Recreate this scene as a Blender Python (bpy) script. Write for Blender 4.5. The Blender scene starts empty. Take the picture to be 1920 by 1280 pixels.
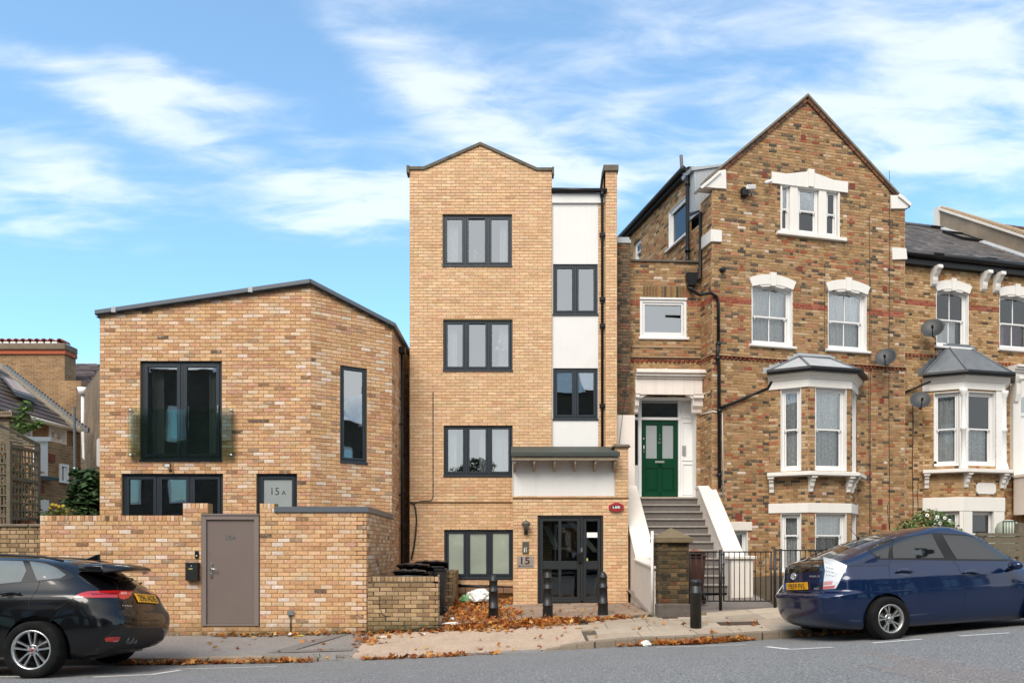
import bpy, bmesh, math, random
import numpy as np
from mathutils import Vector, Matrix
from mathutils.geometry import tessellate_polygon
from mathutils.bvhtree import BVHTree
rnd = random.Random(7)
S = bpy.context.scene
COL = S.collection
F = 1400.0; CX = 960.0; HY = 1030.0; CZ = 1.6

# ------------------------------------------------------------------ camera
cd = bpy.data.cameras.new('camera'); cam = bpy.data.objects.new('camera', cd); COL.objects.link(cam)
cam.location = (0, 0, CZ); cam.rotation_euler = (math.radians(90), 0, 0)
cd.sensor_width = 36; cd.lens = 36 * F / 1920; cd.shift_y = (HY - 640) / 1920; cd.clip_start = .1; cd.clip_end = 900
S.camera = cam

# ------------------------------------------------------------------ sky
W = bpy.data.worlds.new('World'); S.world = W; W.use_nodes = True
wt = W.node_tree; wt.nodes.clear()
def wn(t, **k):
    n = wt.nodes.new(t)
    for a, b in k.items():
        if a[0] == 'i' and a[1:].isdigit():
            n.inputs[int(a[1:])].default_value = b
        else:
            setattr(n, a, b)
    return n
def wl(a, b): wt.links.new(a, b)
SUN_EL = math.radians(48); SUN_AZ = math.radians(200)   # clockwise from +Y (north)
sky = wn('ShaderNodeTexSky', sky_type='NISHITA', sun_disc=False, sun_elevation=SUN_EL, sun_rotation=SUN_AZ, altitude=0, air_density=1.0, dust_density=1.0, ozone_density=1.2)
tc = wn('ShaderNodeTexCoord'); sep = wn('ShaderNodeSeparateXYZ'); wl(tc.outputs['Generated'], sep.inputs[0])
def M(op, a, b=None, clamp=False):
    n = wn('ShaderNodeMath', operation=op, use_clamp=clamp)
    for i, x in enumerate((a, b)):
        if x is None: continue
        if isinstance(x, (int, float)): n.inputs[i].default_value = x
        else: wl(x, n.inputs[i])
    return n.outputs[0]
zz = M('ADD', M('MAXIMUM', sep.outputs[2], 0.0), 0.16)
pxn = M('DIVIDE', sep.outputs[0], zz); pyn = M('DIVIDE', sep.outputs[1], zz)
cmb = wn('ShaderNodeCombineXYZ'); wl(pxn, cmb.inputs[0]); wl(pyn, cmb.inputs[1])
def skynoise(scale, rot, loc, sc, detail=8, rough=.6, dist=.5):
    mp = wn('ShaderNodeMapping'); mp.inputs['Scale'].default_value = scale; mp.inputs['Rotation'].default_value = (0, 0, rot); mp.inputs['Location'].default_value = loc
    wl(cmb.outputs[0], mp.inputs[0])
    n = wn('ShaderNodeTexNoise'); n.inputs['Scale'].default_value = sc; n.inputs['Detail'].default_value = detail; n.inputs['Roughness'].default_value = rough; n.inputs['Distortion'].default_value = dist
    wl(mp.outputs[0], n.inputs['Vector']); return n.outputs['Fac']
n1 = skynoise((.75, 1.7, 1), .10, (11.3, 5.2, 0), 2.8, 8, .58, .3)
n2 = skynoise((.8, 2.0, 1), -.22, (8.0, 2.0, 0), 6.5, 7, .56, .35)
n3 = skynoise((1, 1, 1), 0, (1, 5.0, 0), .35, 3, .5, .1)
az = M('ARCTAN2', sep.outputs[0], sep.outputs[1]); el = M('ARCSINE', sep.outputs[2])
def blob(a0, e0, sa, se, rot=0.0):
    da = M('SUBTRACT', az, a0); de = M('SUBTRACT', el, e0)
    c, s = math.cos(rot), math.sin(rot)
    u = M('DIVIDE', M('ADD', M('MULTIPLY', da, c), M('MULTIPLY', de, s)), sa)
    v = M('DIVIDE', M('SUBTRACT', M('MULTIPLY', de, c), M('MULTIPLY', da, s)), se)
    r = M('ADD', M('MULTIPLY', u, u), M('MULTIPLY', v, v))
    return M('POWER', 2.718, M('MULTIPLY', r, -1.0))
def pa(px, py):
    x = (px - CX) / F; z = (HY - py) / F
    return math.atan2(x, 1), math.asin(z / math.sqrt(1 + x * x + z * z))
blobs = None
for (px, py, sx, sy, rot, amp) in ((270, 165, .15, .032, -.02, .38), (100, 345, .13, .055, 0, .16), (560, 310, .22, .022, -.10, .20), (430, 245, .16, .022, -.2, -.22), (640, 425, .12, .022, .02, .22), (700, 368, .14, .03, -.06, .18), (60, 430, .1, .02, 0, .1), (780, 150, .24, .045, -.42, .24),
                              (1300, 110, .34, .10, -.1, .10), (1850, 130, .16, .12, 0, .15), (1150, 330, .16, .05, 0, .10), (1700, 300, .24, .05, -.3, .12),
                              (560, 60, .16, .06, 0, -.16), (650, 560, .3, .06, 0, -.18), (1660, 400, .1, .03, 0, -.14), (200, 560, .3, .05, 0, -.1), (60, 90, .12, .07, 0, -.1), (1080, 420, .1, .03, 0, -.05)):
    a0, e0 = pa(px, py)
    b = M('MULTIPLY', M('MULTIPLY', blob(a0, e0, sx, sy, rot), amp * 1.2), M('ADD', M('MULTIPLY', n2, 2.4), -.2))
    blobs = b if blobs is None else M('ADD', blobs, b)
behind = wn('ShaderNodeMapRange'); behind.inputs[1].default_value = .3; behind.inputs[2].default_value = -.5; behind.inputs[3].default_value = 0; behind.inputs[4].default_value = .55
wl(sep.outputs[1], behind.inputs[0])
dens = M('ADD', M('ADD', M('MULTIPLY', n1, .45), M('MULTIPLY', n2, .36)), M('ADD', M('MULTIPLY', n3, .12), .035))
dens = M('ADD', M('ADD', dens, blobs), behind.outputs[0])
cl = wn('ShaderNodeMapRange', interpolation_type='SMOOTHSTEP'); cl.inputs[1].default_value = .47; cl.inputs[2].default_value = .86; cl.inputs[3].default_value = .08; cl.inputs[4].default_value = .60
wl(dens, cl.inputs[0])
hue = wn('ShaderNodeMix', data_type='RGBA', blend_type='MULTIPLY'); hue.inputs[0].default_value = 1.0
wl(sky.outputs[0], hue.inputs[6]); hue.inputs[7].default_value = (.71, 1.08, 1.16, 1)
mixc = wn('ShaderNodeMix', data_type='RGBA'); wl(M('MAXIMUM', cl.outputs[0], M('MULTIPLY', behind.outputs[0], 1.72)), mixc.inputs[0]); wl(hue.outputs[2], mixc.inputs[6])
mixc.inputs[7].default_value = (5.0, 5.03, 5.06, 1)
bg = wn('ShaderNodeBackground'); bg.inputs[1].default_value = .11
out = wn('ShaderNodeOutputWorld'); wl(mixc.outputs[2], bg.inputs[0]); wl(bg.outputs[0], out.inputs[0])

# ------------------------------------------------------------------ sun
sd = bpy.data.lights.new('sun', 'SUN'); sun = bpy.data.objects.new('sun', sd); COL.objects.link(sun)
sd.energy = 1.5; sd.angle = math.radians(34); sd.color = (1, .925, .83)
sv = Vector((math.sin(SUN_AZ) * math.cos(SUN_EL), math.cos(SUN_AZ) * math.cos(SUN_EL), math.sin(SUN_EL)))
sun.rotation_euler = sv.to_track_quat('Z', 'Y').to_euler(); sun.location = sv * 50
S.view_settings.view_transform = 'Standard'; S.view_settings.look = 'None'; S.view_settings.exposure = 1.27; S.view_settings.gamma = 1
S.view_settings.use_curve_mapping = False

# ------------------------------------------------------------------ materials
def L1(v): v /= 255.0; return v / 12.92 if v <= .04045 else ((v + .055) / 1.055) ** 2.4
def C(h, k=1.0):
    return tuple(L1(int(h[i:i + 2], 16)) * k for i in (0, 2, 4))
MATS = {}
def mat(name, col=(.5, .5, .5), rough=.6, metal=0, var=.12, scale=6.0, bump=0.0, bscale=60, attr=False, spec=.5, coat=0, stain=0.0, stcol=(.05, .05, .045), stscale=1.2, speck=0.0, spk=150, streak=0.0):
    if name in MATS: return MATS[name]
    m = bpy.data.materials.new(name); m.use_nodes = True; t = m.node_tree; b = t.nodes['Principled BSDF']
    N = lambda k: t.nodes.new(k)
    geo = N('ShaderNodeNewGeometry')
    def noise(sc, det=5, ro=.6):
        n = N('ShaderNodeTexNoise'); n.inputs['Scale'].default_value = sc; n.inputs['Detail'].default_value = det; n.inputs['Roughness'].default_value = ro
        t.links.new(geo.outputs['Position'], n.inputs['Vector']); return n.outputs['Fac']
    def mix(a, bb, f, mode='MIX'):
        x = N('ShaderNodeMix'); x.data_type = 'RGBA'; x.blend_type = mode
        for s, i in ((f, 0), (a, 6), (bb, 7)):
            if hasattr(s, 'node'): t.links.new(s, x.inputs[i])
            elif isinstance(s, (int, float)): x.inputs[i].default_value = s
            else: x.inputs[i].default_value = (*s[:3], 1)
        return x.outputs[2]
    def mr(v, a, bb, c=0.0, d=1.0):
        x = N('ShaderNodeMapRange'); t.links.new(v, x.inputs[0])
        for i, q in enumerate((a, bb, c, d)): x.inputs[i + 1].default_value = q
        return x.outputs[0]
    c = mix(col, col, 0.0)
    if attr:
        at = N('ShaderNodeAttribute'); at.attribute_name = 'bc'
        oi = N('ShaderNodeObjectInfo')
        c = mix(at.outputs['Color'], oi.outputs['Color'], 1.0, 'MULTIPLY')
    if var:
        v = mr(noise(scale), .25, .75, 1 - var, 1 + var)
        cc = N('ShaderNodeCombineColor')
        for i in range(3): t.links.new(v, cc.inputs[i])
        c = mix(c, cc.outputs[0], 1.0, 'MULTIPLY')
    if streak:
        mp = N('ShaderNodeMapping'); mp.inputs['Scale'].default_value = (7, 7, .35); t.links.new(geo.outputs['Position'], mp.inputs[0]); n_ = N('ShaderNodeTexNoise'); n_.inputs['Scale'].default_value = 1.3; n_.inputs['Detail'].default_value = 6; t.links.new(mp.outputs[0], n_.inputs['Vector'])
        c = mix(c, stcol, mr(n_.outputs['Fac'], .54, .80, 0, streak))
    if speck:
        c = mix(c, tuple(min(1, q * 2.0 + .03) for q in col), mr(noise(spk, 2), .57, .64, 0, speck))
        c = mix(c, tuple(q * .35 for q in col), mr(noise(spk * .75, 2), .42, .34, 0, speck))
    if stain:
        c = mix(c, stcol, mr(noise(stscale, 8, .68), .52, .78, 0, stain))
    t.links.new(c, b.inputs['Base Color'])
    b.inputs['Roughness'].default_value = rough; b.inputs['Metallic'].default_value = metal
    b.inputs['Specular IOR Level'].default_value = spec; b.inputs['Coat Weight'].default_value = coat; b.inputs['Coat Roughness'].default_value = .03
    if bump:
        bp = N('ShaderNodeBump'); bp.inputs['Strength'].default_value = 1.0; bp.inputs['Distance'].default_value = bump
        t.links.new(noise(bscale, 4, .65), bp.inputs['Height']); t.links.new(bp.outputs[0], b.inputs['Normal'])
    MATS[name] = m; return m

def brick_mat(name, patch=(.8, .74, .64), pa_=.5, dark=.5, bump=.004, grime=.25, gcol=(.09, .075, .05), low=-50.0, green=0.0):
    """per-brick colour comes from attribute bc x object colour; mottling inside each brick from noise"""
    m = mat(name, attr=True, var=.20, scale=26, bump=bump, bscale=45, rough=.85, spec=.25)
    t = m.node_tree; b = t.nodes['Principled BSDF']; src = b.inputs['Base Color'].links[0].from_socket
    N = lambda k: t.nodes.new(k); geo = N('ShaderNodeNewGeometry')
    def layer(src, col, sc, a, bb, k, det=4, stretch=(1, 1, 1)):
        mp = N('ShaderNodeMapping'); mp.inputs['Scale'].default_value = stretch; t.links.new(geo.outputs['Position'], mp.inputs[0])
        n = N('ShaderNodeTexNoise'); n.inputs['Scale'].default_value = sc; n.inputs['Detail'].default_value = det; n.inputs['Roughness'].default_value = .7
        t.links.new(mp.outputs[0], n.inputs['Vector'])
        r = N('ShaderNodeMapRange'); t.links.new(n.outputs['Fac'], r.inputs[0])
        for i, q in enumerate((a, bb, 0, k)): r.inputs[i + 1].default_value = q
        x = N('ShaderNodeMix'); x.data_type = 'RGBA'; t.links.new(r.outputs[0], x.inputs[0]); t.links.new(src, x.inputs[6]); x.inputs[7].default_value = (*col, 1)
        return x.outputs[2]
    if pa_: src = layer(src, patch, 13, .56, .68, pa_, 5, (1, 1, 2.2))
    if dark: src = layer(src, (.10, .06, .03), 19, .60, .74, dark, 5, (1, 1, 2.5))
    if grime: src = layer(src, gcol, .55, .48, .78, grime, 8)
    if grime: src = layer(src, gcol, 1.4, .50, .75, grime * 1.1, 6, (5, 5, .3))
    if grime: src = layer(src, gcol, 2.2, .55, .8, grime * .8, 8, (1, 1, .35))
    if green:
        sp = N('ShaderNodeSeparateXYZ'); t.links.new(geo.outputs['Position'], sp.inputs[0])
        r = N('ShaderNodeMapRange'); t.links.new(sp.outputs[2], r.inputs[0])
        for i, q in enumerate((low + .32, low, 0, 1)): r.inputs[i + 1].default_value = q
        n = N('ShaderNodeTexNoise'); n.inputs['Scale'].default_value = 5; n.inputs['Detail'].default_value = 6; t.links.new(geo.outputs['Position'], n.inputs['Vector'])
        mu = N('ShaderNodeMath'); mu.operation = 'MULTIPLY'; t.links.new(r.outputs[0], mu.inputs[0]); t.links.new(n.outputs['Fac'], mu.inputs[1])
        mu2 = N('ShaderNodeMath'); mu2.operation = 'MULTIPLY'; mu2.use_clamp = True; t.links.new(mu.outputs[0], mu2.inputs[0]); mu2.inputs[1].default_value = green
        x = N('ShaderNodeMix'); x.data_type = 'RGBA'; t.links.new(mu2.outputs[0], x.inputs[0]); t.links.new(src, x.inputs[6]); x.inputs[7].default_value = (.035, .045, .015, 1)
        src = x.outputs[2]
    t.links.new(src, b.inputs['Base Color'])
    return m

def glass_mat(name, tint=(.55, .6, .6), base=.12, wob=.0008, rough=.015):
    m = bpy.data.materials.new(name); m.use_nodes = True; t = m.node_tree; t.nodes.clear()
    o = t.nodes.new('ShaderNodeOutputMaterial'); mx = t.nodes.new('ShaderNodeMixShader')
    tr = t.nodes.new('ShaderNodeBsdfTransparent'); tr.inputs[0].default_value = (*tint, 1)
    gl = t.nodes.new('ShaderNodeBsdfGlossy'); gl.inputs['Roughness'].default_value = rough; gl.inputs[0].default_value = (.93, .96, .97, 1)
    fr = t.nodes.new('ShaderNodeFresnel'); fr.inputs[0].default_value = 1.5
    ad = t.nodes.new('ShaderNodeMath'); ad.operation = 'ADD'; ad.use_clamp = True; ad.inputs[1].default_value = base
    t.links.new(fr.outputs[0], ad.inputs[0]); t.links.new(ad.outputs[0], mx.inputs[0]); t.links.new(tr.outputs[0], mx.inputs[1]); t.links.new(gl.outputs[0], mx.inputs[2]); t.links.new(mx.outputs[0], o.inputs[0])
    g = t.nodes.new('ShaderNodeNewGeometry'); n = t.nodes.new('ShaderNodeTexNoise'); n.inputs['Scale'].default_value = 2.2; n.inputs['Detail'].default_value = 1
    bp = t.nodes.new('ShaderNodeBump'); bp.inputs['Distance'].default_value = wob; t.links.new(g.outputs['Position'], n.inputs['Vector']); t.links.new(n.outputs['Fac'], bp.inputs['Height'])
    t.links.new(bp.outputs[0], gl.inputs['Normal'])
    MATS[name] = m; return m

def lace_mat(name, col=(.84, .85, .84), scale=38, thr=.5, soft=.12, minop=.25):
    m = bpy.data.materials.new(name); m.use_nodes = True; t = m.node_tree; b = t.nodes['Principled BSDF']
    b.inputs['Roughness'].default_value = .9
    g = t.nodes.new('ShaderNodeNewGeometry'); v = t.nodes.new('ShaderNodeTexVoronoi'); v.inputs['Scale'].default_value = scale
    n = t.nodes.new('ShaderNodeTexNoise'); n.inputs['Scale'].default_value = scale * .6; n.inputs['Detail'].default_value = 5
    t.links.new(g.outputs['Position'], v.inputs['Vector']); t.links.new(g.outputs['Position'], n.inputs['Vector'])
    a = t.nodes.new('ShaderNodeMath'); a.operation = 'ADD'; t.links.new(v.outputs['Distance'], a.inputs[0]); t.links.new(n.outputs['Fac'], a.inputs[1])
    r = t.nodes.new('ShaderNodeMapRange'); t.links.new(a.outputs[0], r.inputs[0])
    for i, q in enumerate((thr + .45 - soft, thr + .45 + soft, 1, minop)): r.inputs[i + 1].default_value = q
    x = t.nodes.new('ShaderNodeMix'); x.data_type = 'RGBA'; t.links.new(r.outputs[0], x.inputs[0]); x.inputs[6].default_value = (.36, .37, .36, 1); x.inputs[7].default_value = (*col, 1); t.links.new(x.outputs[2], b.inputs['Base Color'])
    MATS[name] = m; return m

# ------------------------------------------------------------------ mesh builder
class MB:
    def __init__(s): s.v = []; s.f = []; s.c = []; s.m = []; s.sm = []
    def add(s, vs, fs, col=(1, 1, 1), m=0, smooth=False):
        b = len(s.v); s.v += [tuple(p) for p in vs]
        for f in fs:
            s.f.append(tuple(i + b for i in f)); s.c.append(col); s.m.append(m); s.sm.append(smooth)
        return s
    def hexa(s, p, **k):   # 8 points: bottom ring 0-3, top ring 4-7
        return s.add(p, [(3, 2, 1, 0), (4, 5, 6, 7), (0, 1, 5, 4), (1, 2, 6, 5), (2, 3, 7, 6), (3, 0, 4, 7)], **k)
    def box(s, a, b, **k):
        x0, y0, z0 = a; x1, y1, z1 = b
        return s.hexa([(x0, y0, z0), (x1, y0, z0), (x1, y1, z0), (x0, y1, z0), (x0, y0, z1), (x1, y0, z1), (x1, y1, z1), (x0, y1, z1)], **k)
    def pb(s, pl, u0, u1, z0, z1, d0, d1, **k):    # box in plane coordinates
        if u0 > u1: u0, u1 = u1, u0
        if z0 > z1: z0, z1 = z1, z0
        if d0 > d1: d0, d1 = d1, d0
        w = pl.w
        return s.hexa([w(u0, z0, d1), w(u1, z0, d1), w(u1, z0, d0), w(u0, z0, d0), w(u0, z1, d1), w(u1, z1, d1), w(u1, z1, d0), w(u0, z1, d0)], **k)
    def prism(s, pl, poly, d0, d1, **k):           # polygon in plane coordinates, extruded between depths
        if d0 > d1: d0, d1 = d1, d0
        n = len(poly)
        ar = sum(poly[i][0] * poly[(i + 1) % n][1] - poly[(i + 1) % n][0] * poly[i][1] for i in range(n))
        if ar < 0: poly = poly[::-1]
        vs = [pl.w(u, z, d1) for u, z in poly] + [pl.w(u, z, d0) for u, z in poly]
        tris = tessellate_polygon([[Vector((u, z, 0)) for u, z in poly]])
        fs = []
        for t in tris:
            a, b, c = t
            cr = (poly[b][0] - poly[a][0]) * (poly[c][1] - poly[a][1]) - (poly[b][1] - poly[a][1]) * (poly[c][0] - poly[a][0])
            if cr < 0: a, b, c = c, b, a
            fs.append((a, b, c)); fs.append((c + n, b + n, a + n))
        fs += [(i + n, (i + 1) % n + n, (i + 1) % n, i) for i in range(n)]
        return s.add(vs, fs, **k)
    def tube(s, pts, r, n=8, cap=True, **k):
        pts = [Vector(p) for p in pts]; rs = r if isinstance(r, (list, tuple)) else [r] * len(pts)
        vs = []; prev = None
        for i, p in enumerate(pts):
            d = (pts[min(i + 1, len(pts) - 1)] - pts[max(i - 1, 0)]).normalized()
            if prev is None: x = d.orthogonal().normalized()
            else: x = (prev - d * prev.dot(d)).normalized()
            prev = x; y = d.cross(x)
            vs += [p + (x * math.cos(2 * math.pi * j / n) + y * math.sin(2 * math.pi * j / n)) * rs[i] for j in range(n)]
        fs = [(i * n + j, i * n + (j + 1) % n, (i + 1) * n + (j + 1) % n, (i + 1) * n + j) for i in range(len(pts) - 1) for j in range(n)]
        if cap: fs += [tuple(range(n))[::-1], tuple(range((len(pts) - 1) * n, len(pts) * n))]
        k.setdefault('smooth', True); return s.add(vs, fs, **k)
    def lathe(s, prof, o, ax=(0, 0, 1), n=16, cap=True, **k):    # prof: (r, h) along axis from point o
        ax = Vector(ax).normalized(); x = ax.orthogonal().normalized(); y = ax.cross(x); o = Vector(o)
        vs = [o + ax * h + (x * math.cos(2 * math.pi * j / n) + y * math.sin(2 * math.pi * j / n)) * max(r, 1e-4) for r, h in prof for j in range(n)]
        fs = [(i * n + j, i * n + (j + 1) % n, (i + 1) * n + (j + 1) % n, (i + 1) * n + j) for i in range(len(prof) - 1) for j in range(n)]
        if cap: fs += [tuple(range(n))[::-1], tuple(range((len(prof) - 1) * n, len(prof) * n))]
        k.setdefault('smooth', True); return s.add(vs, fs, **k)
    def sweep(s, prof, path, close_ends=True, **k):    # prof: closed list (offset outwards, z); path: plan points (x, y), outwards = right-hand side of travel
        n = len(prof); vs = []; P = [Vector(p).to_2d() for p in path]
        for i, p in enumerate(P):
            ns = []
            if i > 0: d = (P[i] - P[i - 1]).normalized(); ns.append(Vector((d.y, -d.x)))
            if i < len(P) - 1: d = (P[i + 1] - P[i]).normalized(); ns.append(Vector((d.y, -d.x)))
            m = sum(ns, Vector((0, 0))) / len(ns); m = m / max(m.length_squared, .2)
            vs += [(p.x + m.x * o, p.y + m.y * o, z) for o, z in prof]
        fs = [(i * n + j, i * n + (j + 1) % n, (i + 1) * n + (j + 1) % n, (i + 1) * n + j) for i in range(len(P) - 1) for j in range(n)]
        if close_ends: fs += [tuple(range(n))[::-1], tuple(range((len(P) - 1) * n, len(P) * n))]
        return s.add(vs, fs, **k)
    def mesh(s, name, Mi=None):
        me = bpy.data.meshes.new(name)
        vs = s.v
        if Mi is not None: vs = [Mi @ Vector(p) for p in vs]
        me.from_pydata(vs, [], s.f); 
        if any(s.m): me.polygons.foreach_set('material_index', s.m)
        me.polygons.foreach_set('use_smooth', s.sm)
        at = me.color_attributes.new('bc', 'FLOAT_COLOR', 'CORNER')
        cnt = [len(f) for f in s.f]
        arr = np.repeat(np.array([(*c[:3], 1) for c in s.c], dtype=np.float32), cnt, axis=0)
        at.data.foreach_set('color', arr.ravel()); me.update()
        return me

class Thing:
    """a top-level Empty at the thing's base; its parts are children"""
    def __init__(s, name, label, cat, loc=(0, 0, 0), group=None, rot=None):
        s.o = bpy.data.objects.new(name, None); COL.objects.link(s.o); s.o.empty_display_size = .2
        s.o.location = loc
        if rot: s.o.rotation_euler = rot
        s.o['label'] = label; s.o['category'] = cat
        if group: s.o['group'] = group
        s.M = Matrix.LocRotScale(Vector(loc), s.o.rotation_euler, None); s.Mi = s.M.inverted(); s.bricks = []
    def add(s, name, mb, mats, parent=None, bevel=0, label=None, kind=None, local=False, segs=1):
        if isinstance(mb, MB): me = mb.mesh(name, None if local else s.Mi)
        else: me = mb
        o = bpy.data.objects.new(name, me); COL.objects.link(o); o.parent = parent or s.o
        for m in (mats if isinstance(mats, (list, tuple)) else [mats]): me.materials.append(m)
        if bevel:
            b = o.modifiers.new('bevel', 'BEVEL'); b.width = bevel; b.segments = segs; b.limit_method = 'ANGLE'; b.angle_limit = math.radians(40)
        if label: o['label'] = label
        if kind: o['kind'] = kind
        return o
def single(name, mb, mats, label=None, cat=None, kind=None, group=None, bevel=0):
    """one-mesh top-level object, origin at its base"""
    P = np.array(mb.v); loc = Vector(((P[:, 0].min() + P[:, 0].max()) / 2, (P[:, 1].min() + P[:, 1].max()) / 2, P[:, 2].min()))
    if kind: loc = Vector((0, 0, 0))
    o = bpy.data.objects.new(name, mb.mesh(name, Matrix.Translation(-loc))); COL.objects.link(o); o.location = loc
    for m in (mats if isinstance(mats, (list, tuple)) else [mats]): o.data.materials.append(m)
    for k, v in (('label', label), ('category', cat), ('kind', kind), ('group', group)):
        if v: o[k] = v
    if bevel:
        b = o.modifiers.new('bevel', 'BEVEL'); b.width = bevel; b.segments = 1; b.limit_method = 'ANGLE'
    return o
def clone(o, d, label=None):
    """copy a thing, its parts and their sub-parts"""
    r = o.copy(); COL.objects.link(r); r.location = Vector(o.location) + Vector(d)
    if label: r['label'] = label
    for ch in o.children:
        c = ch.copy(); COL.objects.link(c); c.parent = r
        for g in ch.children:
            e = g.copy(); COL.objects.link(e); e.parent = c
    return r

# ------------------------------------------------------------------ planes
def U(px, py, Y): return Vector(((px - CX) / F * Y, Y, CZ - (py - HY) / F * Y))
class Pl:
    """vertical plane through plan points a, b (a to b runs left to right as seen from the street)"""
    def __init__(s, a, b):
        s.a = Vector(a).to_2d(); s.d = (Vector(b).to_2d() - s.a); s.len = s.d.length; s.d.normalize(); s.n = Vector((s.d.y, -s.d.x))
    def w(s, u, z, d=0.0):
        p = s.a + s.d * u + s.n * d; return Vector((p.x, p.y, z))
    def t(s, px, d=0.0):
        k = (px - CX) / F; a = s.a + s.n * d      # a + u*dir = t*(k,1)
        u = (k * a.y - a.x) / (s.d.x - k * s.d.y); return u, a.y + u * s.d.y
    def u(s, px, d=0.0): return s.t(px, d)[0]
    def z(s, px, py, d=0.0): return CZ - (py - HY) / F * s.t(px, d)[1]
    def uz(s, px, py, d=0.0): return s.u(px, d), s.z(px, py, d)
    def P(s, px, py, d=0.0): return s.w(*s.uz(px, py, d), d)
    def rect(s, x0, y0, x1, y1, d=0.0):
        xm = (x0 + x1) / 2; return s.u(x0, d), s.u(x1, d), s.z(xm, y1, d), s.z(xm, y0, d)   # u0,u1,z0,z1
def rp(u0, u1, z0, z1): return [(u0, z0), (u1, z0), (u1, z1), (u0, z1)]

def spans(poly, z):
    xs = []
    n = len(poly)
    for i in range(n):
        (u0, a), (u1, b) = poly[i], poly[(i + 1) % n]
        if (a <= z) != (b <= z): xs.append(u0 + (u1 - u0) * (z - a) / (b - a))
    xs.sort(); return [(xs[i], xs[i + 1]) for i in range(0, len(xs) - 1, 2)]
def subtract(sp, holes):
    for h0, h1 in holes:
        o = []
        for a, b in sp:
            if h1 <= a or h0 >= b: o.append((a, b)); continue
            if h0 > a: o.append((a, h0))
            if h1 < b: o.append((h1, b))
        sp = o
    return sp

def wall(th, pl, outline, holes, mats, name='wall', reveal=.12, thick=.25, rmat=None):
    mb = MB()
    loops = [[Vector((u, z, 0)) for u, z in outline]] + [[Vector((u, z, 0)) for u, z in h] for h in holes]
    flat = [p for l in loops for p in l]
    tr = tessellate_polygon(loops)
    fs = []
    for a, b, c in tr:
        cr = (flat[b] - flat[a]).cross(flat[c] - flat[a]).z
        if abs(cr) < 1e-9: continue
        fs.append((a, b, c) if cr > 0 else (c, b, a))
    mb.add([pl.w(p.x, p.y, 0) for p in flat], fs)
    for k, l in enumerate(loops):
        n = len(l); dd = thick if k == 0 else reveal
        ar = sum(l[i].x * l[(i + 1) % n].y - l[(i + 1) % n].x * l[i].y for i in range(n))
        for i in range(n):
            p, q = l[i], l[(i + 1) % n]
            quad = [pl.w(p.x, p.y, 0), pl.w(p.x, p.y, -dd), pl.w(q.x, q.y, -dd), pl.w(q.x, q.y, 0)]
            if (ar > 0) != (k == 0): quad = quad[::-1]
            mb.add(quad, [(0, 1, 2, 3)], m=0 if k == 0 else (1 if rmat else 0))
    return th.add(name, mb, [mats] + ([rmat] if rmat else []))

def pick(pal, r):
    t = r.random() * sum(p[1] for p in pal)
    for c, w in pal:
        t -= w
        if t <= 0: break
    j = 1 + r.uniform(-.10, .10)
    return tuple(max(.005, x * j * (1 + r.uniform(-.03, .03))) for x in c)

def bricks(th, pl, outline, holes, pal, bw=.215, bh=.065, jo=.010, bond='stretcher', proud=.007, z0=None, seed=1, bands=(), rough=.0015, soldier=None):
    """lay every brick of a wall, clipped by its outline and openings"""
    r = random.Random(seed); zs = [p[1] for p in outline]; zlo, zhi = min(zs), max(zs)
    if z0 is None: z0 = zlo
    ch = bh + jo; k = math.floor((zlo - z0) / ch); umin = min(p[0] for p in outline)
    while z0 + k * ch < zhi:
        a = z0 + k * ch + jo / 2; b = a + bh; zc = (a + b) / 2
        if zc < zhi and zc > zlo:
            sp = spans(outline, zc)
            hs = [q for h in holes for q in spans(h, zc)]
            sp = subtract(sp, hs)
            pl_ = pal
            for (c0, c1, bp) in bands:
                if c0 <= zc <= c1: pl_ = bp
            if bond == 'stretcher': u = umin - (bw + jo) * (1.5 if k % 2 else 1.0); hdr = False
            else: u = umin - (bw + jo) * 1.5 + (k % 2) * (bw + jo) * .75 ; hdr = False
            while u < max(q[1] for q in sp) if sp else False:
                w_ = bw if not hdr else (bw - jo) / 2
                for s0, s1 in sp:
                    x0, x1 = max(u, s0 + jo / 2), min(u + w_, s1 - jo / 2)
                    if x1 - x0 > .022:
                        th.bricks.append((pl, (x0 + x1) / 2, zc + r.uniform(-rough, rough), (x1 - x0) / 2, (b - a) / 2, proud + r.uniform(-rough, rough * 1.6), pick(pl_, r)))
                u += w_ + jo
                if bond == 'flemish': hdr = not hdr
        k += 1
def soldiers(th, pl, u0, u1, z0, z1, pal, bw=.065, jo=.010, seed=3, proud=.007):
    r = random.Random(seed); n = max(1, round((u1 - u0) / (bw + jo))); s = (u1 - u0) / n
    for i in range(n):
        th.bricks.append((pl, u0 + s * (i + .5), (z0 + z1) / 2, (s - jo) / 2, (z1 - z0 - jo) / 2, proud + r.uniform(-.001, .002), pick(pal, r)))

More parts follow.
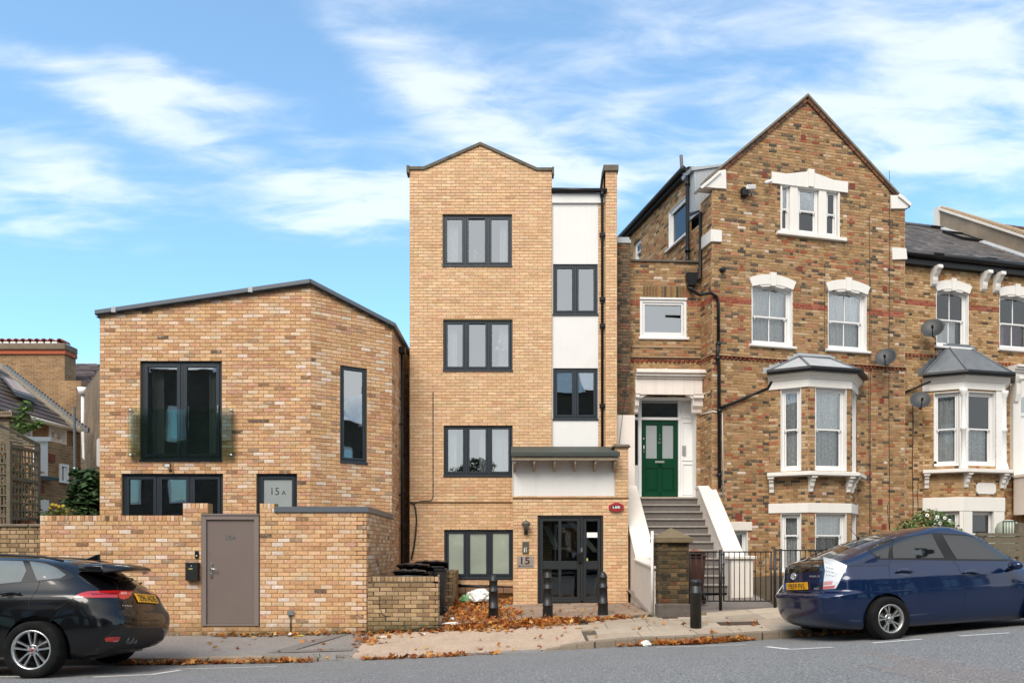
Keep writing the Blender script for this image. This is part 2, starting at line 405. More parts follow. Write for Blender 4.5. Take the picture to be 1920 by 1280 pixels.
def brick_geo(hu, hz, pr, ch=.0035):
    c = min(ch, hu * .3, hz * .3)
    v = [(-hu, -pr, -hz), (hu, -pr, -hz), (hu, -pr, hz), (-hu, -pr, hz)]
    return c
UNIT = []
def unit_bricks():
    for i in range(6):
        r = random.Random(50 + i); mb = MB(); hu, hz, c = .1075, .0325, .004
        j = lambda a: a + r.uniform(-.0016, .0016)
        fr = [(j(-hu + c), -.012, j(-hz + c)), (j(hu - c), -.012, j(-hz + c)), (j(hu - c), -.012, j(hz - c)), (j(-hu + c), -.012, j(hz - c))]
        md = [(-hu, -.008, -hz), (hu, -.008, -hz), (hu, -.008, hz), (-hu, -.008, hz)]
        bk = [(-hu, .004, -hz), (hu, .004, -hz), (hu, .004, hz), (-hu, .004, hz)]
        mb.add(fr + md + bk, [(0, 1, 2, 3), (4, 5, 1, 0), (5, 6, 2, 1), (6, 7, 3, 2), (7, 4, 0, 3), (8, 9, 5, 4), (9, 10, 6, 5), (10, 11, 7, 6), (11, 8, 4, 7)])
        UNIT.append(mb)
unit_bricks()
def finish_bricks(th, m, nmax=300, name='brick', stuff='brickwork'):
    """the nmax bricks that show largest become parts, the rest one joined part"""
    def area(b):
        pl, u, z, hu, hz, pr, c = b; p = pl.w(u, z); 
        view = Vector((p.x, p.y)).normalized(); return hu * hz * abs(view.dot(pl.n)) / (p.y ** 2)
    B = sorted(th.bricks, key=area, reverse=True)
    big, rest = B[:nmax], B[nmax:]
    ms = []
    for mb in UNIT:
        me = mb.mesh('brick'); me.materials.append(m); ms.append(me)
    r = random.Random(9)
    for pl, u, z, hu, hz, pr, c in big:
        o = bpy.data.objects.new(name, r.choice(ms)); COL.objects.link(o); o.parent = th.o
        o.location = th.Mi @ pl.w(u, z, pr - .012 + r.uniform(0, .001)); o.rotation_euler = (0, 0, math.atan2(pl.d.y, pl.d.x) - th.o.rotation_euler.z)
        o.scale = (hu / .1075, 1, hz / .0325); o.color = (*c, 1)
    if rest:
        mb = MB()
        for pl, u, z, hu, hz, pr, c in rest:
            k = .0035; q = lambda: r.uniform(-.0012, .0012)
            w = pl.w
            fr = [w(u - hu + k + q(), z - hz + k + q(), pr), w(u + hu - k + q(), z - hz + k + q(), pr), w(u + hu - k + q(), z + hz - k + q(), pr), w(u - hu + k + q(), z + hz - k + q(), pr)]
            md = [w(u - hu, z - hz, pr - .004), w(u + hu, z - hz, pr - .004), w(u + hu, z + hz, pr - .004), w(u - hu, z + hz, pr - .004)]
            bk = [w(u - hu, z - hz, -.004), w(u + hu, z - hz, -.004), w(u + hu, z + hz, -.004), w(u - hu, z + hz, -.004)]
            mb.add(fr + md + bk, [(0, 1, 2, 3), (4, 5, 1, 0), (5, 6, 2, 1), (6, 7, 3, 2), (7, 4, 0, 3), (8, 9, 5, 4), (9, 10, 6, 5), (10, 11, 7, 6), (11, 8, 4, 7)], col=c)
        th.add(stuff, mb, m, kind='stuff')

FONT = bpy.data.fonts.load('<builtin>') if False else None
def text_mesh(txt, h, w=None, depth=.002, bold=0.0):
    cu = bpy.data.curves.new('t', 'FONT'); cu.body = txt; cu.size = 1; cu.extrude = 0; cu.offset = bold; cu.fill_mode = 'FRONT'
    o = bpy.data.objects.new('t', cu); COL.objects.link(o); dg = bpy.context.evaluated_depsgraph_get(); dg.update()
    me = bpy.data.meshes.new_from_object(o.evaluated_get(dg)); bpy.data.objects.remove(o); bpy.data.curves.remove(cu)
    P = np.array([v.co[:] for v in me.vertices]); fs = [tuple(p.vertices) for p in me.polygons]
    lo, hi = P.min(0), P.max(0); sy = h / (hi[1] - lo[1]); sx = sy if w is None else w / (hi[0] - lo[0])
    Q = [((p[0] - lo[0] - (hi[0] - lo[0]) / 2) * sx, (p[1] - lo[1] - (hi[1] - lo[1]) / 2) * sy) for p in P]
    bpy.data.meshes.remove(me); return Q, fs
def text_on(th, name, txt, pl, u, z, d, h, m, w=None, bold=0.0, parent=None):
    Q, fs = text_mesh(txt, h, w, bold=bold); mb = MB(); mb.add([pl.w(u + x, z + y, d) for x, y in Q], fs)
    mb.add([pl.w(u + x, z + y, d - .0015) for x, y in Q], [f[::-1] for f in fs])
    return th.add(name, mb, m, parent=parent)

def curtain(th, pl, u0, u1, z0, z1, d, m, parent=None, folds=.09, amp=.02, name='curtain', gather=None, seed=0, z1f=None):
    """wavy hanging cloth; gather=(side, amount) draws it towards one side at the bottom; z1f gives the top edge"""
    r = random.Random(seed); n = max(8, int(abs(u1 - u0) / .014)); rows = 10; mb = MB(); vs = []
    ph = [r.uniform(0, 6.28) for _ in range(4)]
    for j in range(rows + 1):
        t = j / rows
        for i in range(n + 1):
            s = i / n; u = u0 + (u1 - u0) * s; zt = z1f(u) if z1f else z1; z = z0 + (zt - z0) * t
            if gather: 
                g = gather[1] * math.sin((1 - t) * 1.5); u = gather[0] + (u - gather[0]) * (1 - g)
            w = math.sin(u / folds * 6.283 + ph[0] + .6 * math.sin(3 * t + ph[1])) + .5 * math.sin(u / folds * 2.7 + ph[2] + t)
            vs.append(pl.w(u, z, d + amp * w))
    fs = [(j * (n + 1) + i, j * (n + 1) + i + 1, (j + 1) * (n + 1) + i + 1, (j + 1) * (n + 1) + i) for j in range(rows) for i in range(n)]
    mb.add(vs, fs, smooth=True); return th.add(name, mb, m, parent=parent)

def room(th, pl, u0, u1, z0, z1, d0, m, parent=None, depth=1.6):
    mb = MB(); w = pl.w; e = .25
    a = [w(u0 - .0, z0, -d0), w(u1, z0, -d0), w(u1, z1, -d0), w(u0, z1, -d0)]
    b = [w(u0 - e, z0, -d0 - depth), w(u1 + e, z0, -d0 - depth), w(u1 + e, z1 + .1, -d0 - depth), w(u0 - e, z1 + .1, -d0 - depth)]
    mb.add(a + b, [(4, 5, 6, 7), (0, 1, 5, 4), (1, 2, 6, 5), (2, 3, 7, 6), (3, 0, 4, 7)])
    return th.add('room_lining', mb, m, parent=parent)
# ------------------------------------------------------------------ shared materials
ANTH = mat('anthracite frame', C('29323a', .85), .38, var=.05, spec=.5)
ANTH2 = mat('dark door frame', C('25282b'), .4, var=.06)
WHITEP = mat('white paint', (.74, .73, .71), .45, var=.03, stain=.10, stcol=(.5, .47, .42), stscale=3)
CREAM = mat('cream masonry paint', (.70, .64, .57), .6, var=.05, scale=2, bump=.0015, bscale=30, stain=.25, stcol=(.42, .35, .27), stscale=1.6, streak=.2)
RENDER = mat('white render', (.72, .71, .685), .8, var=.03, scale=1.5, bump=.002, bscale=90, stain=.2, stcol=(.42, .38, .33), stscale=.9, streak=.10)
PRENDER = mat('pale pink render', (.76, .68, .61), .75, var=.05, scale=2, bump=.002, bscale=70, stain=.4, stcol=(.42, .36, .31), stscale=1.1, streak=.3)
BLACKP = mat('black plastic pipe', (.009, .009, .010), .4, var=.1, spec=.3)
BLACKM = mat('black painted metal', (.012, .0125, .014), .45, var=.15, stain=.25, stcol=(.09, .085, .075), stscale=9)
MORT_A = mat('buff mortar', C('a98a5e', .78), .95, var=.15, scale=30, bump=.002)
MORT_N = mat('pink buff mortar', C('b8976c', .85), .95, var=.15, scale=30, bump=.002)
MORT_V = mat('pale lime mortar', C('b49c7e', .82), .95, var=.22, scale=14, bump=.002, stain=.25, stcol=(.12, .10, .07), stscale=1.4)
MORT_D = mat('dark old mortar', C('6b5c48', .7), .95, var=.2, scale=20, bump=.002)
STONE = mat('weathered coping stone', C('857a68', .8), .9, var=.2, scale=9, bump=.003, stain=.6, stcol=(.06, .055, .04), stscale=4)
COPN = mat('dark stained coping', C('6d6558', .8), .9, var=.25, scale=8, bump=.003, stain=.8, stcol=(.05, .045, .03), stscale=3)
LEAD = mat('grey lead sheet', C('b4b8bb', .85), .5, var=.12, scale=4, stain=.4, stcol=(.25, .25, .25), stscale=2)
LEADD = mat('dark slate grey lead', C('70757a', .8), .55, var=.2, scale=5, stain=.5, stcol=(.07, .075, .08), stscale=3)
GLASS = glass_mat('window glass', (.80, .83, .83), .31)
GLASSD = glass_mat('dark window glass', (.5, .54, .52), .34)
GLASSL = glass_mat('sash glass', (.95, .96, .96), .05)
BALG = glass_mat('balustrade glass', (.86, .94, .90), .02)
FROST = mat('frosted glass', C('a9b0b0', .75), .35, var=.05, scale=2)
FROSTG = mat('frosted greenish film', C('a9b5a8', .75), .3, var=.18, scale=1.3, stain=.3, stcol=(.7, .72, .66), stscale=1.5)
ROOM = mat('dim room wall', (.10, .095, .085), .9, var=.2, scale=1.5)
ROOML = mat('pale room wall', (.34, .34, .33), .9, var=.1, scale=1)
CURT = mat('white curtain', (.86, .86, .84), .9, var=.05, scale=3)
LACE = lace_mat('lace net curtain', scale=34, thr=.45, soft=.3, minop=.62)
LACE2 = lace_mat('floral lace curtain', scale=22, thr=.42, soft=.28, minop=.5)
BLIND = mat('grey blind', (.30, .31, .32), .8)
SILVER = mat('silver metal', (.6, .6, .6), .3, metal=1, var=.05)
CABLE = mat('black cable', (.02, .02, .022), .6)
WPIPE = mat('white plastic', (.75, .74, .72), .4)

PAL_A = [(C('ddb486', .80), 9), (C('d6ab7c', .78), 8), (C('dfbe98', .80), 7), (C('cfa07a', .78), 5), (C('e2cbb0', .82), 4), (C('e6d8c8', .84), 1.2), (C('c4966c', .78), 3), (C('9c7858', .7), .6), (C('b0947a', .72), 1), (C('d2a086', .76), 2), (C('6a5b50', .6), .25)]
PAL_N = [(C('e2be94', .82), 10), (C('ddb68c', .82), 8), (C('e6c8a2', .83), 5), (C('d8ae84', .80), 4), (C('e0b694', .80), 3), (C('d39e78', .78), .6)]
PAL_V = [(C('bc9c70', .78), 11), (C('b08e62', .76), 10), (C('c8a97c', .78), 7), (C('a08460', .72), 5), (C('c99470', .74), 3.4), (C('bd7450', .70), 1.8), (C('655c4f', .62), 2.2), (C('776a57', .66), 2.4), (C('d2ba98', .80), 3.5), (C('e2d8ca', .86), .3), (C('ad6248', .66), .8)]
PAL_R = [(C('b25a42', .66), 8), (C('a84f38', .62), 6), (C('bd6b50', .68), 4), (C('7e4a3a', .6), 1)]
PAL_N2 = [(C('c8a678', .80), 10), (C('bc996c', .76), 8), (C('d0b188', .80), 6), (C('a17b4e', .70), 4), (C('b9744d', .68), 1.5), (C('5d5244', .62), 1.3), (C('d9c09a', .8), 2)]
PAL_D = [(C('7a6650', .66), 6), (C('6a5947', .62), 6), (C('8d7556', .68), 4), (C('54493c', .58), 4), (C('9b6b4b', .62), 1.5)]
PAL_P = [(C('6e5c40', .6), 6), (C('584a35', .55), 6), (C('8a6f4a', .62), 3), (C('473f33', .5), 4), (C('7b4f38', .55), 1.5)]
PAL_L = [(C('bda27c', .80), 6), (C('b09570', .78), 6), (C('cbb08a', .80), 4), (C('9c8262', .74), 2)]
def warm(P, f=(1.07, 1.0, .95)): return [(tuple(min(.9, c[i] * f[i]) for i in range(3)), w) for c, w in P]
def squeeze(P, k):
    m = [sum(c[i] * w for c, w in P) / sum(w for c, w in P) for i in range(3)]; return [(tuple(m[i] + (c[i] - m[i]) * k for i in range(3)), w) for c, w in P]
PAL_A = squeeze(warm(PAL_A, (1.06, 1.01, 1.01)), .9); PAL_N = squeeze(warm(PAL_N, (1.05, 1.04, 1.06)), .65); PAL_V = warm(PAL_V, (.90, .82, .78)); PAL_N2 = warm(PAL_N2, (.93, .87, .82)); PAL_L = warm(PAL_L, (.97, .93, .92))
BR_A = brick_mat('tumbled buff brick', patch=C('f0ddc6', .88), pa_=.7, dark=.5, grime=.06, low=.0, green=1.3)
BR_N = brick_mat('smooth buff brick', patch=C('e8c89a', .85), pa_=.2, dark=.10, bump=.0015, grime=.12, gcol=(.16, .10, .05))
BR_V = brick_mat('london stock brick', patch=C('cdb594', .8), pa_=.4, dark=.35, grime=.22, gcol=(.11, .085, .055))
BR_D = brick_mat('sooty stock brick', patch=C('b59c7a', .7), pa_=.3, dark=.5, grime=.5, gcol=(.05, .045, .035))
BR_L = brick_mat('worn garden wall brick', patch=C('c9b596', .75), pa_=.4, dark=.3, grime=.3, gcol=(.12, .10, .06), low=.08, green=1.8)

# ------------------------------------------------------------------ ground
def lerp(a, b, t): return a + (b - a) * t
def interp(P, x):
    if x <= P[0][0]: return P[0][1]
    for (x0, y0), (x1, y1) in zip(P, P[1:]):
        if x <= x1: return y0 + (y1 - y0) * (x - x0) / (x1 - x0)
    return P[-1][1]
GP = [(-60, -1.2), (-20, -.5), (-8, -.27), (-5.5, -.245), (-3.1, -.20), (-1.2, -.12), (.34, -.045), (2.06, .06), (4.7, .15), (9, .42), (20, 1.1), (60, 3)]
def gz(X): return interp(GP, X)
def yk(X): return 12.0 + .17 * max(0, X - 3) ** 1.0
def road_z(X, Y):
    d = yk(X) - Y; return gz(X) + (.07 * d if d < 3 else .21 + .02 * (1 - math.exp(-(d - 3) / 1)))
KUP = [(-4.0, .10), (-2.6, .02), (.5, .02), (1.1, .10), (2, .125), (20, .125)]
def kz(X): return gz(X) + interp(KUP, X)
BP = [(-20, -.2), (-9, 0), (-4.5, .02), (-2.66, .08), (-2.2, .105), (.25, .235), (2.7, .36), (3.5, .39), (5, .47), (9, .75), (20, 1.5)]
def yb(X): return 13.8 if X < -2.66 else (13.95 if X < 3.2 else 14.2 + .2 * (X - 3.4))
def pav_z(X, Y):
    t = (Y - yk(X) - .13) / (yb(X) - yk(X) - .13); return lerp(kz(X), interp(BP, X), max(0, min(1.15, t)))
def sheet(x0, x1, nx, y0f, y1f, ny, zf):
    mb = MB(); vs = []
    for i in range(nx + 1):
        X = lerp(x0, x1, i / nx)
        for j in range(ny + 1):
            Y = lerp(y0f(X), y1f(X), j / ny); vs.append((X, Y, zf(X, Y)))
    mb.add(vs, [(i * (ny + 1) + j, (i + 1) * (ny + 1) + j, (i + 1) * (ny + 1) + j + 1, i * (ny + 1) + j + 1) for i in range(nx) for j in range(ny)], smooth=True); return mb

ASPH = mat('asphalt', C('8f8f8e', .66), .88, var=.10, scale=1.6, bump=.006, bscale=120, speck=1.0, stain=.35, stcol=(.10, .095, .095), stscale=.8, spk=48)
TARM = mat('old pavement tarmac', C('918a84', .72), .92, var=.12, scale=2, bump=.004, bscale=100, speck=.6, spk=60, stain=.45, stcol=(.13, .12, .11), stscale=1.6)
CONC = mat('pinkish crossover concrete', C('c3ab94', .74), .92, var=.12, scale=3, bump=.003, bscale=90, speck=.6, spk=60, stain=.6, stcol=(.20, .16, .13), stscale=2.2)
FLAG = mat('york stone flag', C('b6a591', .74), .9, var=.12, scale=5, bump=.003, bscale=60, attr=True, speck=.2, stain=.35, stcol=(.14, .12, .09), stscale=2.2)
# flag colours multiply the attribute, so give the slabs light tints
KERB = mat('granite kerb', C('9a8b78', .72), .85, var=.15, scale=8, bump=.004, bscale=70, attr=True, speck=.6, stain=.5, stcol=(.08, .07, .05), stscale=3)
PAVM = mat('concrete paving slab', C('a58d78', .72), .92, var=.14, scale=6, bump=.003, bscale=80, attr=True, speck=.3, stain=.45, stcol=(.10, .085, .06), stscale=2.5)
for m in (FLAG, KERB, PAVM):     # tint x attribute
    t = m.node_tree; b = t.nodes['Principled BSDF']
for m, base in ((FLAG, C('b6a591', .78)), (KERB, C('9a8b78', .72)), (PAVM, C('a58d78', .72))):
    m['base'] = base
SOIL = mat('soil', C('6a5840', .5), .95, var=.3, scale=5, bump=.01)

gb = MB(); gb.add([(-400, -200, -1.5), (400, -200, -1.5), (400, 600, -1.5), (-400, 600, -1.5)], [(0, 1, 2, 3)])
single('ground', gb, SOIL, kind='structure')
rb = sheet(-60, 60, 160, lambda X: -3.0, lambda X: yk(X) + .05, 40, road_z)
single('road', rb, ASPH, kind='structure')
ob = sheet(-60, 60, 40, lambda X: -6.2, lambda X: -3.0, 2, lambda X, Y: road_z(X, 0) + .1)
single('far_pavement', ob, TARM, kind='structure')
# pavement in three surfaces
single('pavement', sheet(-30, -2.62, 60, lambda X: yk(X) + .10, lambda X: 14.1, 8, pav_z), TARM, kind='structure')
single('vehicle_crossover', sheet(-2.62, 1.2, 30, lambda X: yk(X) + .04, lambda X: yb(X) + .05, 8, pav_z), CONC, kind='structure')
single('stone_pavement', sheet(1.2, 30, 60, lambda X: yk(X) + .10, lambda X: yb(X) + .3, 6, lambda X, Y: pav_z(X, Y) - .03), mat('sandy joint', C('6c6252', .6), .95), kind='structure')
# trench patch in the tarmac
pm = MB(); q = [(-4.05, 12.35), (-3.75, 12.35), (-2.95, 13.75), (-3.2, 13.75)]
pm.add([(x, y, pav_z(x, y) + .004) for x, y in q], [(0, 1, 2, 3)]); q = [(-4.0, 12.3), (-2.7, 12.55), (-2.7, 12.7), (-3.9, 12.5)]
pm.add([(x, y, pav_z(x, y) + .006) for x, y in q], [(0, 1, 2, 3)])
single('pavement_patch', pm, mat('newer tarmac', C('857e78', .68), .9, var=.1, speck=.3, bump=.003), kind='structure')

# kerb: each stone a part
kerb = bpy.data.objects.new('kerb', None); COL.objects.link(kerb); kerb['kind'] = 'structure'
def part_of(parent, name, mb, m, color=(1, 1, 1), bevel=0):
    P = np.array(mb.v); loc = Vector(P.mean(0)); o = bpy.data.objects.new(name, mb.mesh(name, Matrix.Translation(-loc))); COL.objects.link(o)
    o.parent = parent; o.location = loc; o.data.materials.append(m); o.color = (*color, 1)
    if bevel: b = o.modifiers.new('bevel', 'BEVEL'); b.width = bevel; b.segments = 2
    return o
X = -14.0; r = random.Random(4)
while X < 14:
    L = .9 + r.uniform(-.05, .1); x1 = X + L - .02; up = interp(KUP, X + L / 2)
    mb = MB(); n = 3
    for i in range(n):
        a, b = lerp(X, x1, i / n), lerp(X, x1, (i + 1) / n); j = r.uniform(-.004, .004)
        w_ = .15 if up > .05 else .30
        mb.hexa([(a, yk(a) - .0, gz(a) - .1), (b, yk(b), gz(b) - .1), (b, yk(b) + w_, gz(b) - .1), (a, yk(a) + w_, gz(a) - .1),
                 (a, yk(a) + .012, kz(a) + .004 + j), (b, yk(b) + .012, kz(b) + .004 + j), (b, yk(b) + w_, kz(b) + .008 + j), (a, yk(a) + w_, kz(a) + .008 + j)])
    tone = r.uniform(.75, 1.15); base = C('9a8b78', .72); part_of(kerb, 'kerbstone', mb, KERB, [tone * q for q in (base if up > .05 else C('8d8a86', .7))], bevel=.014)
    X += L
# gutter setts on the crossover
X = -2.7
while X < .7:
    L = r.uniform(.26, .42); mb = MB(); a, b = X, X + L - .015; z = lambda x: gz(x) + .012 + r.uniform(0, .004)
    mb.hexa([(a, yk(a) - .17, gz(a) - .1), (b, yk(b) - .17, gz(b) - .1), (b, yk(b) - .015, gz(b) - .1), (a, yk(a) - .015, gz(a) - .1),
             (a, yk(a) - .17, z(a)), (b, yk(b) - .17, z(b)), (b, yk(b) - .015, z(b)), (a, yk(a) - .015, z(a))])
    part_of(kerb, 'granite_sett', mb, KERB, C('8b8a88', .7 * r.uniform(.8, 1.2))); X += L
# flagstones
flags = bpy.data.objects.new('flagstone_paving', None); COL.objects.link(flags); flags['kind'] = 'structure'
nr = 4
for row in range(nr):
    X = 1.0 + r.uniform(0, .3) + (.25 if row % 2 else 0)
    while X < 12:
        L = r.uniform(.55, .95); a, b = X, X + L - .012; mb = MB(); h = r.uniform(-.004, .005); vs = []
        def yy(x, t): return lerp(yk(x) + .155, yb(x) + .02, t)
        t0, t1 = row / nr, (row + 1) / nr - .006
        c = [(a, yy(a, t0)), (b, yy(b, t0)), (b, yy(b, t1)), (a, yy(a, t1))]
        mb.hexa([(x, y, pav_z(x, y) - .05) for x, y in c] + [(x, y, pav_z(x, y) + h) for x, y in c])
        part_of(flags, 'paving_slab', mb, FLAG, C(r.choice(('b9a892','b3a18c','bfae98','b5a08a')), .78 * r.uniform(.88, 1.1)), bevel=.003); X += L
# manhole covers in the flags
for (x, y, w_, d_, lb) in ((3.95, 13.05, .34, .14, 'wide rusty inspection cover set flush in the stone flags'), (2.9, 13.7, .14, .06, 'tiny square iron cover at the foot of the gate pier')):
    mh = MB()
    c = [(x - w_, y - d_), (x + w_, y - d_), (x + w_, y + d_), (x - w_, y + d_)]
    mh.hexa([(a, b, pav_z(a, b) - .02) for a, b in c] + [(a, b, pav_z(a, b) + .009) for a, b in c])
    single('manhole_cover', mh, mat('rusty iron', C('5b4a3d', .6), .7, var=.3, scale=30), lb, 'manhole cover')
# forecourt of the flats
def fz(X, Y):
    t = max(0, min(1.4, (Y - 13.95) / 3.02)); return lerp(interp(BP, X) + .035, .366 + .012 * X, t)
fc = sheet(-1.36, 2.75, 16, lambda X: 14.0, lambda X: 18.6, 10, lambda X, Y: fz(X, Y) - .02)
single('forecourt', fc, mat('mossy joint', C('4c4632', .5), .95), kind='structure')
fp = bpy.data.objects.new('forecourt_paving', None); COL.objects.link(fp); fp['kind'] = 'structure'
for j in range(10):
    X = -1.36 + (.2 if j % 2 else 0)
    while X < 2.74:
        y0 = 14.06 + j * .45; a, b = X, min(X + .44, 2.75); mb = MB(); c = [(a, y0), (b, y0), (b, y0 + .438), (a, y0 + .438)]; h = r.uniform(-.003, .004)
        if b - a > .1:
            mb.hexa([(x, y, fz(x, y) - .04) for x, y in c] + [(x, y, fz(x, y) + h) for x, y in c]); part_of(fp, 'paver', mb, PAVM, C('a8907a', .72 * r.uniform(.82, 1.12)))
        X += .45
# edging kerb of the forecourt
X = -2.66
while X < 2.75:
    mb = MB(); a, b = X, X + .89; c = [(a, 13.93), (b, 13.93), (b, 14.05), (a, 14.05)]
    mb.hexa([(x, y, interp(BP, x) - .1) for x, y in c] + [(x, y, interp(BP, x) + (.04 if x > -1.5 else .02)) for x, y in c]); part_of(fp, 'edging_stone', mb, KERB, C('8f8270', .6 * r.uniform(.8, 1.05)), bevel=.006); X += .9
# bin store floor, garden path and front garden
single('bin_yard', sheet(-2.7, -1.36, 4, lambda X: 13.9, lambda X: 18.4, 6, lambda X, Y: .12 + (Y - 13.9) * .05), CONC, kind='structure')
def gdz(X, Y): return interp(BP, X) + (Y - yb(X)) * .12 - .015
single('garden_path', sheet(2.6, 5.2, 10, lambda X: 14.0, lambda X: 19.5, 8, lambda X, Y: min(gdz(X, Y), .70)), mat('path asphalt', C('8c8078', .7), .92, var=.12, speck=.3, stain=.4, stcol=(.12, .11, .09)), kind='structure')
single('front_garden', sheet(5.2, 24, 20, lambda X: yb(X) + .1, lambda X: 22.5, 6, lambda X, Y: min(gdz(X, Y), .85 + .06 * (X - 5))), SOIL, kind='structure')

# painted lines on the road: strips through points read on the ground
def groundhit(px, py, zf):
    k = (px - CX) / F; m = (py - HY) / F; Y = 10.0
    for _ in range(30): Y = (CZ - zf(k * Y, Y)) / m
    return k * Y, Y
LINE = mat('road marking paint', (.72, .71, .68), .8, var=.1, scale=20, stain=.55, stcol=(.2, .2, .2), stscale=9)
def marking(pts, wd=.09):
    P = [Vector(groundhit(x, y, road_z)) for x, y in pts]; mb = MB(); Q = []
    for a, b in zip(P, P[1:]):
        n = max(1, int((b - a).length / .25))
        for i in range(n): Q.append(a.lerp(b, i / n))
    Q.append(P[-1]); vs = []
    for i, p in enumerate(Q):
        d = (Q[min(i + 1, len(Q) - 1)] - Q[max(0, i - 1)]).normalized(); nn = Vector((-d.y, d.x)) * wd / 2
        for s in (-1, 1): x, y = p + nn * s; vs.append((x, y, road_z(x, y) + .005))
    mb.add(vs, [(2 * i, 2 * i + 2, 2 * i + 3, 2 * i + 1) for i in range(len(Q) - 1)]); return single('road_marking', mb, LINE, kind='structure')
rp_ = MB(); Q = [groundhit(x, y, road_z) for x, y in ((1490, 1226), (1640, 1222), (1800, 1243), (1990, 1275), (1990, 1330), (1800, 1292), (1620, 1248))]; Pm = Vector((sum(q[0] for q in Q) / 7, sum(q[1] for q in Q) / 7))
rp_.add([(q[0], q[1], road_z(*q) + .003) for q in Q] + [(Pm.x, Pm.y, road_z(*Pm) + .003)], [(i, (i + 1) % 7, 7) for i in range(7)]); single('road_patch', rp_, mat('reddish older asphalt', C('928b88', .66), .9, var=.1, speck=.9, spk=48, bump=.005, stain=.3, stcol=(.12, .1, .1)), kind='structure')
marking([(-60, 1269), (52, 1268)]); marking([(175, 1269), (285, 1264), (338, 1256)]); marking([(320, 1254.5), (520, 1249)], .05)
marking([(1437, 1212), (1482, 1217)]); marking([(1482, 1217), (1562, 1213)]); marking([(1636, 1205), (1728, 1198)]); marking([(1798, 1192), (1893, 1186)]); marking([(1230, 1213), (1400, 1208)], .05)
# ------------------------------------------------------------------ window builders
def frame_rect(mb, pl, u0, u1, z0, z1, t, d0, d1, tb=None, **k):
    tb = tb or t
    mb.pb(pl, u0, u0 + t, z0, z1, d0, d1, **k); mb.pb(pl, u1 - t, u1, z0, z1, d0, d1, **k)
    mb.pb(pl, u0 + t, u1 - t, z0, z0 + tb, d0, d1, **k); mb.pb(pl, u0 + t, u1 - t, z1 - t, z1, d0, d1, **k)
def pane(th, pl, u0, u1, z0, z1, d, m, parent):
    mb = MB(); mb.add([pl.w(u0, z0, d), pl.w(u1, z0, d), pl.w(u1, z1, d), pl.w(u0, z1, d)], [(0, 1, 2, 3)])
    return th.add('pane', mb, m, parent=parent)
def modern(th, pl, u0, u1, z0, z1, cuts, back=.07, fr=.055, sash=.05, m=None, glass=None, sill=True, vent=None, curt=None, roomm=None, name='window', inner=None, trim=True):
    """flush casement: outer frame, one sash per light, pane in each; cuts = fractions of width"""
    m = m or ANTH; glass = glass or GLASS; mb = MB(); e = .003
    frame_rect(mb, pl, u0 - e, u1 + e, z0, z1 + e, fr, -back - .07, -back)
    cs = [u0 + fr] + [u0 + (u1 - u0) * c for c in cuts] + [u1 - fr]
    for c in cs[1:-1]: mb.pb(pl, c - .028, c + .028, z0 + fr, z1 - fr, -back - .07, -back)
    win = th.add(name, mb, m, bevel=.003); sb = MB()
    for i in range(len(cs) - 1):
        a = cs[i] + (.028 if i else 0); b = cs[i + 1] - (.028 if i < len(cs) - 2 else 0)
        frame_rect(sb, pl, a + .004, b - .004, z0 + fr + .004, z1 - fr - .004, sash, -back - .05, -back + .012)
        if vent == i: sb.pb(pl, a + .05, b - .05, z1 - fr - .045, z1 - fr - .02, -back + .01, -back + .03)
        pane(th, pl, a + sash, b - sash, z0 + fr + sash, z1 - fr - sash, -back - .02, glass, win)
        gb = MB(); frame_rect(gb, pl, a + sash, b - sash, z0 + fr + sash, z1 - fr - sash, .008, -back - .018, -back - .005); th.add('glazing_bead', gb, BLACKP, parent=win)
    th.add('sash', sb, m, parent=win, bevel=.004)
    if sill: s = MB(); s.pb(pl, u0 - .01, u1 + .01, z0 - .035, z0 + .012, -back, .03); th.add('sill', s, m, parent=win, bevel=.004)
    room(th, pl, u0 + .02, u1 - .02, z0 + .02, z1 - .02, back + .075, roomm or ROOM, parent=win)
    return win

# ================================================================== 15A house
PA = Pl((-9.2, 15.9), (-4.28, 15.9)); PC = Pl((-4.28, 15.9), (-2.718, 16.91)); PS = Pl((-2.718, 16.91), (-2.718, 20.2))
hA = Thing('brick_house', 'low modern buff brick house with folded roofline and glass balustrade window', 'house', (-6, 16, 0))
uL = PA.u(187); uR = PA.len; zL = PA.z(187, 592); zP = PA.z(583, 534)
zb0 = -.2
outA = [(uL, zb0), (uR, zb0), (uR, zP), (uL, zL)]
wA1 = PA.rect(263, 675, 416, 862); wA2 = list(PA.rect(228, 886, 418, 990)); wA3 = list(PA.rect(481, 886, 557, 1080))
wA2[2] = .35; wA3[2] = .35
holesA = [rp(*wA1), rp(*wA2), rp(*wA3)]
wall(hA, PA, outA, holesA, MORT_A, reveal=.12)
A0 = zb0 + .01
bricks(hA, PA, outA, holesA, PAL_A, bh=.0665, jo=.0108, z0=A0, seed=2)
zC1 = CZ + (HY - 614) / F * 16.91; outC = [(0, zb0), (PC.len, zb0), (PC.len, zC1), (0, zP)]
wC = PC.rect(638, 687, 688, 866); wall(hA, PC, outC, [rp(*wC)], MORT_A, reveal=.12)
bricks(hA, PC, outC, [rp(*wC)], PAL_A, bh=.0665, jo=.0108, z0=A0, seed=3)
zS1 = CZ + (HY - 672) / F * 19.9; outS = [(0, zb0), (PS.len, zb0), (PS.len, zS1), (0, zC1)]
wall(hA, PS, outS, [], MORT_A); bricks(hA, PS, outS, [], PAL_A, bh=.0665, jo=.0108, z0=A0, seed=4)
finish_bricks(hA, BR_A)
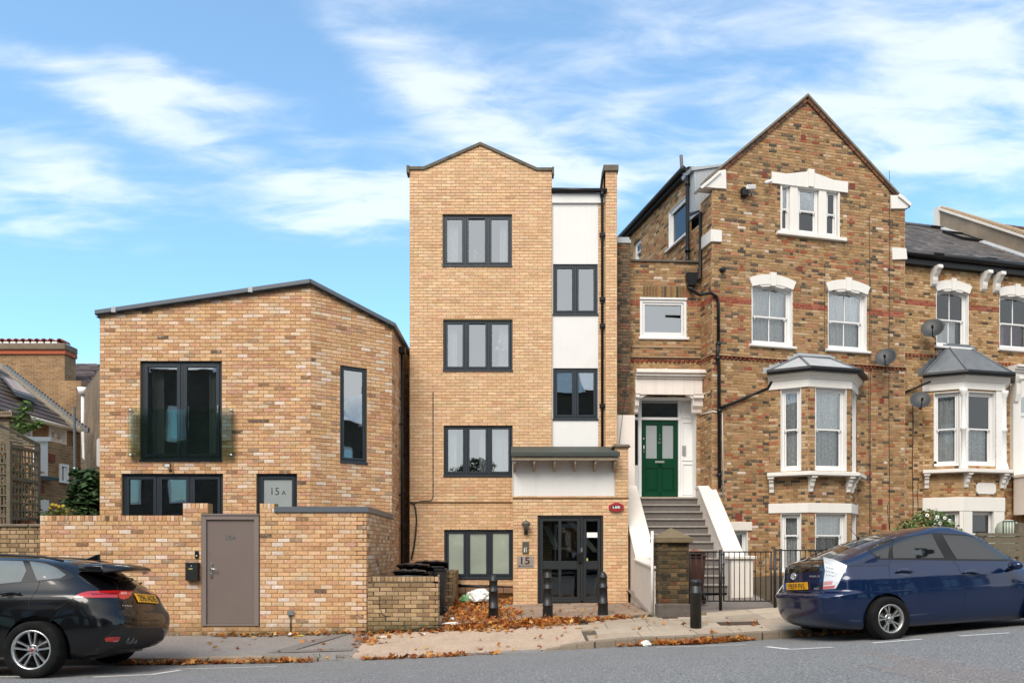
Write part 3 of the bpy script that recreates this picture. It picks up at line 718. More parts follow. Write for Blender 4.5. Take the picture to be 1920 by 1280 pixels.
# roof: folded slab with a grey metal edge
xL = PA.w(uL, 0).x - .06
rb_ = MB(); P0 = (xL, 15.84, zL + .02); P1 = (-4.28, 15.83, zP + .02); P2 = (-2.66, 16.88, zC1 + .02); P3 = (-2.66, 20.2, zS1 + .02); P4 = (xL, 20.6, zL + .2); P5 = (-4.6, 20.4, zP + .05)
top = [P0, P1, P2, P3, P5, P4]; rb_.add([(x, y, z) for x, y, z in top] + [(x, y, z - .06) for x, y, z in top], [(0, 1, 5), (1, 4, 5), (1, 2, 4), (2, 3, 4)] + [(6 + a, 6 + b, 6 + c) for a, b, c in ((5, 1, 0), (5, 4, 1), (4, 2, 1), (4, 3, 2))])
rf = hA.add('roof', rb_, LEADD)
def edge_trim(pts, h=.10, out_=.05):
    mb = MB()
    for (a, b) in zip(pts, pts[1:]):
        a, b = Vector(a), Vector(b); d = (b - a); dxy = Vector((d.x, d.y)).normalized(); n = Vector((dxy.y, -dxy.x, 0)); 
        vs = []
        for p in (a, b):
            for o, z in ((-.28, h - .02), (out_, h), (out_, -.005), (out_ - .02, -.02), (-.28, -.02)): vs.append(p + n * o + Vector((0, 0, z)))
        mb.add(vs, [(i, (i + 1) % 5, (i + 1) % 5 + 5, i + 5) for i in range(5)] + [(0, 4, 3, 2, 1), (5, 6, 7, 8, 9)])
    return mb
hA.add('roof_edge', edge_trim([P0, P1, P2, P3], .075, .03), mat('grey aluminium trim', C('5d646b', .9), .4, var=.05), parent=rf)
jb = MB()
for px in (217, 472): u = PA.u(px); z = lerp(zL, zP, (u - uL) / (uR - uL)); jb.pb(PA, u - .045, u + .045, z - .0, z + .115, -.1, .098)
hA.add('joint_clip', jb, LEAD, parent=rf)
# rest of the volume
vb = MB(); xl = PA.w(uL, 0).x
vb.add([(xl, 15.9 + .02, zb0), (xl, 20.4, zb0), (xl, 20.4, zL), (xl, 15.92, zL)], [(0, 3, 2, 1)]); vb.add([(xl, 20.4, zb0), (-2.72, 20.2, zb0), (-2.72, 20.2, zS1), (-4.6, 20.4, zP), (xl, 20.4, zL)], [(0, 1, 2, 3, 4)])
hA.add('rear_wall', vb, MORT_A)
# upper sliding window with glass balustrade
u0, u1, z0, z1 = wA1
w1 = modern(hA, PA, u0, u1, z0, z1, [.5], back=.05, fr=.06, sash=.075, glass=GLASSD)
hb = MB(); hb.pb(PA, u1 - .10, u1 - .08, z0 + 1.0, z0 + 1.17, -.03, .0); hA.add('handle', hb, SILVER, parent=w1)
curtain(hA, PA, u0 + .1, u0 + .35, z0 + .1, z1 - .1, -.35, CURT, w1, gather=(u0 + .1, .0)); curtain(hA, PA, u1 - .42, u1 - .15, z0 + .1, z1 - .1, -.35, CURT, w1)
b0, b1, c0, c1 = PA.rect(240, 766, 438, 859, .09)
gb_ = MB(); gb_.pb(PA, b0, b1, c0, c1, .085, .097); bal = hA.add('glass_balustrade', gb_, BALG)
for u in (b0 + .05, b1 - .05):
    for z in (c0 + .07, c1 - .03):
        k = MB(); k.lathe([(.026, 0), (.026, .02)], PA.w(u, z, .092), (0, -1, 0), 12); k.lathe([(.014, 0), (.014, .09)], PA.w(u, z, 0), (0, -1, 0), 8); hA.add('standoff', k, SILVER, parent=bal)
u0, u1, z0, z1 = wA2
modern(hA, PA, u0, u1, z0, z1, [.345, .67], back=.06, fr=.07, sash=.06, glass=GLASSD)
u0, u1, z0, z1 = wA3
dr = modern(hA, PA, u0, u1, z0, z1, [], back=.06, fr=.06, sash=.06, glass=FROST, name='door')
text_on(hA, 'lettering', '15', PA, PA.u(514), PA.z(519, 920), -.075, .15, mat('black lettering', (.02, .02, .02), .5), parent=dr, bold=-.01)
text_on(hA, 'lettering', 'A', PA, PA.u(530), PA.z(530, 922.6), -.075, .095, MATS['black lettering'], parent=dr, bold=-.01)
u0, u1, z0, z1 = wC
modern(hA, PC, u0, u1, z0, z1, [], back=.02, fr=.045, sash=.04, glass=GLASSD)
# rainwater pipe with hopper on the return wall
up, _ = PS.t(748); zt = PS.z(750, 665)
dp = MB(); dp.tube([PS.w(up, zt, .07), PS.w(up, .1, .07)], .034, 10); pp = hA.add('drainpipe', dp, BLACKP)
k = MB(); k.pb(PS, up - .10, up + .10, zt - .02, zt + .13, .01, .16); hA.add('hopper', k, BLACKP, parent=pp, bevel=.01)
k = MB(); [k.pb(PS, up - .05, up + .05, z, z + .035, 0, .11) for z in (1.2, 2.9, 4.6)]; hA.add('pipe_bracket', k, BLACKP, parent=pp)
# floodlight
fl = Thing('floodlight', 'small black security floodlight with sensor under the balustrade window', 'floodlight', PA.P(318, 874))
k = MB(); k.pb(PA, PA.u(313), PA.u(324), PA.z(318, 877), PA.z(318, 870), .09, .13); fl.add('housing', k, BLACKP, bevel=.006)
k = MB(); k.pb(PA, PA.u(314), PA.u(323), PA.z(318, 876.2), PA.z(318, 870.8), .125, .133); fl.add('lens', k, mat('white diffuser', (.6, .6, .6), .3))
k = MB(); k.tube([PA.P(316, 868, 0), PA.P(318, 869, .09)], .012, 6); k.lathe([(.02, 0), (.03, .02), (.02, .05)], PA.P(320, 880, .09), (0, -.4, -1), 10); k.tube([PA.P(318, 877, .1), PA.P(320, 880, .09)], .01, 6); fl.add('sensor', k, BLACKP)

# ================================================================== boundary wall with door
PB = Pl((-10.5, 13.8), (-2.68, 13.8)); PBr = Pl((-2.68, 13.8), (-2.68, 17.0))
bw = Thing('boundary_wall', 'tall tumbled buff brick garden wall with taupe door and grey metal coping', 'wall', (-6, 13.8, 0))
zt0 = PB.z(200, 966); zt1 = PB.z(366, 943); zt2 = PB.z(600, 958)
uB = PB.u(75); uS = PB.u(343); uS2 = PB.u(390); uD0 = PB.u(378); uD1 = PB.u(487); uT = PB.u(515); uE = PB.len
zdt = PB.z(430, 962)
base = -.25
ch = .0785
outB1 = [(uB, base), (uD0, base), (uD0, zdt), (uS2, zdt), (uS2, zt1), (uS, zt1), (uS, zt0), (uB, zt0)]
outB1 = [(uB, base), (uD0, base), (uD0, zdt), (uS2, zdt), (uS2, zt1), (uS, zt1), (uS, zt0), (uB, zt0)]
zDb = PB.z(430, 1173); outB2 = [(uD0, base), (uD1, base), (uD1, zDb), (uD0, zDb)]
outB3 = [(uD1, base), (uE, base), (uE, zt2), (uT, zt2), (uT, zt1 - .005), (uD1 - .0, zt1 - .005)]
for i, o in enumerate((outB1, outB2, outB3)): wall(bw, PB, o, [], MORT_A, thick=.22, name='wall')
def cap_cut(o, z): return [(u, min(zz, z)) for u, zz in o]
sh = .105
ob1 = [(uB, base), (uD0, base), (uD0, zdt), (uS2, zdt), (uS2, zt1 - sh), (uS, zt1 - sh), (uS, zt0 - sh), (uB, zt0 - sh)]
bricks(bw, PB, ob1, [], PAL_A, bh=.068, jo=.0105, z0=zt0 - sh - 30 * ch, seed=21)
bricks(bw, PB, outB2, [], PAL_A, bh=.068, jo=.0105, z0=zt0 - sh - 30 * ch, seed=22)
bricks(bw, PB, [(uD1, base), (uE, base), (uE, zt2), (uT, zt2), (uT, zt1 - sh), (uD1, zt1 - sh)], [], PAL_A, bh=.068, jo=.0105, z0=zt0 - sh - 30 * ch, seed=23)
soldiers(bw, PB, uB, uS, zt0 - sh, zt0 + .003, PAL_A, seed=5); soldiers(bw, PB, uS, uS2, zt1 - sh, zt1 + .003, PAL_A, seed=6); soldiers(bw, PB, uD1, uT, zt1 - sh, zt1 - .002, PAL_A, seed=7)
oR = [(0, base), (PBr.len, base), (PBr.len, zt2), (0, zt2)]
wall(bw, PBr, oR, [], MORT_A, thick=.22); bricks(bw, PBr, oR, [], PAL_A, bh=.068, jo=.0105, z0=zt0 - sh - 30 * ch, seed=24)
finish_bricks(bw, BR_A)
cb = MB(); cb.sweep([(-.27, -.015), (-.27, .07), (.035, .085), (.035, -.015), (.02, -.03), (-.0, -.03)], [(PB.w(uT, 0).x, 13.8), (-2.68, 13.8), (-2.68, 16.7)])
cb.v = [(x, y, z + zt2) for x, y, z in cb.v]; bw.add('coping', cb, MATS['grey aluminium trim'], bevel=.003)
# wall top mass for other viewpoints
TAUPE = mat('taupe door paint', C('857770', .72), .45, var=.04, scale=3, bump=.0006, bscale=200)
TAUPEF = mat('taupe frame paint', C('8f827c', .72), .45, var=.04)
k = MB(); t = .085; u0, u1, z0, z1 = uD0 + .01, uD1 - .01, zDb + .005, PB.z(430, 966)
k.pb(PB, u0, u0 + t, z0, z1, -.1, .03); k.pb(PB, u1 - t, u1, z0, z1, -.1, .03); k.pb(PB, u0 + t, u1 - t, z1 - t * .9, z1, -.1, .03); k.pb(PB, u0 + t, u1 - t, z0, z0 + .03, -.1, .02); k.pb(PB, u0 - .0, u1 + .0, z1, z1 + .03, -.12, .045)
dfr = bw.add('door_frame', k, TAUPEF, bevel=.004)
k = MB(); k.pb(PB, u0 + t + .004, u1 - t - .004, z0 + .035, z1 - t * .9 - .004, -.06, -.005); door = bw.add('door', k, TAUPE, bevel=.003)
text_on(bw, 'door_number', '15A', PB, PB.u(433), PB.z(433, 1007), .002, .085, SILVER, parent=door)
k = MB(); hx, hz = PB.u(396.5), PB.z(396, 1069); k.pb(PB, hx - .022, hx + .022, hz - .13, hz + .13, -.005, .012); k.tube([PB.w(hx, hz + .03, 0), PB.w(hx, hz + .03, .055), PB.w(hx + .12, hz + .03, .055)], .010, 8); k.lathe([(.012, 0), (.012, .006)], PB.w(hx, hz - .06, .012), (0, -1, 0), 10); bw.add('handle', k, SILVER, parent=door)
k = MB(); frame_rect(k, PB, u0 - .04, u1 + .04, z0, z1 + .03, .03, -.02, .012)
# letterbox, doorbell, meter box
lb = Thing('letterbox', 'black wall-mounted letterbox beside the taupe door handle', 'letterbox', PB.P(364, 1087))
a0, a1, c0, c1 = PB.rect(352, 1054, 375, 1087)
k = MB(); k.pb(PB, a0, a1, c0, c1 - .02, .008, .11); lb.add('box', k, BLACKM, bevel=.006)
k = MB(); k.prism(PB, [(a0 - .008, c1 - .02), (a1 + .008, c1 - .02), (a1 + .008, c1), (a0 - .008, c1)], .008, .122); lb.add('lid', k, BLACKM, bevel=.006)
k = MB(); k.pb(PB, a0 + .065, a1 - .09, c1 - .125, c1 - .10, .108, .113); lb.add('name_slot', k, mat('brass label', C('c9b878', .8), .4, metal=.3))
k = MB(); k.lathe([(.011, 0), (.011, .006)], PB.w((a0 + a1) / 2, c1 - .06, .109), (0, -1, 0), 10); lb.add('lock', k, SILVER)
db = Thing('doorbell', 'black doorbell camera fixed above the black letterbox', 'doorbell', PB.P(370, 1045))
a0, a1, c0, c1 = PB.rect(366, 1032, 373.5, 1046); k = MB(); k.pb(PB, a0, a1, c0, c1, .008, .03); db.add('body', k, BLACKP, bevel=.01, segs=2)
k = MB(); k.lathe([(.017, 0), (.017, .004), (.006, .005)], PB.w((a0 + a1) / 2, c0 + .04, .03), (0, -1, 0), 12); db.add('button', k, SILVER)
mbx = Thing('junction_box', 'small grey junction box with conduit low on the boundary wall', 'junction box', PB.P(546, 1189))
a0, a1, c0, c1 = PB.rect(540, 1144, 552, 1152); k = MB(); k.pb(PB, a0, a1, c0, c1, .008, .06); mbx.add('box', k, mat('grey plastic', C('7d8484', .8), .5), bevel=.004)
k = MB(); x = (a0 + a1) / 2; k.tube([PB.w(x, c0, .03), PB.w(x, PB.z(546, 1187), .03)], .011, 8); k.pb(PB, x - .03, x + .03, PB.z(546, 1192), PB.z(546, 1187), .01, .07); mbx.add('conduit', k, CABLE)

# old stub of wall beside, with stone copings (far end)
P0L = Pl((-12, 13.95), (uB + PB.a.x, 13.95))
ow = Thing('garden_wall', 'older low brick garden wall with stone coping under the wooden trellis', 'wall', (-10, 13.95, 0))
oo = [(0, base), (P0L.len, base), (P0L.len, P0L.z(40, 987)), (0, P0L.z(40, 987))]
wall(ow, P0L, oo, [], MORT_D, thick=.3); bricks(ow, P0L, oo, [], PAL_L, bh=.068, jo=.014, seed=31, bond='flemish'); finish_bricks(ow, BR_L)
x = -12.0
while x < uB + PB.a.x - .1:
    e = min(x + .58, uB + PB.a.x - .01); k = MB(); zz_ = P0L.z(40, 987); k.box((x, 13.9, zz_), (e, 14.28, zz_ + .05)); ow.add('coping_stone', k, STONE, bevel=.01); x += .6

# ================================================================== low cracked wall, pier behind it and wheelie bins
PL_ = Pl((-2.66, 13.76), (-1.36, 13.76))
lw = Thing('low_wall', 'low cracked brick bin-store wall with soldier course top and mossy foot', 'wall', (-2, 13.76, 0))
zt = PL_.z(750, 1080); zb = .05
# stepped crack: bricks beyond it have shifted
ol = [(0, zb), (PL_.len, zb), (PL_.len, zt - .10), (0, zt - .10)]
wall(lw, PL_, [(0, zb), (PL_.len, zb), (PL_.len, zt), (0, zt)], [], MORT_D, thick=.2)
bricks(lw, PL_, ol, [], PAL_L, bh=.067, jo=.011, seed=41, rough=.003); soldiers(lw, PL_, 0, PL_.len, zt - .10, zt, PAL_L, seed=8)
crack = [(701, 1122), (712, 1124), (712, 1130), (707, 1137), (715, 1144), (716, 1150), (722, 1154), (731, 1155), (736, 1162), (747, 1164), (748, 1170), (760, 1172), (760, 1178)]
cpts = [PL_.uz(px, py) for px, py in crack]
nb = []
for b in lw.bricks:
    uc = interp(sorted((z, u) for u, z in cpts), b[2])
    nb.append((b[0], b[1] + (.010 if b[1] > uc else -.004), b[2] - (.006 if b[1] < uc else 0), b[3], b[4], b[5] + (.004 if b[1] < uc else 0), b[6]))
lw.bricks = nb
PLr = Pl((-1.36, 13.76), (-1.36, 14.0))
for z in (0,):
    wall(lw, PLr, [(0, zb), (.22, zb), (.22, zt), (0, zt)], [], MORT_D, thick=.1); bricks(lw, PLr, [(0, zb), (.22, zb), (.22, zt), (0, zt)], [], PAL_L, bh=.067, jo=.011, seed=42)
finish_bricks(lw, BR_L)
k = MB()
for (a, b) in zip(cpts, cpts[1:]):
    d = Vector((b[0] - a[0], b[1] - a[1])); n = Vector((-d.y, d.x)).normalized() * .006
    k.prism(PL_, [(a[0] + n.x, a[1] + n.y), (b[0] + n.x, b[1] + n.y), (b[0] - n.x, b[1] - n.y), (a[0] - n.x, a[1] - n.y)], -.005, .0115)
lw.add('crack', k, mat('crack shade', (.03, .025, .02), 1))  # near-black strip over the bricks; shade inside the crack put into colour
k = MB(); r = random.Random(5)   # dark damp footing course
k.sweep([(-.1, -.15), (-.1, .045), (.03, .03), (.035, -.15)], [(-2.66, 13.74), (-1.9, 13.74), (-1.3, 13.72)]); k.v = [(x, y, z + .06 + .07 * (x + 2.66)) for x, y, z in k.v]
lw.add('footing', k, mat('mossy concrete', C('4a4434', .6), .95, var=.3, scale=8, bump=.01, stain=.8, stcol=(.03, .045, .012), stscale=4))
Pp = Pl((-1.62, 16.45), (-1.32, 16.45)); pr_ = Thing('brick_pier', 'short brick pier at the back of the bin store beside the ground floor window', 'pier', (-1.4, 16.45, .2))
ux0, ux1 = Pp.u(822), Pp.u(848.5); z1 = Pp.z(835, 1071); o = [(ux0, 0), (ux1, 0), (ux1, z1), (ux0, z1)]
wall(pr_, Pp, o, [], MORT_D, thick=.3); bricks(pr_, Pp, o, [], PAL_L, seed=43); 
Ppr = Pl(Pp.w(ux1, 0).to_2d(), (Pp.w(ux1, 0).x, 18.2)); o2 = [(0, 0), (Ppr.len, 0), (Ppr.len, z1), (0, z1)]; wall(pr_, Ppr, o2, [], MORT_D, thick=.2); bricks(pr_, Ppr, o2, [], PAL_L, seed=44)
Ppl = Pl((-1.36, 13.98), (Pp.w(ux0, 0).x, 16.4)); 
finish_bricks(pr_, BR_L)

BIN = mat('black bin plastic', (.022, .022, .025), .42, var=.15, stain=.3, stcol=(.10, .09, .08), stscale=3)
BINB = mat('brown bin plastic', C('5d3a2c', .6), .5, var=.12)
BINR = mat('dull red bin lid', C('a3664e', .6), .5, var=.1)
def wheelie_bin(label, x, y, z, rot, m=BIN, lidm=None, h=1.02, tilt=0.04, group='wheelie bins in the bin store', w=.56, d=.70):
    t = Thing('wheelie_bin', label, 'wheelie bin', (x, y, z), group=group, rot=(0, 0, rot)); lidm = lidm or m
    k = MB(); b = [(-w * .4, -d * .36), (w * .4, -d * .36), (w * .4, d * .36), (-w * .4, d * .36)]; tp = [(-w * .48, -d * .46), (w * .48, -d * .46), (w * .48, d * .46), (-w * .48, d * .46)]
    k.hexa([(p[0], p[1], .05) for p in b] + [(p[0], p[1], h - .1) for p in tp]); t.add('body', k, m, local=True, bevel=.02, segs=2)
    k = MB(); frame = [(-w / 2, -d / 2), (w / 2, -d / 2), (w / 2, d / 2), (-w / 2, d / 2)]
    k.hexa([(p[0], p[1], h - .14) for p in frame] + [(p[0], p[1], h - .09) for p in frame]); t.add('rim', k, m, local=True, bevel=.012)
    k = MB(); n = 6     # domed lid with two raised ribs and a grip bar
    def lz(a): return h - .085 + tilt * (a + .5) + .035 * math.cos(a * math.pi)
    vs = []
    for i in range(n + 1):
        a = -.5 + i / n; dome = .035
        for xx, o in ((-.52, 0), (-.46, dome * .8), (-.25, dome), (-.22, dome + .02), (-.12, dome + .02), (-.09, dome), (.09, dome), (.12, dome + .02), (.22, dome + .02), (.25, dome), (.46, dome * .8), (.52, 0)): vs.append((xx * w, a * (d + .06), lz(a) + (o if 0 < i < n else o * .4)))
    c = 12; fs = [(i * c + j, i * c + j + 1, (i + 1) * c + j + 1, (i + 1) * c + j) for i in range(n) for j in range(c - 1)]
    k.add(vs, fs, smooth=False); b0 = len(vs); k.add([(p[0], p[1], p[2] - .03) for p in vs], [f[::-1] for f in fs])
    rim_ = [0, c - 1, n * c + c - 1, n * c]
    k.hexa([(-w * .53, -d * .56, lz(-.5) - .045), (w * .53, -d * .56, lz(-.5) - .045), (w * .53, -d * .5, lz(-.5) - .045), (-w * .53, -d * .5, lz(-.5) - .045), (-w * .53, -d * .56, lz(-.5) + .01), (w * .53, -d * .56, lz(-.5) + .01), (w * .53, -d * .5, lz(-.5) + .012), (-w * .53, -d * .5, lz(-.5) + .012)])
    t.add('lid', k, lidm, local=True)
    k = MB(); k.tube([(-w * .4, d * .54, h - .06), (w * .4, d * .54, h - .06)], .015, 8); k.tube([(-w * .4, d * .48, h - .09), (-w * .4, d * .54, h - .06)], .012, 6); k.tube([(w * .4, d * .48, h - .09), (w * .4, d * .54, h - .06)], .012, 6); t.add('handle', k, m, local=True)
    k = MB(); 
    for s in (-1, 1): 
        k = MB(); k.lathe([(.1, -.025), (.1, .025), (.04, .03)], (s * w * .42, d * .4, .1), (1, 0, 0), 14); t.add('wheel', k, BLACKP, local=True)
    return t
wheelie_bin('black wheelie bin nearest the low cracked wall, lid level with its top', -1.95, 14.35, .02, math.radians(182), w=.62, d=.75, tilt=.10, h=1.15)
wheelie_bin('black wheelie bin standing behind the first, lid slightly raised', -1.98, 15.25, .12, math.radians(176), w=.66, tilt=.12, h=1.13)
wheelie_bin('black wheelie bin deepest in the store by the pier and window', -1.72, 16.0, .2, math.radians(184), w=.66, tilt=.12, h=1.1)
wheelie_bin('brown food waste bin tucked behind the black ones by the dark gap', -2.1, 16.9, .15, math.radians(180), m=BINB, lidm=mat('brown lid', C('6d4a44', .6), .5), w=.5, d=.5, h=1.15)
# ================================================================== No.15 block of flats
PN = Pl((-2.51, 18.3), (2.60, 18.3))
nb_ = Thing('block_of_flats', 'four storey buff brick block of flats with gabled parapet and white panel bay', 'building', (0, 18.3, .3))
def N(px): return PN.u(px)
def Nz(py): return CZ - (py - HY) / F * 18.3
Z0 = .1
gx0, gx1 = N(768), N(1035)
# gable section
gout = [(gx0, Z0), (gx1, Z0), (gx1, Nz(320)), (N(1008), Nz(320)), (N(900), Nz(272)), (N(795), Nz(318)), (gx0, Nz(318))]
wins = [list(PN.rect(830, 402, 960, 498)), list(PN.rect(831, 599, 961, 694)), list(PN.rect(832, 796, 961, 891)), list(PN.rect(833, 991, 962, 1083))]
holes = [rp(*w_) for w_ in wins]
wall(nb_, PN, gout, holes, MORT_N, reveal=.1)
def course_off(ztop): return ztop - 80 * .075
bricks(nb_, PN, gout, holes, PAL_N, z0=Nz(402) - 120 * .075, seed=51)
# bay strip (render panels and windows) set 6 cm back, with brick jamb and end pier
PNb = Pl((-2.51, 18.36), (2.60, 18.36)); PNe = Pl((-2.51, 18.3), (2.60, 18.3)); bx0, bx1 = PNb.u(1035), PNb.u(1121.5)
ztop = Nz(362)
bw_ = [list(PNb.rect(1037, 495, 1121, 589)), list(PNb.rect(1037, 690, 1121, 785))]
bout = [(bx0 - .02, 3.0), (bx1, 3.0), (bx1, Nz(380)), (bx0 - .02, Nz(380))]
k_ = wall(nb_, PNb, bout, [rp(*w_) for w_ in bw_], RENDER, name='render_panel', reveal=.1)
k = MB(); k.pb(PNb, bx0 - .01, PNb.u(1133), Nz(380), Nz(362), -.1, .05); nb_.add('fascia', k, RENDER, bevel=.004)
jx0, jx1 = PNb.u(1121.5), PNb.u(1135)
jo_ = [(jx0, 2.5), (jx1, 2.5), (jx1, Nz(380)), (jx0, Nz(380))]; wall(nb_, PNb, jo_, [], MORT_N); bricks(nb_, PNb, jo_, [], PAL_N, z0=Nz(402) - 120 * .075, seed=52)
ex0, ex1 = PNe.u(1135), PNe.u(1157)
eo = [(ex0, Z0), (ex1, Z0), (ex1, Nz(322)), (ex0, Nz(322))]; wall(nb_, PNe, eo, [], MORT_N, thick=.3); bricks(nb_, PNe, eo, [], PAL_N, z0=Nz(402) - 120 * .075, seed=53)
# parapet returning down the roof slope behind the end pier
k = MB(); k.add([PNe.w(ex0, Nz(322), 0), PNe.w(ex0, Nz(322), -.35), PNe.w(ex0, Nz(322) - 1.1, -2.6), PNe.w(ex0, Nz(322) - 1.6, -2.6), PNe.w(ex0, Nz(380), -.0)], [(0, 1, 2, 3, 4)])
nb_.add('party_wall', k, MORT_N)
# roof behind
k = MB(); zz1 = Nz(362); k.add([(PN.w(gx0, 0).x, 18.4, Nz(325)), (PN.w(ex1, 0).x, 18.4, zz1), (PN.w(ex1, 0).x, 24, zz1 - .3), (PN.w(gx0, 0).x, 24, Nz(325))], [(0, 1, 2, 3)]); nb_.add('roof', k, LEADD)
k = MB(); X0, X1 = PN.w(gx0, 0).x, PN.w(ex1, 0).x
k.add([(X0, 18.32, 0), (X0, 24, 0), (X0, 24, Nz(325)), (X0, 18.32, Nz(325))], [(0, 3, 2, 1)]); k.add([(X0, 24, 0), (X1, 24, 0), (X1, 24, zz1 - .4), (X0, 24, zz1 - .4)], [(0, 1, 2, 3)]); k.add([(X1, 18.32, 0), (X1, 24, 0), (X1, 24, zz1 - .3), (X1, 18.32, zz1)], [(0, 1, 2, 3)]); nb_.add('rear_wall', k, MORT_N)
# copings
def coping(pl, pts, out_=.04, h=.055, back=.25):
    mb = MB(); vs = []
    for u, z in pts: vs += [pl.w(u, z + h, -back), pl.w(u, z + h + .012, out_), pl.w(u, z, out_), pl.w(u, z - .01, out_ - .02), pl.w(u, z, -back)]
    n = len(pts); mb.add(vs, [(i * 5 + j, i * 5 + (j + 1) % 5, (i + 1) * 5 + (j + 1) % 5, (i + 1) * 5 + j) for i in range(n - 1) for j in range(5)] + [(0, 4, 3, 2, 1), tuple((n - 1) * 5 + j for j in range(5))]); return mb
cp = MB
c1 = coping(PN, [(gx0 - .06, Nz(319)), (N(795), Nz(319)), (N(900.5), Nz(273)), (N(1007), Nz(321)), (gx1 + .04, Nz(321))], h=.06)
nb_.add('coping', c1, COPN)
k = MB(); k.pb(PN, gx0 - .07, gx0 - .0, Nz(326), Nz(312), -.2, .06); k.pb(PN, gx1 + .0, gx1 + .05, Nz(328), Nz(315), -.2, .06); nb_.add('kneeler', k, COPN)
k = MB(); k.pb(PNe, ex0 - .05, ex1 + .03, Nz(322), Nz(311), -.35, .06)
a, b = PNe.w(ex0 - .05, Nz(316), -.3), PNe.w(ex0 - .05, Nz(316) - 1.15, -2.6); ww = Vector((.33, 0, 0)); hh = Vector((0, 0, .09))
k.hexa([a, a + ww, b + ww, b, a + hh, a + ww + hh, b + ww + hh, b + hh]); nb_.add('coping', k, COPN, bevel=.005)
# gutter and downpipe
k = MB(); k.tube([PNb.w(bx0 - .02, Nz(358), .10), PNb.w(PNb.u(1137), Nz(359), .10)], .055, 10); gt = nb_.add('gutter', k, BLACKP)
dx = PNb.u(1128); k = MB(); k.tube([PNb.w(dx, Nz(362), .10), PNb.w(dx, Nz(372), .10), PNb.w(dx + .01, Nz(384), .05), PNb.w(dx + .01, Nz(845), .05)], .034, 10); k.tube([PNb.w(dx, Nz(360), .10), PNb.w(dx, Nz(371), .10)], .05, 10)
for py in (440, 560, 610, 760): k.pb(PNb, dx - .055, dx + .075, Nz(py + 3), Nz(py - 3), 0, .09)
nb_.add('downpipe', k, BLACKP)
# windows
cf = [(873 - 830) / 130, (917 - 830) / 130]
roomsets = [ROOML, ROOML, ROOM, FROSTG]
for i, w_ in enumerate(wins):
    u0, u1, z0, z1 = w_
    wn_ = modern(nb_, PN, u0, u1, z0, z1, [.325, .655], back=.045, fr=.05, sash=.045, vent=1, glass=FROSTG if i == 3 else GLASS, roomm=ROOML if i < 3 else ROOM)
    if i == 0:
        curtain(nb_, PN, u0 + .1, u0 + .36, z0 + .05, z1 - .05, -.3, CURT, wn_, gather=(u0 + .1, .0), seed=1); curtain(nb_, PN, u1 - .3, u1 - .1, z0 + .05, z1 - .05, -.3, CURT, wn_, seed=2)
        k = MB(); c = PN.w(u0 + .78, z0 + .22, -.2); k.tube([c, c + Vector((0, 0, .16))], [.035, .012], 8); k.lathe([(.0, .0), (.05, .02), (.02, .1)], c + Vector((0, 0, .14)), (.3, 0, 1), 10); k.tube([c + Vector((0, 0, .2)), c + Vector((.2, 0, .08))], .006, 5); nb_.add('desk_lamp', k, CURT, parent=wn_)
    if i == 1:
        curtain(nb_, PN, u0 + .1, u0 + .32, z0 + .05, z1 - .05, -.3, CURT, wn_, seed=3); curtain(nb_, PN, u1 - .34, u1 - .1, z0 + .05, z1 - .05, -.3, CURT, wn_, seed=4)
        k = MB()
        for (px, py, rr) in ((938, 641, .075), (944, 656, .07), (932, 654, .06), (941, 668, .05)):
            c = PN.P(px, py, -.14); k.lathe([(rr * math.sin(a), -rr * math.cos(a)) for a in [j * math.pi / 8 for j in range(9)]], c, (0, 0, 1), 12)
        nb_.add('paper_lantern', k, mat('paper', (.85, .84, .8), .8), parent=wn_)
    if i == 2:
        curtain(nb_, PN, u0 + .1, u0 + .30, z0 + .05, z1 - .05, -.3, CURT, wn_, seed=5); curtain(nb_, PN, u0 + .86, u1 - .08, z0 + .05, z1 - .05, -.3, CURT, wn_, seed=6)
for i, w_ in enumerate(bw_):
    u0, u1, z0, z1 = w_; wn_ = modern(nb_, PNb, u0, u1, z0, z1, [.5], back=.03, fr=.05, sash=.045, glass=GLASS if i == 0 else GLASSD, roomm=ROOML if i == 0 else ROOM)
# brick string course lines and cables
k = MB(); k.pb(PN, gx0, N(960), Nz(943), Nz(940), -.01, .022); nb_.add('string_course', k, mat('dark string brick', C('8d6a42', .6), .9, var=.2, scale=30))
k = MB(); k.tube([PN.P(812, 735, .015), PN.P(812, 930, .015), PN.P(809, 938, .015), PN.P(790, 939, .015), PN.P(776, 944, .02)], .010, 6)
nb_.add('thin_cable', k, CABLE)
k = MB(); k.tube([PN.P(769, 941, .03), PN.P(775, 943, .04), PN.P(779, 952, .05), PN.P(781, 975, .05), PN.P(779, 1000, .05), PN.P(776, 1025, .05), PN.P(771, 1048, .05)], .019, 8); nb_.add('thick_cable', k, CABLE)
# low pipe and ledge under the ground floor window
k = MB(); k.tube([PN.P(848, 1097, .12), PN.P(962, 1101, .12)], .035, 8); k.tube([PN.P(862, 1097, .12), PN.P(862, 1097, .04)], .05, 8); nb_.add('waste_pipe', k, BLACKP)
k = MB()
for i in range(5): u = N(850) + i * .31; k.pb(PN, u, u + .3, .55, .68, .0, .22)
nb_.add('ledge', k, mat('reddish ledge block', C('9d7a62', .65), .9, var=.2, scale=12), bevel=.006)
finish_bricks(nb_, BR_N)

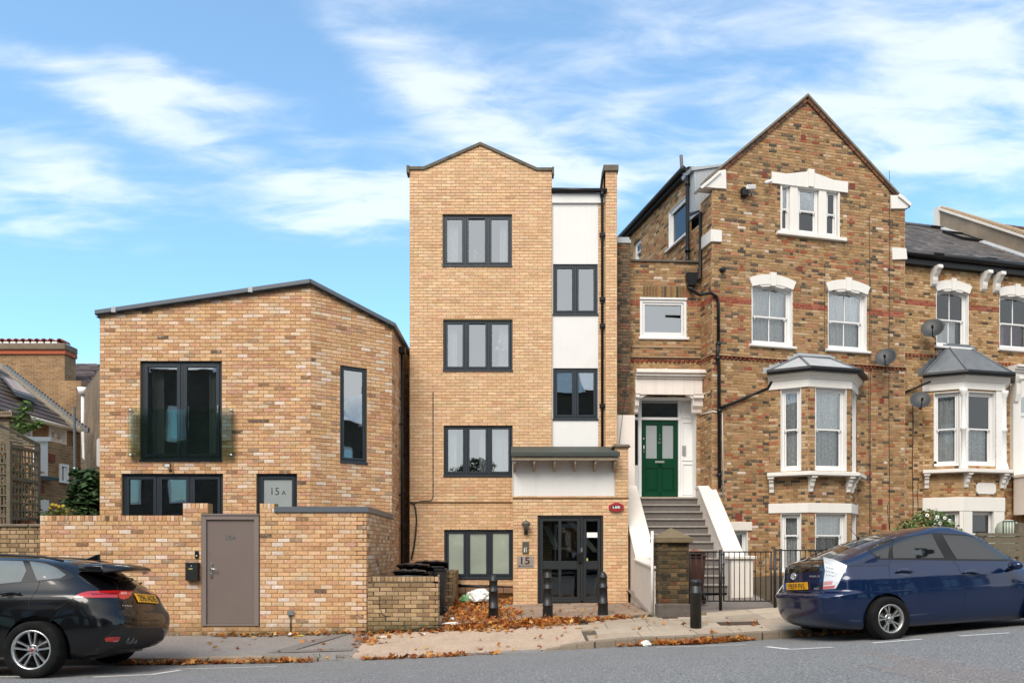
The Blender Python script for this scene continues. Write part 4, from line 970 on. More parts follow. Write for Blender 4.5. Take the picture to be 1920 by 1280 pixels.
# ------------------------------------------------------------------ entrance porch of the block
PP = Pl((-1, 16.97), (2.8, 16.97)); po = Thing('entrance_porch', 'projecting buff brick entrance porch with tiled canopy, white panel and black glazed doors', 'porch', (1.3, 16.97, .36))
def Pz(py): return CZ - (py - HY) / F * 16.97
px0, px1 = PP.u(962), PP.u(1178); dr_ = list(PP.rect(1008, 966, 1131, 1131))
po_out = [(px0, .1), (px1, .1), (px1, Pz(838)), (PP.u(1153), Pz(838)), (PP.u(1153), Pz(931)), (px0, Pz(931))]
wall(po, PP, po_out, [rp(*dr_)], MORT_N, reveal=.1, thick=.3)
bricks(po, PP, po_out, [rp(*dr_)], PAL_N, z0=Pz(966) - 60 * .075, seed=61, rough=.002)
finish_bricks(po, BR_N)
PPp = Pl((-1, 17.0), (2.8, 17.0)); k = MB(); k.pb(PPp, PPp.u(961), PPp.u(1153.5), Pz(931) + .0, Pz(858), -.2, .0); po.add('render_panel', k, RENDER)
k = MB(); k.pb(PP, px0 - .0, px1 + .012, Pz(935), Pz(932), -.02, .02); po.add('string_course', k, MATS['dark string brick'])
sd0 = PP.w(px0, 0).x; k = MB(); k.add([(sd0, 16.97, .1), (sd0, 18.3, .1), (sd0, 18.3, Pz(858)), (sd0, 16.97, Pz(858))], [(0, 3, 2, 1)]); x = PP.w(px1, 0).x; k.add([(x, 16.97, .1), (x, 18.3, .1), (x, 18.3, Pz(838)), (x, 16.97, Pz(838))], [(0, 1, 2, 3)]); po.add('side_wall', k, MORT_N)
# canopy
PCn = Pl((-1, 16.62), (2.8, 16.62)); cx0, cx1 = PCn.u(958), PCn.u(1162); cz = CZ - (856 - HY) / F * 16.62; czt = CZ - (847.5 - HY) / F * 16.62
k = MB(); k.prism(Pl((sd0 - .05, 0), (sd0 - .05, 1)), [(16.55, cz), (18.3, cz + .30), (18.3, cz + .42), (16.55, czt)], 0, -(cx1 - cx0)) if False else None
TILE = mat('mossy slate green canopy', C('4a524b', .6), .7, var=.2, scale=12, bump=.004)
XA, XB = PCn.w(cx0, 0).x, PCn.w(cx1, 0).x
k = MB(); k.hexa([(XA, 16.55, cz), (XB, 16.55, cz), (XB, 18.3, cz + .32), (XA, 18.3, cz + .32), (XA, 16.55, czt), (XB, 16.55, czt), (XB, 18.3, czt + .36), (XA, 18.3, czt + .36)]); cn = po.add('canopy', k, TILE, bevel=.012, segs=2)
WOOD = mat('weathered painted timber', C('b3a28b', .75), .8, var=.2, scale=14, stain=.5, stcol=(.12, .09, .06), stscale=5)
SOFF = mat('brown soffit board', C('9c8569', .7), .85, var=.2, scale=7, stain=.4, stcol=(.09, .06, .04), stscale=4)
k = MB(); k.box((XA + .02, 16.60, cz - .075), (XB - .02, 16.63, cz - .003)); po.add('fascia_board', k, WOOD, parent=cn)
k = MB(); k.add([(XA + .02, 16.63, cz - .045), (XB - .02, 16.63, cz - .045), (XB - .02, 17.0, cz - .02), (XA + .02, 17.0, cz - .02)], [(0, 3, 2, 1)]); po.add('soffit', k, SOFF, parent=cn)
for px in (963, 1000, 1039, 1077.5, 1116, 1153):
    u = PCn.u(px, .05); x = PCn.w(u, 0).x + .02; k = MB(); PX = Pl((x, 0), (x, 1))
    k.prism(PX, [(16.64, cz - .07), (16.64, cz - .14), (16.70, cz - .20), (16.99, cz - .30), (16.99, cz - .05)], -.025, .025); po.add('bracket', k, WOOD, parent=cn, bevel=.004)
# cap on the end parapet
k = MB(); x0, x1 = PP.w(PP.u(1153), 0).x - .02, x + 0; x1 = PP.w(px1, 0).x + .05; zc = Pz(838)
k.hexa([(x0 - .03, 16.90, zc), (x1, 16.90, zc), (x1, 18.3, zc), (x0 - .03, 18.3, zc), (x0 + .0, 16.93, zc + .06), (x1 - .04, 16.93, zc + .06), (x1 - .04, 18.3, zc + .14), (x0, 18.3, zc + .14)]); po.add('parapet_cap', k, COPN, bevel=.008)
k = MB(); k.box((x0 + .0, 16.97, Pz(858) - .2), (x1 - .05, 18.3, zc)); 
# entrance doors
u0, u1, z0, z1 = dr_; fr = .05; k = MB(); um = PP.u(1091)
frame_rect(k, PP, u0 - .003, u1 + .003, z0 + .02, z1 + .003, fr, -.13, -.03); k.pb(PP, um - .03, um + .03, z0 + .02, z1 - fr, -.13, -.03)
ent = po.add('entrance_frame', k, ANTH2, bevel=.004)
zm0, zm1 = Pz(1067), Pz(1051)
def leafdoor(a, b, cols, nm):
    k = MB(); st = .07
    frame_rect(k, PP, a, b, z0 + .03, z1 - fr - .006, st, -.11, -.04, tb=.12); k.pb(PP, a + st, b - st, zm0, zm1, -.11, -.04)
    cs = [a + st] + cols + [b - st]
    for c in cols: k.pb(PP, c - .035, c + .035, z0 + .15, zm0, -.11, -.04); k.pb(PP, c - .035, c + .035, zm1, z1 - fr - st, -.11, -.04)
    d = po.add(nm, k, ANTH2, bevel=.005)
    for i in range(len(cs) - 1):
        p = cs[i] + (.035 if i else 0); q = cs[i + 1] - (.035 if i < len(cs) - 2 else 0)
        pane(po, PP, p, q, z0 + .15, zm0, -.075, GLASSE, d); pane(po, PP, p, q, zm1, z1 - fr - st - .006, -.075, GLASSE, d)
    return d
GLASSE = glass_mat('entrance glass', (.55, .62, .58), .06)
d1 = leafdoor(u0 + fr + .004, um - .034, [(u0 + fr + um) / 2 - .02], 'door'); d2 = leafdoor(um + .034, u1 - fr - .004, [], 'side_light')
k = MB(); hx = PP.u(1087.5); k.pb(PP, hx - .05, hx + .05, Pz(1054), Pz(1036), -.04, .02); po.add('lock_case', k, BLACKP, parent=d1, bevel=.008)
k = MB(); k.pb(PP, PP.u(1089), PP.u(1092), Pz(1034), Pz(1027), -.04, .0); po.add('lock_cylinder', k, SILVER, parent=d1)
k = MB(); k.prism(PP, [(PP.u(1101), Pz(1007)), (PP.u(1123), Pz(1007)), (PP.u(1125), Pz(997.5)), (PP.u(1101), Pz(997.5))], -.070, -.068); po.add('paper_notice', k, mat('white paper', (.8, .82, .78), .8), parent=d2)
k = MB(); k.pb(PP, PP.u(1098), PP.u(1103), Pz(1051), Pz(1046), -.070, -.068); po.add('sticker', k, mat('yellow green sticker', C('c4cf7a', .8), .6), parent=d2)
# lobby: floor, walls, stair stringers and broom seen through the glass
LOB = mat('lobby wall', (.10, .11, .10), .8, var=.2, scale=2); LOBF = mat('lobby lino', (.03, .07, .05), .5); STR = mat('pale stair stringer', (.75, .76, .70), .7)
k = MB(); xa, xb = PP.w(u0, 0).x - .1, PP.w(u1, 0).x + .1
k.add([(xa, 17.1, z0), (xb, 17.1, z0), (xb, 20.5, z0), (xa, 20.5, z0), (xa, 17.1, z1), (xb, 17.1, z1), (xb, 20.5, z1), (xa, 20.5, z1)], [(3, 2, 6, 7), (0, 3, 7, 4), (2, 1, 5, 6), (4, 7, 6, 5)]); k.add([(xa, 17.1, z0 + .01), (xb, 17.1, z0 + .01), (xb, 20.5, z0 + .01), (xa, 20.5, z0 + .01)], [(0, 1, 2, 3)], m=1)
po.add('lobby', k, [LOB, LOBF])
k = MB()
for (ax, ay, bx, by, Y) in ((1017, 985, 1040, 1030, 17.9), (1062, 975, 1112, 1035, 17.6)):
    p, q = U(ax, ay, Y), U(bx, by, Y); o_ = Vector((.15, 0, 0)); t_ = Vector((0, .06, 0)); k.hexa([q, q + o_, q + o_ + t_, q + t_, p, p + o_, p + o_ + t_, p + t_])
q = U(1036, 1029, 17.9); k.hexa([q, q + Vector((.42, 0, 0)), q + Vector((.42, .3, 0)), q + Vector((0, .3, 0)), q + Vector((0, 0, .04)), q + Vector((.42, 0, .04)), q + Vector((.42, .3, .04)), q + Vector((0, .3, .04))])
po.add('staircase', k, STR)
k = MB(); k.tube([U(1119, 1078, 17.25), U(1113, 1120, 17.22)], .014, 6); k.lathe([(.0, 0), (.05, .02), (.05, .04), (.015, .09)], U(1113, 1126, 17.22), (0, 0, 1), 10); 
single('mop', k, mat('pale wood', C('b5a576', .7), .7), 'pale wooden mop leaning inside the glazed entrance side light', 'mop')

# lamp, intercom, number plate, alarm box
lp = Thing('wall_lamp', 'black carriage wall lamp with domed cap above the intercom', 'lamp', PP.P(986, 1000))
cx_, cz_ = PP.u(986), Pz(983); c = PP.w(cx_, cz_, .14)
k = MB(); k.lathe([(.105, -.004), (.11, .0), (.085, .045), (.045, .075), (.012, .088), (.01, .11)], c, (0, 0, 1), 18); lp.add('cap', k, mat('weathered bronze', C('6a6458', .7), .5, var=.2))
k = MB(); k.lathe([(.02, -.1), (.055, -.075), (.083, -.03), (.088, 0)], c, (0, 0, 1), 18); lp.add('lamp_shade', k, mat('smoky globe glass', (.16, .15, .13), .15, spec=.7))
k = MB(); k.lathe([(.02, -.16), (.035, -.145), (.03, -.10), (.02, -.095)], c, (0, 0, 1), 12); k.tube([c + Vector((0, 0, -.12)), c + Vector((0, .06, -.17)), c + Vector((0, .12, -.13))], .012, 6); k.pb(PP, cx_ - .04, cx_ + .04, cz_ - .23, cz_ - .05, 0, .025); lp.add('bracket', k, BLACKM)
ic = Thing('intercom', 'grey door intercom panel with two columns of buttons under the wall lamp', 'intercom', PP.P(985, 1037))
a0, a1, c0, c1 = PP.rect(979.5, 1014.5, 991.5, 1037); k = MB(); k.pb(PP, a0, a1, c0, c1, .008, .04); ic.add('panel', k, mat('bronze grey panel', C('6f6a60', .7), .4, metal=.4), bevel=.01, segs=2)
for j in range(4): k = MB(); k.pb(PP, a0 + .075, a0 + .098, c0 + .035 + j * .03, c0 + .053 + j * .03, .04, .045); ic.add('button', k, mat('pale key', (.7, .68, .62), .5))
k = MB(); k.pb(PP, a0 + .035, a0 + .055, c0 + .03, c0 + .13, .04, .043); ic.add('name_strip', k, MATS['pale key'])
npt = Thing('number_plate', 'brushed metal plate reading 15 and POSTBOX beside the entrance', 'sign', PP.P(985, 1065))
a0, a1, c0, c1 = PP.rect(969.5, 1042, 1001.5, 1064.5); k = MB(); k.pb(PP, a0, a1, c0, c1, .008, .013); npt.add('plate', k, mat('brushed plate', C('b8a79b', .75), .45, metal=.3), bevel=.002)
LET = MATS['black lettering']; text_on(npt, 'lettering', '15', PP, PP.u(985), Pz(1050.5), .015, .165, LET, w=.20, bold=.02)
text_on(npt, 'lettering', 'POSTBOX', PP, PP.u(989), Pz(1060.8), .015, .032, LET, w=.24)
k = MB(); uu, zz_ = PP.u(974.5), Pz(1060.8); k.prism(PP, [(uu - .03, zz_), (uu, zz_ + .022), (uu, zz_ + .006), (uu + .028, zz_ + .006), (uu + .028, zz_ - .006), (uu, zz_ - .006), (uu, zz_ - .022)], .013, .0155); npt.add('arrow', k, LET)
al = Thing('alarm_box', 'red six-sided burglar alarm box reading LEE high beside the porch door', 'alarm box', PP.P(1155, 960))
uu, zz_ = PP.u(1155), Pz(950.5); w_, h_ = PP.u(1169) - uu, Pz(942) - zz_
hexp = [(uu - w_, zz_ - h_ * .45), (uu - w_ * .35, zz_ - h_), (uu + w_ * .35, zz_ - h_), (uu + w_, zz_ - h_ * .45), (uu + w_, zz_ + h_ * .45), (uu + w_ * .3, zz_ + h_), (uu - w_ * .3, zz_ + h_), (uu - w_, zz_ + h_ * .45)]
k = MB(); k.prism(PP, hexp, .008, .07); al.add('housing', k, mat('alarm red', C('b52d35', .8), .4), bevel=.012, segs=2)
k = MB(); k.pb(PP, uu - w_ * .66, uu + w_ * .66, zz_ - .04, zz_ + .04, .07, .0725); al.add('name_band', k, mat('dark band', (.03, .02, .03), .5)); text_on(al, 'lettering', 'LEE', PP, uu, zz_ - .002, .074, .045, CURT, w=.17, bold=.03)
# ------------------------------------------------------------------ victorian details
def arc_pts(u0, u1, z, rise, n=10): 
    return [(lerp(u0, u1, i / n), z + rise * (1 - (2 * i / n - 1) ** 2)) for i in range(n + 1)]
def sash(th, pl, u0, u1, z0, z1, rise=0.0, bars=1, lace=None, sill=True, back=.10, mid=.48, st=.055, reveal=True, roomm=None, curt=None, glass=None, sillw=.09, seed=0, darktop=False):
    """white box sash window in an opening; z1 is the springing, rise the arch height; returns window, hole polygon"""
    glass = glass or GLASSL
    hole = [(u0, z0), (u1, z0)] + arc_pts(u0, u1, z1, rise)[::-1] if rise else rp(u0, u1, z0, z1)
    def head(m):    # arch head under an inset m
        return arc_pts(u0 + m, u1 - m, z1 - m * .6, rise * (1 - 2 * m / (u1 - u0))) if rise else [(u0 + m, z1 - m), (u1 - m, z1 - m)]
    def band(o, i, za, d0, d1, mb):     # frame between two arch outlines
        A = [(u0 + o, za)] + head(o) + [(u1 - o, za)]; B = [(u0 + i, za)] + head(i) + [(u1 - i, za)]
        mb.prism(pl, A + B[::-1], d0, d1)
    mb = MB()
    if reveal: 
        A = [(u0 - .004, z0)] + (arc_pts(u0 - .004, u1 + .004, z1, rise) if rise else [(u0 - .004, z1 + .003), (u1 + .004, z1 + .003)]) + [(u1 + .004, z0)]
        B = [(u0 + .014, z0)] + head(.014) + [(u1 - .014, z0)]
        mb.prism(pl, A + B[::-1], -back, .004)
    band(min(.012, (u1 - u0) * .04), min(.07, (u1 - u0) * .15), z0 + .02, -back - .1, -back, mb)
    mb.pb(pl, u0 + .012, u1 - .012, z0, z0 + .05, -back - .1, -back + .03)
    w_ = th.add('window', mb, WHITEP, bevel=.003)
    zm = z0 + (z1 + rise - z0) * mid; fr = min(.072, (u1 - u0) * .16); st = min(st, (u1 - u0) * .14)
    # lower sash (inner), upper sash (outer)
    k = MB(); a, b = u0 + fr, u1 - fr; frame_rect(k, pl, a, b, z0 + .05, zm + .02, st * .8, -back - .085, -back - .045, tb=.085)
    for i in range(1, bars + 1): uu = lerp(a, b, i / (bars + 1)); k.pb(pl, uu - .011, uu + .011, z0 + .13, zm, -back - .08, -back - .045)
    k.pb(pl, a, b, zm - .018, zm + .022, -back - .09, -back - .02); th.add('lower_sash', k, WHITEP, parent=w_, bevel=.003)
    k = MB(); A = [(a, zm)] + head(fr) + [(b, zm)]; B = [(a + st * .7, zm)] + head(fr + st * .7) + [(b - st * .7, zm)]; k.prism(pl, A + B[::-1], -back - .045, -back - .008)
    k.pb(pl, a, b, zm - .015, zm + .022, -back - .045, -back - .008)
    for i in range(1, bars + 1):
        uu = lerp(a, b, i / (bars + 1)); zt = z1 - fr * .6 + rise * .8; k.pb(pl, uu - .011, uu + .011, zm, zt, -back - .04, -back - .01)
    for s in (-1, 1): uu = (a + b) / 2 + s * (b - a) * .42; k.prism(pl, [(uu - .02 * s * 0 - .018, zm - .05), (uu + .018, zm - .05), (uu + .018, zm), (uu - .018, zm)], -back - .04, -back - .012)
    th.add('upper_sash', k, WHITEP, parent=w_, bevel=.003)
    k = MB(); k.add([pl.w(a, z0 + .1, -back - .065), pl.w(b, z0 + .1, -back - .065), pl.w(b, zm, -back - .065), pl.w(a, zm, -back - .065)], [(0, 1, 2, 3)]); th.add('pane', k, glass, parent=w_)
    k = MB(); A = [(a, zm)] + head(fr) + [(b, zm)]; k.prism(pl, A, -back - .03, -back - .027); th.add('pane', k, glass, parent=w_)
    zr = z1 + rise
    if lace: curtain(th, pl, a, b, z0 + .06, zr - .06, -back - .16, lace, w_, folds=.10, amp=.022, seed=seed, name='net_curtain', z1f=(lambda u: z1 - .05 + rise * (1 - (2 * (u - u0) / (u1 - u0) - 1) ** 2)) if rise else None)
    if curt: curt(w_)
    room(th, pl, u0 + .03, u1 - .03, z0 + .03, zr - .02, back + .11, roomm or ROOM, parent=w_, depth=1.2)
    if sill:
        k = MB(); s0, s1 = u0 - sillw * .9, u1 + sillw * .9; P_ = [(.0, -.075), (.07, -.075), (.085, -.06), (.085, -.015), (.0, .012), (-back + .02, .02), (-back + .02, -.075)]
        n = len(P_); vs = [pl.w(s0, z0 + z, d) for d, z in P_] + [pl.w(s1, z0 + z, d) for d, z in P_]
        k.add(vs, [(i, (i + 1) % n, (i + 1) % n + n, i + n) for i in range(n)] + [tuple(range(n))[::-1], tuple(range(n, 2 * n))]); th.add('sill', k, WHITEP, parent=w_)
    return w_, hole
def arch_head(th, pl, u0, u1, z, rise, h=.25, flare=.10, d=.045, m=None, drop=.05):
    """painted segmental arch with keystone and stepped soffit"""
    m = m or CREAMW; k = MB()
    inn = arc_pts(u0, u1, z, rise, 14); out_ = arc_pts(u0 - flare, u1 + flare, z + h * .8, rise * 1.15 + h * .12, 14)
    k.prism(pl, inn + out_[::-1], -.02, d); ah = th.add('arch_head', k, m, bevel=.006)
    uc = (u0 + u1) / 2; kw = (u1 - u0) * .075; k = MB(); zt = z + h * .8 + rise * 1.15 + h * .12
    k.prism(pl, [(uc - kw * .8, z + rise - .045), (uc + kw * .8, z + rise - .045), (uc + kw, zt + .045), (uc - kw, zt + .045)], -.02, d + .03); th.add('keystone', k, m, parent=ah, bevel=.005)
    k = MB(); q = (u1 - u0) * .18; k.prism(pl, [(u0 + q, z + rise * .5), (uc - kw, z + rise - .01), (uc - kw, z + rise - .05), (u0 + q * 1.3, z + rise * .55 - .035)], -.08, d - .008); k.prism(pl, [(u1 - q, z + rise * .5), (u1 - q * 1.3, z + rise * .55 - .035), (uc + kw, z + rise - .05), (uc + kw, z + rise - .01)], -.08, d - .008)
    th.add('soffit_step', k, m, parent=ah); return ah
CREAMW = mat('warm white masonry paint', (.73, .70, .65), .55, var=.03, scale=2, bump=.001, bscale=40, stain=.14, stcol=(.45, .4, .33), stscale=2, streak=.15)
REDT = mat('red terracotta vent', C('a04e3e', .62), .8, var=.15, scale=30)
def airbrick(th, pl, px, py, s=.14):
    u, z = pl.uz(px, py); k = MB(); k.pb(pl, u - s / 2, u + s / 2, z - s / 2, z + s / 2, -.01, .012)
    for i in range(5): zz_ = z - s / 2 + s * (i + .5) / 5; k.pb(pl, u - s * .42, u + s * .42, zz_ - .004, zz_ + .004, .01, .016)
    th.add('air_brick', k, REDT)
def dentils(th, pl, u0, u1, z, m=None, step=.118, seed=1, name='dentil_course'):
    k = MB(); u = u0; r = random.Random(seed)
    while u < u1 - .06:
        a = .785; c = u + step / 2; h = .065     # bricks laid diagonally: a triangular prow each
        c0 = C(r.choice(('a8563c', '9c4c36', 'b06548', '8a4634')), .62)
        vs = [pl.w(c - .058, z, 0), pl.w(c, z, .058), pl.w(c + .058, z, 0)]; vs += [v + Vector((0, 0, h)) for v in vs]
        k.add(vs, [(0, 1, 4, 3), (1, 2, 5, 4), (3, 4, 5), (2, 1, 0)], col=c0); u += step
    return th.add(name, k, m or BR_V, kind='stuff')
def pipe(th, pts, r=.034, name='pipe', m=None, collars=()):
    k = MB(); k.tube(pts, r, 10)
    for i in collars: p = Vector(i); k.lathe([(r * 1.45, -.04), (r * 1.45, .04)], p, (0, 0, 1), 10)
    return th.add(name, k, m or BLACKP)

# ================================================================== tall victorian house
tq = Vector((1, .24)).normalized()
PV = Pl((4.937, 18.43), (10.39, 18.43 + .24 * (10.39 - 4.937)))
PVr = Pl((4.80, 19.0), (4.937, 18.43)); PVs = Pl((3.47, 24.5), (4.80, 19.0))
vh = Thing('victorian_house', 'tall yellow stock brick gabled house with white arched windows and canted bay', 'house', (7.6, 18.9, .7))
LV = PV.len; zb = .3
zgl = PV.z(1335, 338); zgr = PV.z(1697, 388); ua, za = PV.uz(1512, 190)
voutl = [(0, zb), (LV, zb), (LV, zgr), (ua, za), (0, zgl)]
vholes = []
# first floor sashes
specs = []
for (x0, x1, xm, yt, ys, rise) in ((1409.5, 1485.5, 1447, 541, 647, .09), (1552.5, 1624.5, 1588, 550, 656, .09)):
    u0, u1 = PV.u(x0), PV.u(x1); z1 = PV.z(xm, yt); z0 = PV.z(xm, ys); specs.append((u0, u1, z0, z1, rise))
    w_, h_ = sash(vh, PV, u0, u1, z0, z1, rise, 1, LACE, seed=len(specs)); vholes.append(h_)
    arch_head(vh, PV, u0 - .0, u1 + .0, z1 + .0, rise, h=.26, flare=.09, m=CREAMW)
# attic triple light
za0 = PV.z(1515, 440); zat = PV.z(1515, 351)
tri = [(1466, 1481, 0), (1495.5, 1535, 1), (1549, 1571, 0)]
tu0, tu1 = PV.u(1464), PV.u(1573); vholes.append(rp(tu0 + .02, tu1 - .02, za0, zat))
for (x0, x1, c) in tri:
    u0, u1 = PV.u(x0), PV.u(x1); sash(vh, PV, u0, u1, za0, zat - (0 if c else .02), 0, 0, None, sill=False, back=.04, reveal=False, st=.04, roomm=ROOM, curt=None, mid=.5)
k = MB(); 
for (x0, x1) in ((1463, 1466), (1481, 1495.5), (1535, 1549), (1571, 1574)): k.pb(PV, PV.u(x0), PV.u(x1), za0, zat, -.12, .02)
k.pb(PV, tu0, tu1, zat, zat + .04, -.16, .028)
sr = vh.add('window_surround', k, CREAMW, bevel=.006)
hd0, hd1 = PV.u(1446), PV.u(1588); hz0, hz1 = PV.z(1517, 354), PV.z(1517, 333); um = (hd0 + hd1) / 2; rh = .12
k = MB(); k.prism(PV, [(hd0, hz0), (hd1, hz0), (hd1, hz1), (hd1 - .42, hz1), (um + .1, hz1 + rh), (um - .1, hz1 + rh), (hd0 + .42, hz1), (hd0, hz1)], -.02, .05); vh.add('header', k, CREAMW, parent=sr, bevel=.006)
k = MB(); k.prism(PV, [(um - .075, hz0 + .02), (um + .075, hz0 + .02), (um + .09, hz1 + rh + .06), (um - .09, hz1 + rh + .06)], 0, .085); vh.add('keystone', k, CREAMW, parent=sr, bevel=.005)
k = MB()
for (x0, x1) in ((1466, 1481), (1495.5, 1535), (1549, 1571)): a, b = PV.u(x0), PV.u(x1); k.prism(PV, [(a, zat - .005), (a + .04, zat - .06), (b - .04, zat - .06), (b, zat - .005), (b, zat + .03), (a, zat + .03)], -.12, .02)
vh.add('soffit_step', k, CREAMW, parent=sr)
s0, s1 = PV.u(1455), PV.u(1584); k = MB(); k.prism(PV, [(s0, za0 - .10), (s1, za0 - .10), (s1, za0 - .01), (s0, za0 - .01)], -.12, .10); vh.add('sill', k, CREAMW, parent=sr, bevel=.008)
# basement window at the side of the steps
bu0, bu1 = PV.u(1376), PV.u(1402); bz1 = PV.z(1389, 995); w_, h_ = sash(vh, PV, bu0, bu1, bz1 - 1.1, bz1, 0, 0, LACE2, back=.1, st=.04); vholes.append(h_)
k = MB(); k.pb(PV, PV.u(1369), PV.u(1409), PV.z(1389, 994), PV.z(1389, 978), -.02, .04); vh.add('lintel', k, CREAM, bevel=.006)
# openings behind the bay are simply covered by it
bayL, bayR = PV.u(1442), PV.u(1606)
zband = PV.z(1487, 572.5)
bay_hole = rp(bayL + .02, bayR - .02, .35, PV.z(1525, 700))
vholes.append(bay_hole)
wall(vh, PV, voutl, vholes, MORT_V, reveal=.2, thick=.0, rmat=WHITEP)
V0 = zband - 120 * .0745
bands = [(zband - .075, zband + .075, PAL_R)]
bricks(vh, PV, voutl, vholes, PAL_V, bw=.222, bh=.0635, jo=.011, bond='flemish', z0=V0, seed=71, bands=bands, rough=.002)
zr_ = PV.z(1335, 560)
ro = [(0, zb), (PVr.len, zb), (PVr.len, zgl - .3), (0, zgl - .3)]
wall(vh, PVr, ro, [], MORT_V, thick=0); bricks(vh, PVr, ro, [], PAL_V, bw=.222, bh=.0635, jo=.011, bond='flemish', z0=V0, seed=72, bands=bands)
ze = 11.42; us0 = 0; uw = PVs.rect(1254, 383, 1287, 457); usm = PVs.rect(1187.5, 450, 1202, 492)
uw = (PVs.u(1254), PVs.u(1286.5), PVs.z(1254, 468), PVs.z(1254, 398)); usm = (PVs.u(1188), PVs.u(1202), PVs.z(1188, 496), PVs.z(1188, 458))
so = [(0, 6.5), (PVs.len, 6.5), (PVs.len, 9.9), (PVs.len - .5, 9.9), (PVs.len - .5, ze), (0, ze)]
w_, h1 = sash(vh, PVs, *uw, 0, 0, None, sill=True, back=.03, reveal=True, mid=.97); w_, h2 = sash(vh, PVs, *usm, 0, 0, None, sill=False, back=.06, reveal=False)
wall(vh, PVs, so, [h1, h2], MORT_V, thick=0); bricks(vh, PVs, so, [h1, h2], PAL_V, bw=.222, bh=.0635, jo=.011, bond='flemish', z0=V0, seed=73)
# eaves of the side roof, metal-clad dormer cheek
k = MB(); k.pb(PVs, -.2, PVs.len - .55, ze, ze + .16, -.3, .14); k.tube([PVs.w(-.2, ze + .13, .2), PVs.w(PVs.len - .55, ze + .13, .2)], .07, 8); vh.add('eaves_gutter', k, mat('black bitumen eaves', (.010, .010, .011), .6, var=.2, bump=.003))
k = MB(); k.add([PVs.w(-.2, ze + .16, .1), PVs.w(PVs.len - .5, ze + .16, .1), PVs.w(PVs.len - .5, ze + .35, -2.5), PVs.w(-.2, ze + .35, -2.5)], [(0, 1, 2, 3)]); vh.add('flat_roof', k, LEADD)
PD_ = Pl(PV.w(-1.2, 0, -.75).to_2d(), PV.w(2, 0, -.75).to_2d())
k = MB(); k.prism(PD_, [PD_.uz(*p) for p in ((1301, 319), (1352, 312), (1356, 380), (1320, 395), (1306, 402))], -.5, 0)
for i in range(6): u = PD_.u(1306 + i * 7); k.pb(PD_, u - .006, u + .006, PD_.z(1320, 392), PD_.z(1320, 320), 0, .012)
ck = vh.add('dormer_cheek', k, LEAD); k = MB(); k.prism(PD_, [PD_.uz(*p) for p in ((1294, 315), (1352, 309), (1352, 313), (1296, 321))], -.5, .04); vh.add('cheek_flashing', k, LEAD, parent=ck)
# corbelled course and dentils
zd = PV.z(1380, 674)
for pl, a, b in ((PV, 0, bayL - .12), (PV, bayR + .12, LV), (PVr, 0, PVr.len)): dentils(vh, pl, a, b, zd)
dentils(vh, PV, bayL - .1, bayR + .1, zd)
k = MB()
for pl, a, b in ((PV, -.03, LV), (PVr, 0, PVr.len + .03)): k.pb(pl, a, b, zd + .066, zd + .075, -.01, .062)
vh.add('drip_course', k, MORT_V)
# gable: brick-on-edge verge, stone coping, painted kneelers
for (p, q, nm) in (((0, zgl), (ua, za), 1), ((ua, za), (LV, zgr), 2)):
    a, b = Vector(p), Vector(q); d = (b - a).normalized(); n = Vector((-d.y, d.x)); L = (b - a).length; c = 0; r = random.Random(nm); k = MB()
    while c < L - .02:
        e = min(c + .215, L); A = a + d * c; B = a + d * (e - .008); col = C(r.choice(('7f5540', '8a5c44', '6f4a3a', '5e4638', '945f45')), .6)
        k.prism(PV, [tuple(A - n * .02), tuple(B - n * .02), tuple(B + n * .075), tuple(A + n * .075)], -.02, .045, col=col); c += .225
    vh.add('verge_course', k, BR_V, kind='stuff')
k = coping(PV, [(-.16, zgl - .03), (ua, za + .10), (LV + .10, zgr - .02)], out_=.075, h=.05, back=.3); vh.add('gable_coping', k, STONE)
for (ps, side) in (([(1312, 352), (1330, 336), (1346, 322), (1359, 320), (1360, 356), (1333, 354)], -1), ([(1668, 368), (1680, 368), (1688, 372), (1703, 386), (1700, 391), (1694, 393), (1669, 393)], 1)):
    k = MB(); k.prism(PV, [PV.uz(*p) for p in ps], -.25, .06); kn = vh.add('kneeler', k, CREAMW, bevel=.008)
    k = MB(); pp_ = [(1309, 354), (1326, 340), (1345, 323), (1349, 326), (1331, 342), (1313, 357)] if side < 0 else [(1682, 366), (1690, 371), (1704, 385), (1702, 389), (1688, 377), (1680, 371)]
    k.prism(PV, [PV.uz(*p) for p in pp_], -.25, .10); vh.add('kneeler_moulding', k, CREAMW, parent=kn)
# painted quoin blocks lower down
k = MB(); k.prism(PV, [PV.uz(*p) for p in ((1333, 431), (1352, 433), (1352, 455), (1336, 454), (1333, 444))], -.1, .05); k.pb(PVr, 0.1, PVr.len + .04, PV.z(1335, 454), PV.z(1335, 431), -.02, .05); vh.add('corbel_block', k, CREAMW, bevel=.006)
k = MB(); k.prism(PV, [PV.uz(*p) for p in ((1671, 465), (1697, 467), (1699, 487), (1672, 488))], -.1, .05); vh.add('corbel_block', k, CREAMW, bevel=.006)
for p in ((1506, 258), (1433, 328), (1598.5, 349), (1500, 504), (1658.5, 541), (1653, 751), (1650, 941), (1657, 987)): airbrick(vh, PV, *p)
airbrick(vh, PV, 1385, 969, .19)
# main roof behind gable
k = MB(); A = PV.w(.35, zgl + .3, -.05); B = PV.w(LV - .02, zgr, -.05); Cc = PV.w(ua, za + .05, -.05); back_ = -PV.n.to_3d() * 5.5
k.add([A, Cc, B, A + back_, Cc + back_, B + back_], [(0, 1, 4, 3), (1, 2, 5, 4), (3, 4, 5)]); vh.add('roof', k, LEADD)
k = MB(); a = PV.w(LV, .3, 0); b = a + back_; k.add([a, b, b + Vector((0, 0, zgr - .3)), a + Vector((0, 0, zgr - .3))], [(0, 1, 2, 3)]); vh.add('party_wall', k, MORT_V)

